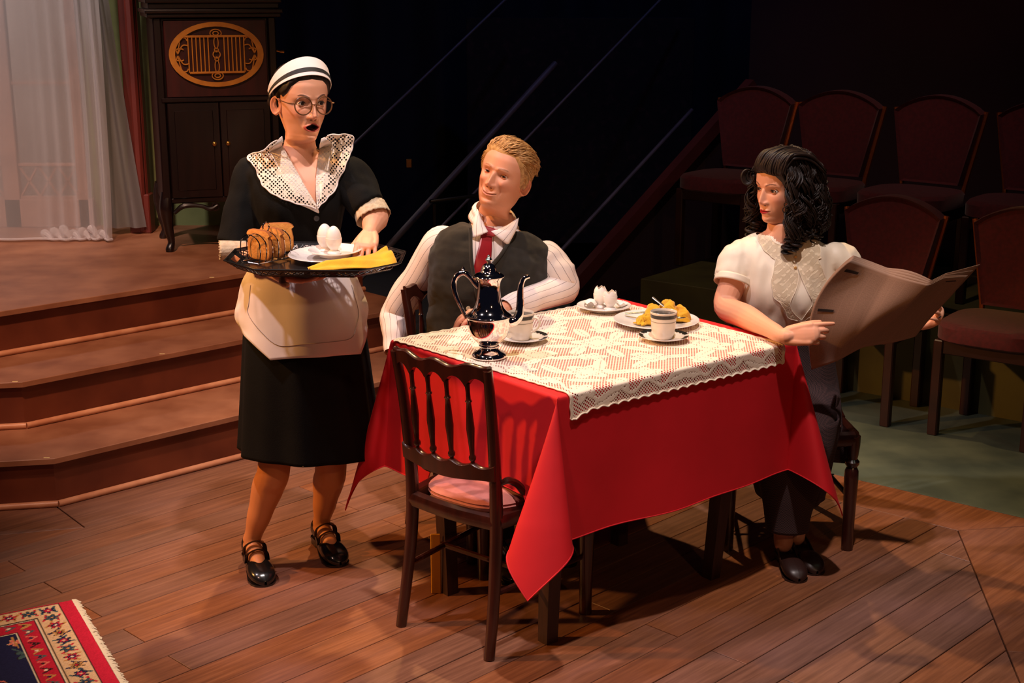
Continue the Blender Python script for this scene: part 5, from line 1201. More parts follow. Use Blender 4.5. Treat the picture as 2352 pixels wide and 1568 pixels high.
    # legs in tights, feet
    def leg(hip, kn, an, toe):
        ft = [an + Vector((0, 0, -0.015)), an.lerp(toe, 0.45) + Vector((0, 0, -0.006)), toe + Vector((0, 0, 0.0))]
        Lg = remesh([tube([hip, hip.lerp(kn, 0.5), kn, kn.lerp(an, 0.28) + Vector((0, 0.012, 0)), kn.lerp(an, 0.62) + Vector((0, 0.004, 0)), an.lerp(kn, 0.10), an], [0.085, 0.075, 0.054, 0.0545, 0.042, 0.030, 0.031], 18, n=5), tube(ft, [0.031, 0.028, 0.014], 12, n=4, roundcap=True)], 0.005, 5)
        pieces.append((Lg[0], Lg[1], M_tights))
    a1, a2 = at(578, 1252, 4.385), at(738, 1216, 4.54)
    a1.z = 0.088; a2.z = 0.088
    t1 = Vector((-0.815, 4.235, 0.026)); t2 = Vector((-0.592, 4.395, 0.026))
    leg(Vector((-0.765, 4.43, 0.86)), at(630, 1068, 4.345), a1, t1); leg(Vector((-0.60, 4.45, 0.86)), at(760, 1068, 4.49), a2, t2)
    body = join_body('body', pieces, maid); W2L(body)
    eye_objs(P, Mh, (-0.10, 1, 0.06), body)
    for s_ in body.children: pass
    # shoes
    for an, toe in ((a1, t1), (a2, t2)):
        d = Vector((toe.x - an.x, toe.y - an.y, 0)).normalized(); heel_p = Vector((an.x, an.y, 0)) - d * 0.052
        W2L(shoe_parts(maid, orient(heel_p, d, UP), 2, 0.030))
    # dress
    up = [ringpts(c, a, b, w + 0.008, f + 0.008, k + 0.008) for c, a, b, w, f, k in interp_rings(torso[1:10], 5)]
    def sleeve(sh, el, r0, r1, end):
        e = sh.lerp(el, end); inn = Vector((cx, cy, sh.z - 0.01)).lerp(sh, 0.55)
        return tube([inn, sh + Vector((0, 0, 0.004)), sh.lerp(el, 0.35), e], [0.055, r0, r1, r1 * 0.97], 20, n=6)
    dt = remesh([loft(up), sleeve(shR, elR, 0.062, 0.063, 0.96), sleeve(shL, elL, 0.062, 0.063, 0.80)], 0.006, 8)
    dV = displace(dt[0], dt[1], 0.010, 9, 2.0, (1, 1, 0.5))
    vneck = [(642, 300), (652, 335), (672, 380), (700, 430), (724, 472), (731, 472), (735, 430), (738, 380), (744, 330), (750, 300)]
    bz = bvh_of(dV, dt[1])
    dV, dF = drop_faces(dV, dt[1], lambda p: (p.y < 4.42 and inpoly(*proj(p), vneck)) or p.z > 1.402)
    dress = make('dress', dV, dF, M_blackcl, maid, angle=180); W2L(dress)
    # skirt: flared with soft folds
    sk_c = [(1.10, 0.122, 0.098, 0.095, 0, 0), (1.03, 0.150, 0.122, 0.12, 0, 0), (0.95, 0.175, 0.145, 0.14, 0, 0), (0.80, 0.196, 0.165, 0.155, 0.004, -0.01), (0.62, 0.214, 0.178, 0.165, 0.006, -0.01), (0.50, 0.226, 0.184, 0.172, 0.008, -0.012), (0.405, 0.236, 0.190, 0.178, 0.010, -0.015)]
    rs = interp_rings([(Vector((cx + dx, cy + dy, z)), rb, fb, w, f, k) for z, w, f, k, dx, dy in sk_c], 8); rings = []
    for i, (c, a, b, w, f, k) in enumerate(rs):
        t = i / (len(rs) - 1); R_ = ringpts(c, a, b, w, f, k, 120, 0.95); cc = c
        rings.append([cc + (p - cc) * (1 + t * (0.030 * math.sin(j / 120 * 2 * math.pi * 7 + 1.0) + 0.018 * math.sin(j / 120 * 2 * math.pi * 12 + 0.4))) + Vector((0, 0, 0.012 * t ** 4 * math.sin(j / 120 * 2 * math.pi + 0.4))) for j, p in enumerate(R_)])
    sv, sf = loft(rings, cap=False); sV, sF = solid(sv, sf, 0.004); W2L(make('skirt', sV, sF, M_blackcl, maid, angle=180))
    sk_b = bvh_of(sv, sf)
    # apron over the skirt
    Lp = [(618, 560), (585, 600), (556, 645), (546, 690), (540, 735), (585, 781), (628, 824)]; Rp = [(772, 560), (800, 600), (824, 645), (838, 680), (847, 712), (832, 765), (817, 812)]
    aV, aF, _ = strip_sheet(sk_b, Lp, Rp, 40, 44, 0.007, 4.25, lambda u, v: 0.006 * v * (0.6 + math.sin(u * 11 + v * 2)) + 0.010 * v)
    V2, F2 = solid(aV, aF, 0.0025); ap_ = make('apron', V2, F2, M_whitecl, maid, angle=180); W2L(ap_)
    ab = bvh_of(aV, aF)
    st_ = [(577, 655), (573, 695), (572, 722), (600, 762), (640, 793), (700, 790), (760, 785), (806, 776), (818, 745), (822, 715), (812, 675), (806, 655)]
    pts = [hit(ab, p.x, p.y, 0.0022) for p in spline([(a, b, 0) for a, b in st_], 5)]
    W2L(MB().add(*tube([p for p in pts if p is not None], 0.0011, 5)).build('stitched_seam', mat('seam_thread', srgb(170, 152, 146), 0.9), maid))
    V2, F2, _ = strip_sheet(bz, [(620, 566), (618, 590)], [(775, 556), (778, 584)], 30, 4, 0.006, 4.3); V2, F2 = solid(V2, F2, 0.003); W2L(make('apron_waistband', V2, F2, M_whitecl, maid, angle=180))
    # lace collar
    M_coll = lace_mat('eyelet_collar_lace', srgb(238, 222, 204), 0.0115, 0.040, None)
    allb = bvh_of(*(lambda a, b: ([*a[0], *b[0]], [*a[1], *[tuple(i + len(a[0]) for i in f) for f in b[1]]]))((dV, dF), skinT))
    def scal(pts, n, amp):
        q = spline([(a, b, 0) for a, b in pts], n); out = []
        for i, p in enumerate(q):
            tdir = (q[min(i + 1, len(q) - 1)] - q[max(i - 1, 0)]).normalized(); out.append((p.x + tdir.y * amp * abs(math.sin(i * 0.62)) * -1, p.y - tdir.x * amp * abs(math.sin(i * 0.62)) * -1))
        return out
    inL = [(648, 312), (655, 338), (672, 378), (697, 424), (726, 471)]; outL = [(636, 322), (604, 348), (571, 366), (590, 384), (602, 410), (614, 432), (640, 450), (676, 463), (726, 474)]
    inR = [(738, 318), (731, 350), (727, 390), (724, 430), (726, 471)]; outR = [(752, 312), (782, 311), (809, 314), (806, 342), (797, 372), (786, 402), (766, 432), (746, 456), (728, 474)]
    for inn, out_, sg in ((inL, outL, 1), (inR, outR, -1)):
        ss = scal(out_, 6, 3.2 * sg)
        A, B = (ss, inn) if sg > 0 else (inn, ss)
        cV, cF, cUV = strip_sheet(allb, A, B, 26, 70, 0.006, 4.3, lambda u, v: 0.004)
        co = make('lace_collar', cV, cF, [M_coll], maid, angle=180); set_uv(co, [(u * 0.92, v * 0.92) for u, v in cUV]); W2L(co)
        m = 27; edge = [cV[j * m + (0 if sg > 0 else 26)] for j in range(71)]
        W2L(MB().add(*tube(edge, 0.0022, 6)).build('collar_scallop_edge', M_whitecl, maid))
        # plain inner band of the collar
        mid = [tuple((Vector((*a, 0)).lerp(Vector((*b, 0)), 0.45))[:2]) for a, b in zip([tuple(p[:2]) for p in spline([(x, y, 0) for x, y in inn], 5)], [tuple(spline([(x, y, 0) for x, y in out_], 5)[int(i * (len(out_) * 5 - 5) / 20)][:2]) for i in range(21)])]
        A, B = (mid, [tuple(p[:2]) for p in spline([(x, y, 0) for x, y in inn], 5)]) if sg > 0 else ([tuple(p[:2]) for p in spline([(x, y, 0) for x, y in inn], 5)], mid)
        pV, pF, _ = strip_sheet(allb, A, B, 10, 40, 0.0085, 4.3); pV, pF = solid(pV, pF, 0.0015); W2L(make('collar_facing', pV, pF, M_whitecl, maid, angle=180))
    tV, tF, _ = strip_sheet(allb, [(676, 466), (704, 476), (731, 488)], [(727, 470), (730, 477), (733, 486)], 6, 8, 0.005, 4.3); tV, tF = solid(tV, tF, 0.002); W2L(make('collar_point', tV, tF, M_whitecl, maid, angle=180))
    b0 = hit(allb, 727, 500, 0.004, 4.3); W2L(MB().add(*lathe([(0.0005, 0), (0.0085, 0), (0.009, 0.001), (0.0085, 0.002), (0.006, 0.0015), (0.0005, 0.0015)], 20), M=orient(b0, (0, 0, 1), (0.1, -1, 0))).build('button', mat('dark_button', srgb(58, 56, 58), 0.3), maid))
    # lace cuffs
    def cuff(c, ax, r_, w, nm):
        V = []; F = []; n = 48; m = 8; fr_ = orient(c, ax, UP)
        for j in range(m + 1):
            for k in range(n):
                a = 2 * math.pi * k / n; rr_ = r_ * (1 + 0.10 * (j / m) + 0.02 * math.sin(a * 16)); V.append(fr_ @ Vector((rr_ * math.cos(a), w * (j / m + (0.05 * math.sin(a * 20) if j == m else 0)), rr_ * math.sin(a))))
        for j in range(m):
            for k in range(n): F.append((j * n + k, j * n + (k + 1) % n, (j + 1) * n + (k + 1) % n, (j + 1) * n + k))
        W2L(make('lace_cuff', *solid(V, F, 0.002), M_cuff, maid, angle=180))
    axL = (elL - shL).normalized(); cuff(shL.lerp(elL, 0.80) - axL * 0.004, (axL + Vector((-0.15, -0.10, -0.1))).normalized(), 0.051, 0.042, 'l')
    cuff(at(566, 573, 4.33), Vector((-1, -0.16, 0.01)), 0.0265, 0.082, 'r')
    # hair, cap, glasses
    nrow, ncol, _ = g.shape; X, Y, Z = g[..., 0], g[..., 1], g[..., 2]; front = np.arctan2(np.abs(X), Y)
    hl = np.interp(front, [0, 0.5, 0.8, 1.0, 1.25, 1.45, 1.7, 3.15], [0.076, 0.070, 0.052, 0.030, 0.018, 0.026, -0.02, -0.075])
    keep = (Z > hl - 0.010); off = -0.005 + 0.013 * sstep(-0.010, 0.012, Z - hl)
    cen = np.array([0, -0.012, 0.02]); dirn = g - cen; dirn /= np.linalg.norm(dirn, axis=-1, keepdims=True)
    rowsn = 0.0011 * np.sin(X * 620 + Y * 40)
    hg = g + dirn * (off + rowsn * sstep(0, 0.02, Z - hl))[..., None]
    hV = [Mh @ Vector(p) for p in hg.reshape(-1, 3)]; hF = grid_faces(nrow, ncol, keep)
    hr_ = MB().add(hV, hF)
    for k in range(26):                                  # low rolled bun and loose curls at the nape
        a = k / 26 * 2 * math.pi; hr_.add(*tube([Mh @ Vector((0.058 + 0.022 * math.cos(a + q) * 0.9, -0.075 - 0.012 * math.sin(a * 2), 0.012 + 0.030 * math.sin(a + q))) for q in (0, 0.35, 0.7, 1.1)], [0.004, 0.0075, 0.0075, 0.004], 7, n=3))
    hr_.add(*tube([Mh @ Vector((x, -0.102 - 0.016 * math.cos(x * 16), -0.010)) for x in np.linspace(-0.065, 0.065, 9)], [0.012, 0.022, 0.026, 0.027, 0.027, 0.027, 0.026, 0.022, 0.012], 12, n=3))
    W2L(hr_.build('hair', M_hairdk, maid, angle=180))
    capW, capB = MB(), MB()
    def cap_pt(phi, h, out=0.0):
        c, s = math.cos(phi), math.sin(phi); ce = math.cos(phi * 0.62)
        base_ = Vector((0.0800 * s, -0.014 + 0.084 * c, 0.083 - 0.060 * (1 - c))); hgt = 0.010 + 0.042 * math.cos(phi * 0.9)
        return base_ + Vector((s * 0.004 * h, -0.030 * h * c - 0.012 * h, hgt * h)) + Vector((s, c, 0.35)) * (0.0155 + out)
    def band(mb, h0, h1, out, n=44, m=6, t=0.0022):
        V = []; F = []
        for j in range(m + 1):
            for i in range(n + 1): V.append(Mh @ cap_pt(R(-98) + R(196) * i / n, h0 + (h1 - h0) * j / m, out))
        F = [(j * (n + 1) + i, j * (n + 1) + i + 1, (j + 1) * (n + 1) + i + 1, (j + 1) * (n + 1) + i) for j in range(m) for i in range(n)]
        mb.add(*solid(V, F, t))
    band(capW, 0.0, 1.0, 0.0, m=14)
    V = []; n = 44
    for j in range(9):
        t = j / 8
        for i in range(n + 1):
            p = cap_pt(R(-98) + R(196) * i / n, 1.0); q = Vector((p.x * 0.7, -0.060, 0.098 - 0.05 * (abs(p.x) / 0.085) ** 2)); pp = p.lerp(q, t); pp.z += 0.010 * math.sin(math.pi * t); V.append(Mh @ pp)
    capW.add(V, [(j * (n + 1) + i, j * (n + 1) + i + 1, (j + 1) * (n + 1) + i + 1, (j + 1) * (n + 1) + i) for j in range(8) for i in range(n)])
    co = capW.build('cap', M_whitecl, maid, angle=60); W2L(co)
    band(capB, 0.20, 0.42, 0.0020, m=3, t=0.0008); bo = capB.build('cap_band', mat('black_ribbon', (0.006, 0.006, 0.008, 1), 0.7), co, angle=60); bo.matrix_parent_inverse = co.matrix_parent_inverse.copy() if False else Matrix()
    M_horn = mat('horn_rimmed_frame', srgb(120, 78, 46), 0.25, c2=srgb(86, 52, 30), scale=40)
    gl_ = MB()
    for s in (-1, 1):
        ce = Vector((s * 0.0345, 0.0935, -0.004)); yaw = s * R(7)
        gl_.add(*tube([Mh @ (ce + Vector((0.0270 * math.cos(a) * math.cos(yaw), -0.0270 * math.cos(a) * math.sin(yaw), 0.0270 * math.sin(a)))) for a in np.linspace(0, 2 * math.pi, 33)[:-1]], 0.0021, 8, closed=True))
        gl_.add(*tube([Mh @ Vector((s * 0.0610, 0.0895, 0.002)), Mh @ Vector((s * 0.070, 0.086, 0.003)), Mh @ Vector((s * 0.0745, 0.06, 0.003)), Mh @ Vector((s * 0.0765, 0.0, 0.006)), Mh @ Vector((s * 0.0765, -0.020, -0.004))], [0.0022, 0.0024, 0.0018, 0.0016, 0.0014], 8, n=4))
    gl_.add(*tube([Mh @ Vector((x, 0.0950 + 0.003 * math.cos(x * 120), 0.0)) for x in np.linspace(-0.0082, 0.0082, 7)], 0.0016, 8))
    go = gl_.build('glasses', M_horn, maid); W2L(go)
    for s in (-1, 1):
        ce = Vector((s * 0.0345, 0.0933, -0.004)); V, F = lathe([(0.0003, 0.0009), (0.012, 0.0006), (0.0258, 0), (0.0258, -0.0008), (0.0003, -0.0001)], 32)
        MB().add(V, F, M=Mh @ Matrix.Translation(ce) @ Matrix.Rotation(R(-90), 4, 'X')).build('lens', M_lens, go)
M_lens = sheer_mat('clear_lens', (0.9, 0.9, 0.9, 1), 0.0, 0.05)
_nt = M_lens.node_tree
build_maid()

# ------------------------------------------------------------------ tray and what it carries
M_japan = mat('black_japanned_metal', (0.008, 0.008, 0.009, 1), 0.22, 0.2, c2=(0.014, 0.013, 0.013, 1), scale=30, coat=0.4)
TRZ = 1.095; trc = at(727, 608, 4.10); TRC = Vector((trc.x, trc.y))
tray = thing('tray', 'black octagonal metal tray with pierced rim held by the maid', 'tray', (TRC.x, TRC.y, TRZ), R(-1))
tray.rotation_euler = (R(2.0), R(0.6), R(-1))
hx, hy, ch_ = 0.226, 0.160, 0.095
oct_ = [(-hx + ch_, -hy), (hx - ch_, -hy), (hx, -hy + ch_), (hx, hy - ch_), (hx - ch_, hy), (-hx + ch_, hy), (-hx, hy - ch_), (-hx, -hy + ch_)]
MB().add(*prism(oct_, -0.002, 0.001, 0.0005)).build('tray_floor', M_japan, tray, smooth=False)
for i in range(8):
    a, b = Vector((*oct_[i], 0.0)), Vector((*oct_[(i + 1) % 8], 0.0)); ka, kb = 1.155, 1.155
    A2, B2 = Vector((a.x * 1.15, a.y * 1.17, 0.024)), Vector((b.x * 1.15, b.y * 1.17, 0.024)); rim = MB()
    def pt(u, v): return a.lerp(b, u).lerp(A2.lerp(B2, u), v)
    th = 0.0016
    def bar(u0, v0, u1, v1, w): rim.add(*tube([pt(u0, v0), pt(u1, v1)], w, 5))
    L_ = (b - a).length; nn = max(3, int(L_ / 0.017))
    bar(0, 1, 1, 1, 0.0026); bar(0, 0, 1, 0, 0.0022)
    rim.add(*solid([pt(u, v) for v in (0.72, 1.0) for u in (0, 1)], [(0, 1, 3, 2)], 0.0015)); rim.add(*solid([pt(u, v) for v in (0.0, 0.25) for u in (0, 1)], [(0, 1, 3, 2)], 0.0015))
    if i in (2, 6):
        rim.add(*solid([pt(u, v) for v in (0.0, 1.0) for u in (0, 0.28)], [(0, 1, 3, 2)], 0.0015)); rim.add(*solid([pt(u, v) for v in (0.0, 1.0) for u in (0.72, 1)], [(0, 1, 3, 2)], 0.0015))
    else:
        for k in range(nn):
            u0, u1 = k / nn, (k + 1) / nn; bar(u0, 0.22, u1, 0.75, 0.0016); bar(u1, 0.22, u0, 0.75, 0.0016)
            if k % 4 == 3: rim.add(*solid([pt(u, v) for v in (0.2, 0.8) for u in (u0, u1)], [(0, 1, 3, 2)], 0.0014))
    rim.build('pierced_rim', M_japan, tray, smooth=False)
def on_tray(px, py): p = fl(px, py, TRZ + 0.003); return Vector((p.x, p.y, TRZ + 0.0055))
ptp = on_tray(748, 596)
o = plate('white dinner plate on the tray', (ptp.x, ptp.y, ptp.z - 0.002), 0.112); o.rotation_euler = (R(2), 0, 0)
o = plate('small white plate stacked on the dinner plate on the tray', (ptp.x + 0.030, ptp.y - 0.006, ptp.z + 0.0125), 0.080); o.rotation_euler = (R(2), 0, 0)
def egg(label, loc):
    V = []; F = []; n, m = 28, 18
    for j in range(m + 1):
        for i in range(n): V.append(egg_pt(2 * math.pi * i / n, 0.004 + 0.992 * j / m, 0.0228))
    F = [(j * n + i, j * n + (i + 1) % n, (j + 1) * n + (i + 1) % n, (j + 1) * n + i) for j in range(m) for i in range(n)]
    V = [(v[0], v[1], v[2] * 1.12) for v in V]
    e_ = MB().add(V, F).build('egg', M_egg, angle=180); e_.location = loc; return tag(e_, label, 'egg')
ez = ptp.z + 0.0125 + 0.006
for dx, dy, lb, le in ((-0.004, 0.030, 'white egg cup at the back of the tray', 'white boiled egg in the rear egg cup on the tray'), (0.028, -0.012, 'white egg cup at the front of the tray', 'white boiled egg in the front egg cup on the tray')):
    egg_cup(lb, (ptp.x + dx, ptp.y + dy, ez)); egg(le, (ptp.x + dx, ptp.y + dy, ez + 0.051))
nk_a = on_tray(712, 622); nk_b = on_tray(895, 605)
def nap_tray():
    V = []; nu, nv = 70, 26; d = (nk_b - nk_a); wv = Vector((-d.y, d.x, 0)).normalized()
    for j in range(nv + 1):
        for i in range(nu + 1):
            u, v = i / nu, j / nv; prof = math.sin(math.pi * v); z = 0.003 + 0.014 * prof * min(1, u * 5) + 0.008 * u ** 2 * prof + 0.012 * u * abs(math.sin(v * 9 + u * 5)) * prof + 0.004 * math.sin(v * 15 + u * 6) * prof + 0.012 * max(0, u - 0.86) / 0.14 * (0.4 + 0.6 * abs(math.sin(v * 7)))
            w_ = (0.022 + 0.042 * min(1, u * 1.6) + 0.01 * math.sin(u * 9)) * (v - 0.5) * 2
            p = nk_a + d * u + wv * (w_ + 0.012 * u * math.sin(u * 7)) + Vector((0, 0, z)); V.append(p)
    F = [(j * (nu + 1) + i, j * (nu + 1) + i + 1, (j + 1) * (nu + 1) + i + 1, (j + 1) * (nu + 1) + i) for j in range(nv) for i in range(nu)]
    tag(MB().add(*solid(V, F, 0.003)).build('napkin', M_yel, angle=180), 'folded yellow napkin along the front of the tray', 'napkin')
nap_tray()
# toast rack with toast
M_chrome = mat('chrome_wire', (0.75, 0.72, 0.70, 1), 0.08, 1.0)
M_toast = mat('toast_crumb', srgb(228, 162, 78), 0.85, c2=srgb(196, 122, 48), scale=26, bump=0.5, bscale=140)
M_crust = mat('toast_crust', srgb(176, 106, 48), 0.8, c2=srgb(148, 82, 34), scale=30, bump=0.3)
tr0 = on_tray(612, 600); rk = thing('toast_rack', 'chrome wire toast rack on the tray', 'toast rack', tuple(tr0), R(53))
for k in range(6):
    x = -0.062 + 0.0248 * k
    pts = [(x, -0.036, 0.004), (x, -0.042, 0.03)] + [(x, 0.042 * -math.cos(a), 0.052 + 0.034 * math.sin(a)) for a in np.linspace(0.2, math.pi - 0.2, 9)] + [(x, 0.042, 0.03), (x, 0.036, 0.004)]
    MB().add(*tube(pts, 0.0017, 7, n=2)).build('wire_arch', M_chrome, rk)
for s in (-1, 1): MB().add(*tube([(-0.066, s * 0.036, 0.004), (0.066, s * 0.036, 0.004)], 0.0019, 7)).build('base_rail', M_chrome, rk)
for s in (-1, 1): MB().add(*tube([(s * 0.063, -0.036, 0.004), (s * 0.063, 0.036, 0.004)], 0.0019, 7)).build('end_rail', M_chrome, rk)
MB().add(*tube([(-0.062, 0, 0.086), (0.062, 0, 0.086)], 0.0018, 7)).build('top_wire', M_chrome, rk)
MB().add(*tube([(0.004 + 0.0125 * math.cos(a), 0.0, 0.101 + 0.0135 * math.sin(a)) for a in np.linspace(0, 2 * math.pi, 25)[:-1]], 0.0022, 8, closed=True)).build('ring_handle', M_chrome, rk)
def toast(label, loc, rz, tilt, seed):
    r_ = random.Random(seed); w, h_, t_ = 0.048, 0.092, 0.011; out = []
    for a in np.linspace(0, 2 * math.pi, 49)[:-1]:
        c, s = math.cos(a), math.sin(a); x = w * math.copysign(abs(c) ** 0.42, c); z = h_ / 2 * math.copysign(abs(s) ** 0.42, s)
        if s > 0.3: x *= 1.08 + 0.02 * math.sin(a * 5)
        if 0.05 < s < 0.35: x *= 0.93
        out.append((x + r_.uniform(-.0004, .0004), z + h_ / 2))
    tt = thing('toast', label, 'toast', loc, rz); tt.rotation_euler = (tilt, 0, rz)
    MB().add(*loft([[(x * k, y, (z - h_ / 2) * k + h_ / 2) for x, z in out] for y, k in ((-t_ / 2, 0.95), (-t_ / 2 - 0.0006, 0.93), (-t_ / 2 - 0.0006, 0.5), (-t_ / 2 - 0.0006, 0.02))], cap=True)).build('crumb_face', M_toast, tt)
    MB().add(*loft([[(x * k, y, (z - h_ / 2) * k + h_ / 2) for x, z in out] for y, k in ((-t_ / 2, 0.955), (-t_ / 2 + 0.002, 1.0), (t_ / 2 - 0.002, 1.0), (t_ / 2, 0.955), (t_ / 2 + 0.0006, 0.93))], cap=True)).build('crust', M_crust, tt)
Mk = Matrix.Translation(tr0) @ Matrix.Rotation(R(53), 4, 'Z')
for x, lb, sd in ((-0.024, 'slice of toast in the middle slot of the toast rack', 2), (0.026, 'slice of toast in the slot next to the ring handle', 3)):
    p = Mk @ Vector((x, 0, 0.006)); toast(lb, tuple(p), R(53 - 90), R(0), sd)
p = on_tray(640, 584); toast('slice of toast leaning upright at the back of the toast rack', (p.x, p.y, p.z + 0.004), R(14), R(-6), 4)
# ------------------------------------------------------------------ the seated man in the knitted waistcoat
def stripe_mat(name, c, line, k, rough=0.75):
    m = mat(name, c, rough, bump=0.2, bscale=40, scale=10); nt = m.node_tree; b = nt.nodes['Principled BSDF']
    uv = nd(nt, 'ShaderNodeUVMap'); uv.uv_map = 'uv'; sx = nd(nt, 'ShaderNodeSeparateXYZ'); nt.links.new(uv.outputs[0], sx.inputs[0])
    fr_ = mth(nt, 'FRACT', mth(nt, 'MULTIPLY', sx.outputs[0], k)); ln = mth(nt, 'LESS_THAN', fr_, 0.055)
    mx = nd(nt, 'ShaderNodeMix', data_type='RGBA'); nt.links.new(ln, mx.inputs['Factor']); mx.inputs[6].default_value = c; mx.inputs[7].default_value = line
    nt.links.new(mx.outputs[2], b.inputs['Base Color']); return m
M_shirt = stripe_mat('pinstripe_shirt_cotton', srgb(238, 222, 214), srgb(120, 104, 108), 1.0)
M_vest = mat('olive_black_wool_knit', srgb(25, 21, 12), 0.95, c2=srgb(34, 29, 18), scale=40, bump=0.3, bscale=900, sheen=0.1)
M_tie = mat('crimson_satin', srgb(150, 8, 22), 0.3, c2=srgb(136, 6, 18), scale=12, sheen=0.2)
M_trous = mat('dark_trousers', srgb(20, 20, 24), 0.85, c2=srgb(26, 26, 30), scale=20)
man = thing('person', 'fair haired man in dark waistcoat, striped shirt and red tie sitting at table', 'person', (-0.10, 4.74, 0))
def tube_uv(pts, rad, sides, n, up=(0, 0, 1), folds=None, rep=12):
    """a sleeve: tube with uv (stripe count around, length) and folds(t, a) -> radius factor"""
    P_ = spline(pts, n); r_ = lerp_list(list(rad), n); fr_ = frames(P_, up); V = []; UV = []; F = []
    m = len(P_)
    for i, ((T, u, v), p, rr_) in enumerate(zip(fr_, P_, r_)):
        for k in range(sides + 1):
            a = 2 * math.pi * k / sides; q = rr_ * (1 + (folds(i / (m - 1), a) if folds else 0)); V.append(p + u * (math.cos(a) * q) + v * (math.sin(a) * q)); UV.append((k / sides * rep, i / m))
    for i in range(m - 1):
        for k in range(sides): F.append((i * (sides + 1) + k, i * (sides + 1) + k + 1, (i + 1) * (sides + 1) + k + 1, (i + 1) * (sides + 1) + k))
    return V, F, UV
def build_man():
    f = Vector((0.46, -0.89, 0)).normalized(); rt = f.cross(UP)
    # shoulders: his right (image left) nearer the viewer
    nb = at(1140, 508, 4.820); pel = Vector((-0.138, 4.785, 0.50)); up_ax = (nb - pel).normalized()
    lean = Vector((0.05, 0, 0))
    def C(t): return pel.lerp(nb, t)
    rt2 = (rt + UP * 0.17).normalized()     # the right shoulder is raised, the left one leans on the elbow
    tor = [(C(-0.04), rt, f, 0.195, 0.13, 0.12), (C(0.12), rt, f, 0.192, 0.135, 0.11), (C(0.32), rt, f, 0.188, 0.128, 0.10), (C(0.52), rt, f, 0.196, 0.128, 0.11), (C(0.70), rt2, f, 0.210, 0.128, 0.12),
           (C(0.82), rt2, f, 0.210, 0.108, 0.115), (C(0.90), rt2, f, 0.185, 0.078, 0.10), (C(0.955), rt2, f, 0.115, 0.058, 0.08), (C(1.0), rt2, f, 0.066, 0.050, 0.062)]
    pieces = []
    skinT = remesh([loft([ringpts(c, a, b, w - 0.010, fr - 0.008, bk - 0.010) for c, a, b, w, fr, bk in interp_rings(tor, 4)]), tube([C(0.88), C(0.96), C(1.06)], [0.09, 0.064, 0.055], 18, n=4)], 0.007, 10)
    pieces.append((skinT[0], skinT[1], SKIN))
    # head: turned to the image left, chin lifted, tilted
    hf = Vector((-0.40, -0.89, 0.20)).normalized(); Mh = orient(at(1158, 404, 4.785), hf, Vector((0.34, 0.06, 1))); Mb = orient(at(1150, 410, 4.815), f, (up_ax + Vector((0, 0, 0.5))))
    P = dict(smile=1.25, mw=0.0275, lid=(16, 10), skin=SKIN * np.array([0.97, 0.90, 0.86]), full=0.62, lipmix=0.55, lip=srgb(184, 96, 82), nose=1.08, brow=0.006, browc=srgb(120, 82, 50), bmix=0.6, bthick=0.0038, arch=0.005, jaw=1.10, wide=1.07, neck=1.10, chin=0.006, taper=0.16, ear=1.08, lash=0.0005, skew=0.05, lower=0.97)
    hp, g, col = head_parts(P, Mh, Mb); pieces += hp
    shR, elR, wrR = at(1010, 560, 4.810), at(912, 715, 4.910), at(908, 810, 4.810)
    shL, elL, wrL = at(1250, 590, 4.890), at(1275, 690, 4.850), at(1150, 702, 4.710)
    elL.z = TZ + 0.050; wrL = fl(1148, 716, TZ + 0.035)
    hpz, _ = hand_parts(dict(index=(3, 24, 26, 16), middle=(0, 26, 28, 16), ring=(-3, 28, 30, 18), little=(-7, 30, 30, 18)), 1, 1.08)
    Ml = orient(wrL, Vector((-0.9, -0.35, -0.06)), Vector((0.0, -0.2, 1))); aL = remesh([tube([elL.lerp(wrL, 0.6), wrL], [0.034, 0.029], 14, n=3, roundcap=True)] + xf(hpz, Ml), 0.0026, 4); pieces.append((aL[0], aL[1], P['skin']))
    hpz, _ = hand_parts(dict(index=(3, 30, 30, 16), middle=(0, 32, 32, 16), ring=(-3, 34, 32, 18), little=(-7, 36, 34, 18)), -1, 1.08)
    Mr = orient(wrR, Vector((0.15, -0.35, -0.9)), Vector((-0.9, -0.2, 0.1))); aR = remesh([tube([elR.lerp(wrR, 0.6), wrR], [0.034, 0.029], 14, n=3, roundcap=True)] + xf(hpz, Mr), 0.0026, 4); pieces.append((aR[0], aR[1], P['skin']))
    body = join_body('body', pieces, man); W2L(body); eye_objs(P, Mh, (-0.10, 1, 0.10), body)
    # legs in trousers under the table, shoes
    for s, kx, ky, fx, fy in ((1, -0.06, 4.42, -0.06, 4.36), (-1, 0.12, 4.55, 0.13, 4.50)):
        hip = pel + rt * (0.09 * s) + UP * 0.0
        V, F = tube([hip, Vector((kx, ky, 0.50)), Vector((fx + 0.01, fy + 0.06, 0.10))], [0.085, 0.070, 0.058], 16, n=8); W2L(MB().add(V, F).build('trouser_leg', M_trous, man))
        W2L(shoe_parts(man, orient(Vector((fx, fy + 0.10, 0)), Vector((0.25, -1, 0)), UP), 0, 0.02))
    # shirt: torso, sleeves with folds
    def sh_t(g, a=0, b=99): return [ringpts(c, q, w_, w + g, fr + g, bk + g) for c, q, w_, w, fr, bk in interp_rings(tor[a:b], 5)]
    def foldA(k1, k2, amp): return lambda t, a: amp * (0.6 * math.sin(t * k1 + 2.0 * math.cos(a)) + 0.4 * math.sin(t * k2 + 3 * math.sin(a) + 1)) + 0.06 * math.sin(math.pi * t)
    V, F, UV = tube_uv([shR + Vector((0.05, 0.0, 0.0)), shR, shR.lerp(elR, 0.5), elR, elR.lerp(wrR, 0.5), wrR], [0.050, 0.056, 0.054, 0.054, 0.050, 0.040], 44, 10, folds=foldA(26, 41, 0.06), rep=14)
    o = make('shirt_sleeve', V, F, M_shirt, man, angle=180); set_uv(o, UV); W2L(o)
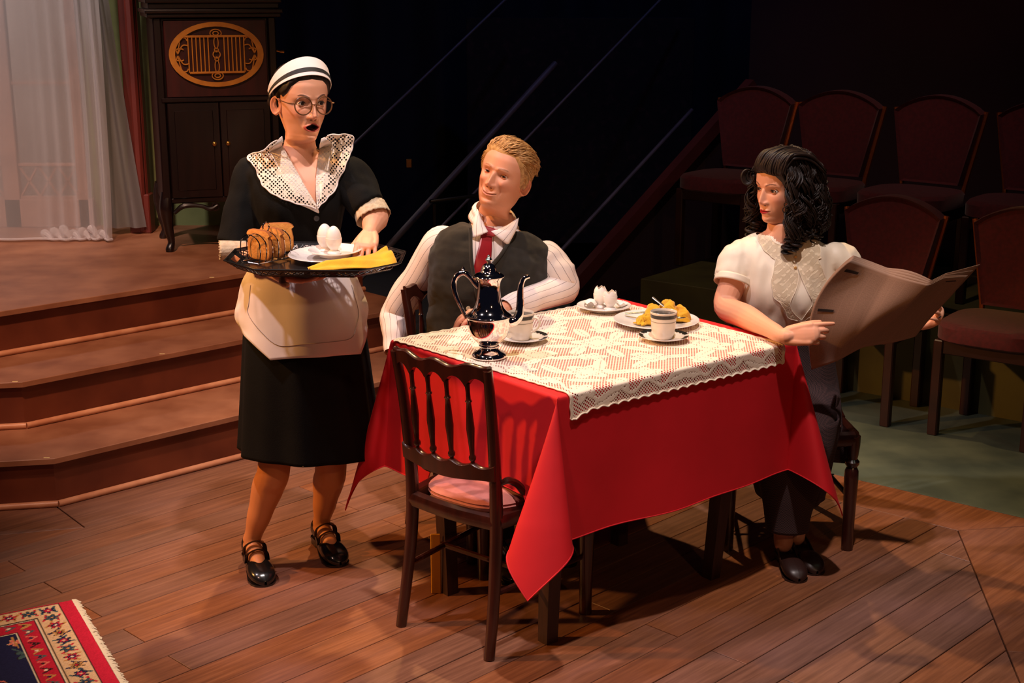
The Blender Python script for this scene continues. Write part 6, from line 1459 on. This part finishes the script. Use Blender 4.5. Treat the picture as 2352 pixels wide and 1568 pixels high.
    V, F, UV = tube_uv([shL + Vector((-0.055, 0.0, 0.005)), shL + Vector((0.004, 0, -0.012)), shL.lerp(elL, 0.5) + Vector((0.022, 0, 0)), elL + Vector((0.018, 0.012, 0.006)), elL.lerp(wrL, 0.5), wrL.lerp(elL, 0.06)], [0.056, 0.066, 0.066, 0.060, 0.050, 0.040], 44, 10, folds=foldA(30, 46, 0.060), rep=15)
    V = [Vector((v.x, v.y, max(v.z, TZ + 0.010))) if (v.y < 4.82 or v.x > 0.1) and v.z < TZ + 0.03 else v for v in V]
    o = make('shirt_sleeve', V, F, M_shirt, man, angle=180); set_uv(o, UV); W2L(o)
    # waistcoat
    vt = remesh([loft(sh_t(0.014, 0, 8)), tube([C(0.80), shR.lerp(C(0.86), 0.25)], [0.09, 0.075], 16, n=4), tube([C(0.80), shL.lerp(C(0.86), 0.25)], [0.09, 0.075], 16, n=4)], 0.007, 8)
    vV = displace(vt[0], vt[1], 0.010, 8, 5.0, (1, 1, 1.6)); allb = bvh_of(vV, vt[1])
    neck = [(1083, 470), (1080, 505), (1081, 560), (1083, 600), (1090, 645), (1100, 690), (1116, 650), (1128, 612), (1150, 585), (1175, 545), (1200, 500), (1205, 470)]
    dV, dF = drop_faces(vV, vt[1], lambda p: inpoly(*proj(p), neck) and p.y < 4.85)
    vo = make('waistcoat', *solid(dV, dF, 0.004), M_vest, man, angle=180); W2L(vo)
    for px, py in ((1075, 707), (1100, 640)):
        b0 = hit(allb, px, py, 0.004, 4.6)
        if px == 1075: W2L(MB().add(*lathe([(0.0005, 0), (0.0075, 0), (0.008, 0.001), (0.0072, 0.0025), (0.004, 0.0018), (0.0005, 0.0018)], 18), M=orient(b0, UP, f)).build('button', mat('horn_button', srgb(196, 190, 160), 0.3), man))
    # shirt front, collar, tie (laid over the chest)
    sb = bvh_of(skinT[0], skinT[1])
    pV, pF, pUV = strip_sheet(sb, [(1088, 520), (1076, 550), (1076, 600), (1082, 650), (1096, 700)], [(1192, 520), (1184, 548), (1160, 590), (1136, 620), (1110, 700)], 22, 30, 0.006, 4.67)
    o = make('shirt_front', pV, pF, M_shirt, man, angle=180); set_uv(o, [(u * 34, v) for u, v in pUV]); W2L(o)
    fb2 = bvh_of(pV, pF)
    def sheet(nm, L_, R_, off, m, nu=10, nv=14, th=0.003, uvk=None):
        V, F, UV = strip_sheet(fb2, L_, R_, nu, nv, off, 4.67); n0 = len(V); V2, F2 = solid(V, F, th); o = make(nm, V2, F2, m, man, angle=180)
        if uvk: set_uv(o, [(u * uvk, v) for u, v in UV] * 2)
        W2L(o); return o
    sheet('tie', [(1104, 532), (1100, 560), (1092, 590), (1086, 622), (1088, 655)], [(1128, 538), (1128, 562), (1126, 590), (1122, 622), (1112, 662)], 0.010, M_tie, 8, 16, 0.006)
    sheet('tie_knot', [(1106, 524), (1110, 534), (1114, 546)], [(1152, 530), (1144, 540), (1130, 548)], 0.015, M_tie, 8, 6, 0.010)
    # collar leaves and the ribbed edge of the waistcoat
    cb0 = bvh_of([*skinT[0], *pV], [*skinT[1], *[tuple(i + len(skinT[0]) for i in q) for q in pF]])
    V = []; na = 60; m = 6
    for j in range(m + 1):
        t = j / m
        for i in range(na + 1):
            ph = R(62) + (2 * math.pi - 2 * R(62)) * i / na; c_, s_ = math.cos(ph), math.sin(ph); dph = min(ph, 2 * math.pi - ph)
            fr0 = math.exp(-(dph / 0.55) ** 2); zt = -0.116 - 0.030 * c_ - 0.020 * fr0; ln = 0.042 + 0.034 * math.exp(-((dph - 0.50) / 0.30) ** 2); rr_ = 0.064 + 0.006 * math.sin(math.pi * min(1, t * 2.0)) + 0.022 * t + 0.030 * t * fr0
            V.append(Mb @ Vector((rr_ * 1.02 * s_, -0.026 + rr_ * c_ * 1.0 + 0.010 * t * c_ + 0.014 * t * fr0, zt + 0.004 * math.sin(math.pi * t) - ln * t)))
    F = [(j * (na + 1) + i, j * (na + 1) + i + 1, (j + 1) * (na + 1) + i + 1, (j + 1) * (na + 1) + i) for j in range(m) for i in range(na)]
    o = make('shirt_collar', *solid(V, F, 0.0025), M_shirt, man, angle=180); set_uv(o, [(i * 0.42, j) for j in range(m + 1) for i in range(na + 1)] * 2); W2L(o)
    for A_, B_ in ((((1097, 480), (1088, 508), (1083, 547)), ((1106, 497), (1112, 516), (1121, 532))), (((1191, 500), (1186, 526), (1167, 563)), ((1184, 505), (1158, 521), (1128, 531)))):
        yt = (hit(cb0, *A_[2], 0.0, 4.67).y + hit(cb0, *B_[2], 0.0, 4.67).y) / 2 - 0.020; yn = yt + 0.055
        Pa = spline([at(*A_[0], yn), at(*A_[1], yn * 0.4 + yt * 0.6), at(*A_[2], yt)], 6); Pb = spline([at(*B_[0], yn), at(*B_[1], yn * 0.4 + yt * 0.6), at(*B_[2], yt)], 6); n = len(Pa); m = 8
        V = [Pa[i].lerp(Pb[i], j / m) + Vector((0, -0.008 * math.sin(math.pi * j / m), 0)) for j in range(m + 1) for i in range(n)]; F = [(j * n + i, j * n + i + 1, (j + 1) * n + i + 1, (j + 1) * n + i) for j in range(m) for i in range(n - 1)]
        o = make('collar_leaf', *solid(V, F, 0.003), M_shirt, man, angle=180); set_uv(o, [(j * 0.30 + 0.3, i / n) for j in range(m + 1) for i in range(n)] * 2); W2L(o)
    rb_ = [hit(allb, p.x, p.y, 0.003) for p in spline([(x, y, 0) for x, y in neck[1:-1]], 5)]
    W2L(MB().add(*tube([p for p in rb_ if p is not None], 0.0065, 8)).build('waistcoat_ribbing', M_vest, man))
    # hair: shell and combed tufts
    nrow, ncol, _ = g.shape; X, Y, Z = g[..., 0], g[..., 1], g[..., 2]; front = np.arctan2(np.abs(X), Y)
    hl = np.interp(front, [0, 0.35, 0.62, 0.85, 1.05, 1.22, 1.40, 1.55, 1.75, 2.2, 3.15], [0.073, 0.075, 0.072, 0.050, 0.028, 0.004, -0.022, 0.012, -0.030, -0.060, -0.072])
    keep = Z > hl - 0.010; cen = np.array([0, -0.012, 0.02]); dirn = g - cen; dirn /= np.linalg.norm(dirn, axis=-1, keepdims=True)
    off = -0.004 + 0.012 * sstep(-0.010, 0.025, Z - hl) + 0.004 * sstep(0.06, 0.1, Z)
    hg = g + dirn * off[..., None]; hr_ = MB().add([Mh @ Vector(p) for p in hg.reshape(-1, 3)], grid_faces(nrow, ncol, keep))
    r_ = random.Random(11); idx = [(i, k) for i in range(nrow) for k in range(ncol) if Z[i, k] > hl[i, k] + 0.002]
    for q in range(2600):
        i, k = idx[r_.randrange(len(idx))]; p = Vector(hg[i, k]); nrm = Vector(dirn[i, k]); z = p.z
        if z > 0.066: back = Vector((-0.42 + 0.14 * r_.uniform(-1, 1), -0.50, 0.1)); L_ = r_.uniform(0.034, 0.052); lift = 0.30 if p.y > 0.045 else 0.14
        else: back = Vector((0, -0.75, -0.55)); L_ = r_.uniform(0.018, 0.032); lift = 0.05
        t = (back - nrm * back.dot(nrm)).normalized(); p0 = p - nrm * 0.003
        p1 = p0 + nrm * (L_ * lift * 0.7) + t * L_ * 0.45; p2 = p1 - nrm * (L_ * 0.12) + t * L_ * 0.5 + Vector((r_.uniform(-1, 1), r_.uniform(-1, 1), r_.uniform(-1, 0.5))) * 0.004
        hr_.add(*tube([Mh @ p0, Mh @ p1, Mh @ p2], [0.0019, 0.0018, 0.0005], 5, n=3, flat=0.8))
    W2L(hr_.build('hair', M_hairbl, man, angle=180))
build_man()
# ------------------------------------------------------------------ the seated woman with the newspaper
M_blouse = mat('cream_silk_blouse', srgb(240, 226, 204), 0.5, c2=srgb(236, 220, 196), scale=6, sheen=0.25, bump=0.1, bscale=16)
M_skirt = mat('brown_checked_wool', srgb(70, 40, 40), 0.9, bump=0.2, bscale=200, scale=20)
def check_nodes(m, k, c1, c2_):
    nt = m.node_tree; b = nt.nodes['Principled BSDF']; tc = nd(nt, 'ShaderNodeTexCoord'); ck = nd(nt, 'ShaderNodeTexChecker'); ck.inputs['Scale'].default_value = k; ck.inputs[1].default_value = c1; ck.inputs[2].default_value = c2_
    nt.links.new(tc.outputs['Object'], ck.inputs[0]); nt.links.new(ck.outputs[0], b.inputs['Base Color'])
check_nodes(M_skirt, 230, srgb(30, 14, 16), srgb(62, 38, 37))
M_lacein = lace_mat('beige_lace_insert', srgb(236, 216, 184), 0.0050, 0.03, None)
lady = thing('person', 'dark haired woman in cream blouse and brown skirt reading a newspaper', 'person', (0.95, 4.70, 0))
def build_lady():
    f = Vector((-0.02, -1, 0)).normalized(); rt = f.cross(UP)
    nb = at(1795, 530, 4.70); pel = Vector((0.985, 4.74, 0.50))
    def C(t): return pel.lerp(nb, t)
    tor = [(C(-0.04), rt, f, 0.175, 0.12, 0.13), (C(0.14), rt, f, 0.160, 0.115, 0.12), (C(0.32), rt, f, 0.128, 0.095, 0.09), (C(0.50), rt, f, 0.142, 0.120, 0.09), (C(0.64), rt, f, 0.155, 0.138, 0.095), (C(0.78), rt, f, 0.160, 0.112, 0.10),
           (C(0.88), rt, f, 0.158, 0.080, 0.09), (C(0.945), rt, f, 0.108, 0.055, 0.074), (C(0.99), rt, f, 0.060, 0.040, 0.056)]
    pieces = []
    skinT = remesh([loft([ringpts(*r_) for r_ in interp_rings(tor, 4)]), tube([C(0.86), C(0.95), C(1.06)], [0.085, 0.056, 0.047], 18, n=4)], 0.007, 10); pieces.append((skinT[0], skinT[1], SKIN))
    hf = Vector((-0.80, -0.60, -0.06)).normalized(); Mh = orient(at(1795, 430, 4.70), hf, Vector((0.04, 0.0, 1))); Mb = orient(at(1797, 432, 4.705), f, UP)
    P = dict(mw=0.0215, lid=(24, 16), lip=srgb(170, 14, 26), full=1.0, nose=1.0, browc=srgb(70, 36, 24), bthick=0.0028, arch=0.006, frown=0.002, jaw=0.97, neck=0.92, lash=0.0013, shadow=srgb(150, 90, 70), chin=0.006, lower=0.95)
    hp, g, col = head_parts(P, Mh, Mb); pieces += hp
    shR, elR, wrR = at(1700, 590, 4.70), at(1668, 716, 4.62), at(1806, 762, 4.40)
    shL, elL, wrL = at(1928, 592, 4.70), at(2010, 740, 4.66), at(2118, 742, 4.58)
    elR.z = max(elR.z, TZ + 0.045); wrR = fl(1800, 772, TZ + 0.045)
    pose = dict(index=(2, 14, 12, 6), middle=(0, 20, 58, 44), ring=(-2, 26, 62, 46), little=(-4, 32, 64, 46), thumb_dir=(0.30, 0.85, -0.40), thumb_curl=(8, 8), thumb_bend=(-0.6, 0.7, -0.3))
    hpz, _ = hand_parts(pose, -1, 0.98)
    Mr = orient(wrR, Vector((0.80, -0.30, 0.16)), Vector((-0.25, -0.85, 0.35)))
    aR = remesh([tube([shR, shR.lerp(elR, 0.5), elR, elR.lerp(wrR, 0.35), elR.lerp(wrR, 0.8), wrR, wrR + (Mr.col[1].xyz) * 0.045], [0.048, 0.046, 0.043, 0.041, 0.0275, 0.0225, 0.012], 18, n=5, roundcap=True)] + xf(hpz, Mr), 0.0024, 4); pieces.append((aR[0], aR[1], SKIN))
    hpz, _ = hand_parts(dict(index=(4, 40, 40, 20), middle=(0, 44, 42, 22), ring=(-3, 46, 44, 24), little=(-7, 48, 44, 24), thumb_dir=(0.35, 0.9, 0.1)), 1, 0.98)
    Ml = orient(wrL, Vector((0.30, -0.62, 0.45)), Vector((0.93, 0.1, -0.2)))
    aL = remesh([tube([shL, shL.lerp(elL, 0.5), elL, elL.lerp(wrL, 0.35), wrL], [0.048, 0.046, 0.043, 0.040, 0.022], 18, n=5, roundcap=True)] + xf(hpz, Ml), 0.0026, 4); pieces.append((aL[0], aL[1], SKIN))
    # crossed legs
    def leg(pts, rad): L_ = remesh([tube(pts, rad, 18, n=6, roundcap=True)], 0.006, 3); pieces.append((L_[0], L_[1], SKIN * np.array([0.78, 0.66, 0.58])))
    a1, a2 = at(1800, 1262, 4.40), at(1826, 1236, 4.46)
    leg([Vector((0.90, 4.40, 0.32)), Vector((a1.x, 4.42, 0.10)), Vector((a1.x, 4.41, 0.07))], [0.050, 0.033, 0.032])
    leg([Vector((0.95, 4.42, 0.32)), Vector((a2.x + 0.005, 4.48, 0.10)), Vector((a2.x + 0.005, 4.47, 0.07))], [0.050, 0.033, 0.032])
    pieces.append(([Vector(v) for v in box(0.001, 0.001, 0.001, pel)[0]], box(0.001, 0.001, 0.001)[1], SKIN)) if False else None
    body = join_body('body', pieces, lady); W2L(body); eye_objs(P, Mh, (0.12, 1, -0.02), body)
    M_br = mat('brown_shoe_leather', srgb(44, 24, 20), 0.4)
    for an, d in ((Vector((a1.x, 4.455, 0)), Vector((0.10, -1, 0))), (Vector((a2.x + 0.01, 4.515, 0)), Vector((0.16, -1, 0)))): W2L(shoe_parts(lady, orient(an, d, UP) @ Matrix.Diagonal((0.9, 0.9, 0.9, 1)), 0, 0.028, M_br))
    # blouse
    def sl(sh, el, e): return tube([C(0.80).lerp(sh, 0.5), sh + Vector((0, 0, -0.004)), sh.lerp(el, 0.22), sh.lerp(el, e)], [0.055, 0.060, 0.061, 0.060], 20, n=5)
    bt = remesh([loft([ringpts(c, a, b, w + 0.014, fr + 0.012, bk + 0.012) for c, a, b, w, fr, bk in interp_rings(tor, 5)]), sl(shR, elR, 0.46), sl(shL, elL, 0.46)], 0.006, 10)
    bV = displace(bt[0], bt[1], 0.012, 7, 3.0, (1.6, 1, 0.6)); allb = bvh_of(bV, bt[1])
    vneck = [(1756, 500), (1766, 530), (1782, 552), (1800, 562), (1815, 556), (1828, 535), (1832, 500)]
    nbz = nb.z; dV, dF = drop_faces(bV, bt[1], lambda p: (p.y < 4.70 and inpoly(*proj(p), vneck)) or (p.z > nbz - 0.012 and (p - nb).xy.length < 0.085) or p.z < 0.665)
    bo = make('blouse', dV, dF, M_blouse, lady, angle=180); W2L(bo)
    for s, sh, el in ((1, shR, elR), (-1, shL, elL)):
        fr_ = orient(sh.lerp(el, 0.43), (el - sh), Vector((0, 1, 0.2))); V = []; F = []; n = 40
        for j in range(5):
            for k in range(n): a = 2 * math.pi * k / n; V.append(fr_ @ Vector((0.0645 * math.cos(a), 0.024 * j / 4, 0.0645 * math.sin(a))))
        F = [(j * n + k, j * n + (k + 1) % n, (j + 1) * n + (k + 1) % n, (j + 1) * n + k) for j in range(4) for k in range(n)]; W2L(make('sleeve_cuff', *solid(V, F, 0.003), M_blouse, lady, angle=180))
    # scalloped lace inserts down the front
    def scal(pts, amp, n=7): 
        q = spline([(a, b, 0) for a, b in pts], n); return [(p.x + amp * abs(math.sin(i * 0.48)), p.y) for i, p in enumerate(q)]
    LO = scal([(1742, 540), (1752, 566), (1772, 588), (1784, 600), (1776, 640), (1780, 680), (1800, 700), (1812, 728), (1836, 736)], -5); LI = [(1760, 530), (1778, 556), (1806, 570), (1824, 600), (1834, 636), (1826, 670), (1814, 696), (1822, 718), (1840, 734)]
    RO = scal([(1858, 540), (1876, 560), (1882, 590), (1876, 600), (1896, 646), (1894, 672), (1874, 700), (1862, 722), (1842, 736)], 5); RI = [(1836, 536), (1830, 560), (1828, 590), (1834, 620), (1846, 650), (1858, 676), (1866, 696), (1852, 718), (1840, 735)]
    for A, B in ((LO, LI), (RI, RO)):
        V, F, UV = strip_sheet(allb, A, B, 16, 60, 0.003, 4.56); o = make('lace_insert', V, F, M_lacein, lady, angle=180); set_uv(o, UV); W2L(o)
        m = 17
        for e in (0, 16): W2L(MB().add(*tube([V[j * m + e] for j in range(61)], 0.0013, 5)).build('lace_edge', M_blouse, lady))
    for py in (590, 615): 
        b0 = hit(allb, 1826, py, 0.004, 4.56); W2L(MB().add(*lathe([(0.0005, 0), (0.005, 0), (0.0055, 0.0012), (0.004, 0.003), (0.0005, 0.0034)], 14), M=orient(b0, UP, Vector((0, -1, 0)))).build('button', mat('gold_button', srgb(206, 160, 96), 0.4) if 'gold_button' not in bpy.data.materials else bpy.data.materials['gold_button'], lady))
    # skirt over the seat and knees
    rs = [(Vector((0.972, 4.732, 0.745)), rt, f, 0.146, 0.116, 0.11), (Vector((0.972, 4.735, 0.62)), rt, f, 0.160, 0.130, 0.125), (Vector((0.972, 4.73, 0.55)), rt, f, 0.172, 0.16, 0.14), (Vector((0.96, 4.66, 0.50)), rt, f, 0.172, 0.24, 0.20), (Vector((0.95, 4.60, 0.44)), rt, f, 0.165, 0.25, 0.19), (Vector((0.95, 4.56, 0.36)), rt, f, 0.145, 0.21, 0.12), (Vector((0.95, 4.50, 0.22)), rt, f, 0.110, 0.15, 0.09)]
    rings = []
    R2 = interp_rings(rs, 6)
    for i, (c, a, b, w, fr, bk) in enumerate(R2):
        t = i / (len(R2) - 1); q = ringpts(c, a, b, w, fr, bk, 90, 0.85); rings.append([c + (p - c) * (1 + t * 0.03 * math.sin(k / 90 * 2 * math.pi * 9)) for k, p in enumerate(q)])
    sv, sf = loft(rings, cap=False); W2L(make('skirt', *solid(sv, sf, 0.005), M_skirt, lady, angle=180))
    rs = [(Vector((0.95, 4.50, 0.50)), rt, f, 0.15, 0.14, 0.12), (Vector((0.935, 4.44, 0.40)), rt, f, 0.135, 0.12, 0.10), (Vector((0.93, 4.40, 0.28)), rt, f, 0.098, 0.085, 0.085), (Vector((0.925, 4.39, 0.19)), rt, f, 0.076, 0.07, 0.07), (Vector((0.925, 4.385, 0.135)), rt, f, 0.070, 0.065, 0.065)]
    sv, sf = loft([ringpts(c, a, b, w, fr, bk, 60, 0.9) for c, a, b, w, fr, bk in interp_rings(rs, 6)], cap=False); W2L(make('skirt_front', *solid(sv, sf, 0.005), M_skirt, lady, angle=180))
    # fold of skirt hanging at the chair side
    V, F = grid(16, 26, lambda u, v: at(1918 - 24 * min(1, v * 2.2) + (12 + 40 * min(1, v * 1.6)) * u, 905 + 155 * v + 4 * u, 4.50 + 0.10 * u + 0.015 * math.sin(u * 9 + v * 2))); W2L(make('skirt_fold', *solid(V, F, 0.006), M_skirt, lady, angle=180))
    # hair: soft shell, waves and ringlets
    nrow, ncol, _ = g.shape; X, Y, Z = g[..., 0], g[..., 1], g[..., 2]; front = np.arctan2(np.abs(X), Y)
    hl = np.interp(front, [0, 0.5, 0.75, 0.95, 1.15, 1.3, 3.15], [0.058, 0.050, 0.030, -0.005, -0.06, -0.09, -0.10]); keep = Z > hl - 0.010
    cen = np.array([0, -0.012, 0.01]); dirn = g - cen; dirn /= np.linalg.norm(dirn, axis=-1, keepdims=True)
    off = -0.004 + 0.015 * sstep(-0.010, 0.03, Z - hl); hg = g + dirn * off[..., None]
    hr_ = MB().add([Mh @ Vector(p) for p in hg.reshape(-1, 3)], grid_faces(nrow, ncol, keep)); r_ = random.Random(5)
    # locks: from the crown over the sides, waving out, ending in curls at shoulder height
    for q in range(120):
        a = r_.uniform(R(52), R(310)); rr0 = r_.random() ** 0.5; dx_, dy_ = math.sin(a), math.cos(a)
        topz = 0.142 - 0.03 * rr0; lowz = r_.uniform(-0.175, -0.075); n = 26; ph = r_.uniform(0, 6.28); wa = r_.uniform(0.010, 0.019); tw = r_.uniform(13, 24) * r_.choice((-1, 1))
        bulge = 1.02 + 0.20 * max(0, -dy_) + 0.08 * max(0, -dx_)
        for st_ in range(9):
            da, dr_, dp = r_.gauss(0, 0.055), r_.gauss(0, 0.0035), r_.gauss(0, 0.16); th0 = r_.uniform(0.0016, 0.0030); pts = []; rad = []; ex, ey = math.sin(a + da), math.cos(a + da); lz = lowz + r_.uniform(-0.012, 0.012)
            for i in range(n):
                t = i / (n - 1); z = topz + (lz - topz) * t; base_r = np.interp(z, [-0.175, -0.13, -0.06, 0.01, 0.06, 0.10, 0.125, 0.142], [0.104, 0.122, 0.120, 0.108, 0.100, 0.080, 0.055, 0.015]) * bulge; k = base_r * (0.80 + 0.20 * rr0) + dr_
                amp = wa * (0.15 + 0.95 * t); w1, w2 = amp * math.cos(ph + dp + t * tw), amp * math.sin(ph + dp + t * tw)
                pts.append(Mh @ Vector((ex * (k * 0.95 + w2) + w1 * ey, -0.012 + ey * (k * 1.05 + w2) - w1 * ex, z + 0.5 * w1))); rad.append(th0 * (0.7 + 0.5 * math.sin(math.pi * min(1, t + 0.1))))
            hr_.add(*tube(pts, rad, 5, n=2))
    # swept front roll and crown strands
    for q in range(150):
        u = q / 149; x0 = 0.060 - 0.125 * u; lay = r_.uniform(0.0, 1.0); h_ = 0.006 + 0.010 * lay; dr = 0.014 * abs(x0) / 0.06
        pts = [Vector((x0, 0.082 - abs(x0) ** 1.6 * 3.2 - 0.010, 0.064 - dr * 1.5)), Vector((x0 - 0.006, 0.098 + h_ * 0.5 - abs(x0) ** 1.6 * 3.0, 0.082 - dr)), Vector((x0 - 0.014, 0.078 + h_ * 0.6 - abs(x0) ** 1.6 * 2.6, 0.112 + h_ - dr)), Vector((x0 * 0.95 - 0.026, 0.030, 0.128 + h_ - dr * 1.2)), Vector((x0 * 1.05 - 0.034, -0.030, 0.118 + h_ - dr * 1.6)), Vector((x0 * 1.35 - 0.040, -0.075, 0.078 + h_ - dr * 2))]
        hr_.add(*tube([Mh @ (p + Vector((r_.uniform(-1, 1), r_.uniform(-1, 1), r_.uniform(-1, 1))) * 0.0035) for p in pts], [0.003, 0.0042, 0.0046, 0.0046, 0.0042, 0.003], 6, n=4))
    def ringlet(c, r0, ln, th, turns, tilt=(0, 0, -1)):
        M_ = orient(Mh @ Vector(c), Vector((0.3, 1, 0)), -Vector(tilt)); pts = [M_ @ Vector((r0 * math.cos(t), r0 * math.sin(t), -ln * t / (turns * 2 * math.pi))) for t in np.linspace(0, turns * 2 * math.pi, int(turns * 12))]
        hr_.add(*tube(pts, [th * (0.35 + 0.65 * math.sin(math.pi * i / (len(pts) - 1))) for i in range(len(pts))], 7))
    for q in range(90):
        a = r_.uniform(R(58), R(302)); k = r_.uniform(0.095, 0.122); ringlet((math.sin(a) * k, -0.010 + math.cos(a) * k * 1.05, r_.uniform(-0.165, -0.115)), r_.uniform(0.011, 0.017), r_.uniform(0.02, 0.045), 0.0050, 1.8)
    for c in ((-0.088, 0.048, -0.175), (-0.094, 0.040, -0.150)): [ringlet((c[0] + dd * 0.5, c[1] + dd, c[2]), 0.019, 0.03, 0.0045, 1.8) for dd in (-0.008, -0.004, 0, 0.004, 0.008)]
    for q in range(10):
        c0 = Mh @ Vector((0.074 + r_.uniform(-0.004, 0.004), 0.066 + 0.003 * q, 0.040)); r0 = 0.012 + 0.0009 * q
        hr_.add(*tube([c0 + Vector((r0 * math.cos(t), -0.0025 * t, r0 * 1.25 * math.sin(t))) for t in np.linspace(0.9, 6.6, 22)], [0.0012 + 0.0022 * math.sin(math.pi * i / 21) for i in range(22)], 6))
    W2L(hr_.build('hair', M_hairdk, lady, angle=180))
    W2L(MB().add(*lathe([(0.0098, -0.002), (0.0102, -0.002), (0.0102, 0.002), (0.0098, 0.002)], 18), M=Ml @ Matrix.Translation((-0.0135, 0.10, -0.010)) @ Matrix.Rotation(R(60), 4, 'X')).build('finger_ring', M_silver, lady))
build_lady()

# ------------------------------------------------------------------ newspaper
def paper_mat():
    m = mat('newsprint', srgb(172, 142, 122), 0.9); nt = m.node_tree; b = nt.nodes['Principled BSDF']
    uv = nd(nt, 'ShaderNodeUVMap'); uv.uv_map = 'uv'; sx = nd(nt, 'ShaderNodeSeparateXYZ'); nt.links.new(uv.outputs[0], sx.inputs[0]); u, v = sx.outputs[0], sx.outputs[1]
    line = mth(nt, 'GREATER_THAN', mth(nt, 'SINE', mth(nt, 'MULTIPLY', v, 620)), -0.1)
    cs = nd(nt, 'ShaderNodeMapping'); cs.inputs['Scale'].default_value = (260, 100, 1); nt.links.new(uv.outputs[0], cs.inputs[0]); nz = nd(nt, 'ShaderNodeTexNoise'); nz.inputs['Scale'].default_value = 1.0; nt.links.new(cs.outputs[0], nz.inputs['Vector'])
    word = mth(nt, 'GREATER_THAN', nz.outputs[0], 0.47); colm = mth(nt, 'GREATER_THAN', mth(nt, 'FRACT', mth(nt, 'MULTIPLY', u, 14)), 0.09); mar = mth(nt, 'MULTIPLY', mth(nt, 'GREATER_THAN', v, 0.05), mth(nt, 'LESS_THAN', v, 0.95))
    ink = mth(nt, 'MULTIPLY', mth(nt, 'MULTIPLY', line, word), mth(nt, 'MULTIPLY', colm, mar))
    mx = nd(nt, 'ShaderNodeMix', data_type='RGBA'); nt.links.new(mth(nt, 'MULTIPLY', ink, 0.30), mx.inputs['Factor']); mx.inputs[6].default_value = srgb(150, 122, 104); mx.inputs[7].default_value = srgb(70, 52, 46); nt.links.new(mx.outputs[2], b.inputs['Base Color'])
    return m
M_news = paper_mat()
def newspaper():
    t = thing('newspaper', 'open broadsheet newspaper held by the dark haired woman', 'newspaper', tuple(at(1990, 730, 4.40)))
    l0 = Vector(t.location)
    TL, TR = at(1955, 596, 4.28), at(2222, 636, 4.26); BL, BR = at(1866, 852, 4.40), at(2100, 770, 4.50); TM, BM = at(2136, 654, 4.19), at(1985, 800, 4.36)
    def page(u, v, k=0.0):
        # u across both leaves, v top to bottom; the spine at u = 0.62
        top = [TL, at(2045, 630, 4.25), TM, at(2172, 640, 4.225), TR]; bot = [BL, at(1925, 826, 4.38), BM, at(2045, 788, 4.42), BR]
        us = [0, 0.34, 0.64, 0.82, 1.0]
        i = max(j for j in range(4) if us[j] <= u or j == 0); s = (u - us[i]) / (us[i + 1] - us[i])
        a = top[i].lerp(top[i + 1], s); b = bot[i].lerp(bot[i + 1], s); p = a.lerp(b, v); p += Vector((-0.066 * max(0, 1 - u / 0.34) * math.sin(math.pi * v ** 0.85), 0.012 * math.sin(u * 9 + v * 2) + 0.006 * math.sin(v * 7 + u * 3), 0))
        return p + Vector((0.002, 0.004, 0.0015)) * k - l0
    for k in range(4):
        ext = 0.0 if k < 2 else 0.03
        V, F = grid(60, 40, lambda u, v: page(u, v, 2.0 * k) + Vector((0.030 * (k == 3) + 0.012 * (k == 2), -0.004 * k, 0.028 * (k == 3) + 0.012 * (k == 2))) * (max(0, u - 0.80) / 0.2) ** 1.5 * (1 - v) ** 2 + Vector((0, 0, 0.004 * k * math.sin(math.pi * min(1, max(0, (u - 0.3) / 0.34))) * (1 - v) ** 4)))
        o = make('sheet', *solid(V, F, 0.0006), M_news, t, angle=180); UV = [(i / 60 * 0.9, j / 40) for j in range(41) for i in range(61)]; set_uv(o, UV * 2)
    # printed headline blocks
    M_ink = mat('printing_ink', srgb(36, 26, 24), 0.9)
    for u0, v0, w, h in ((0.045, 0.075, 0.10, 0.022), (0.035, 0.435, 0.10, 0.022), (0.86, 0.06, 0.08, 0.010)):
        V, F = grid(8, 2, lambda u, v: page(u0 + w * u, v0 + h * v) + Vector((0, -0.0022, 0.0012))); make('headline', *solid(V, F, 0.0004), M_ink, t)
newspaper()
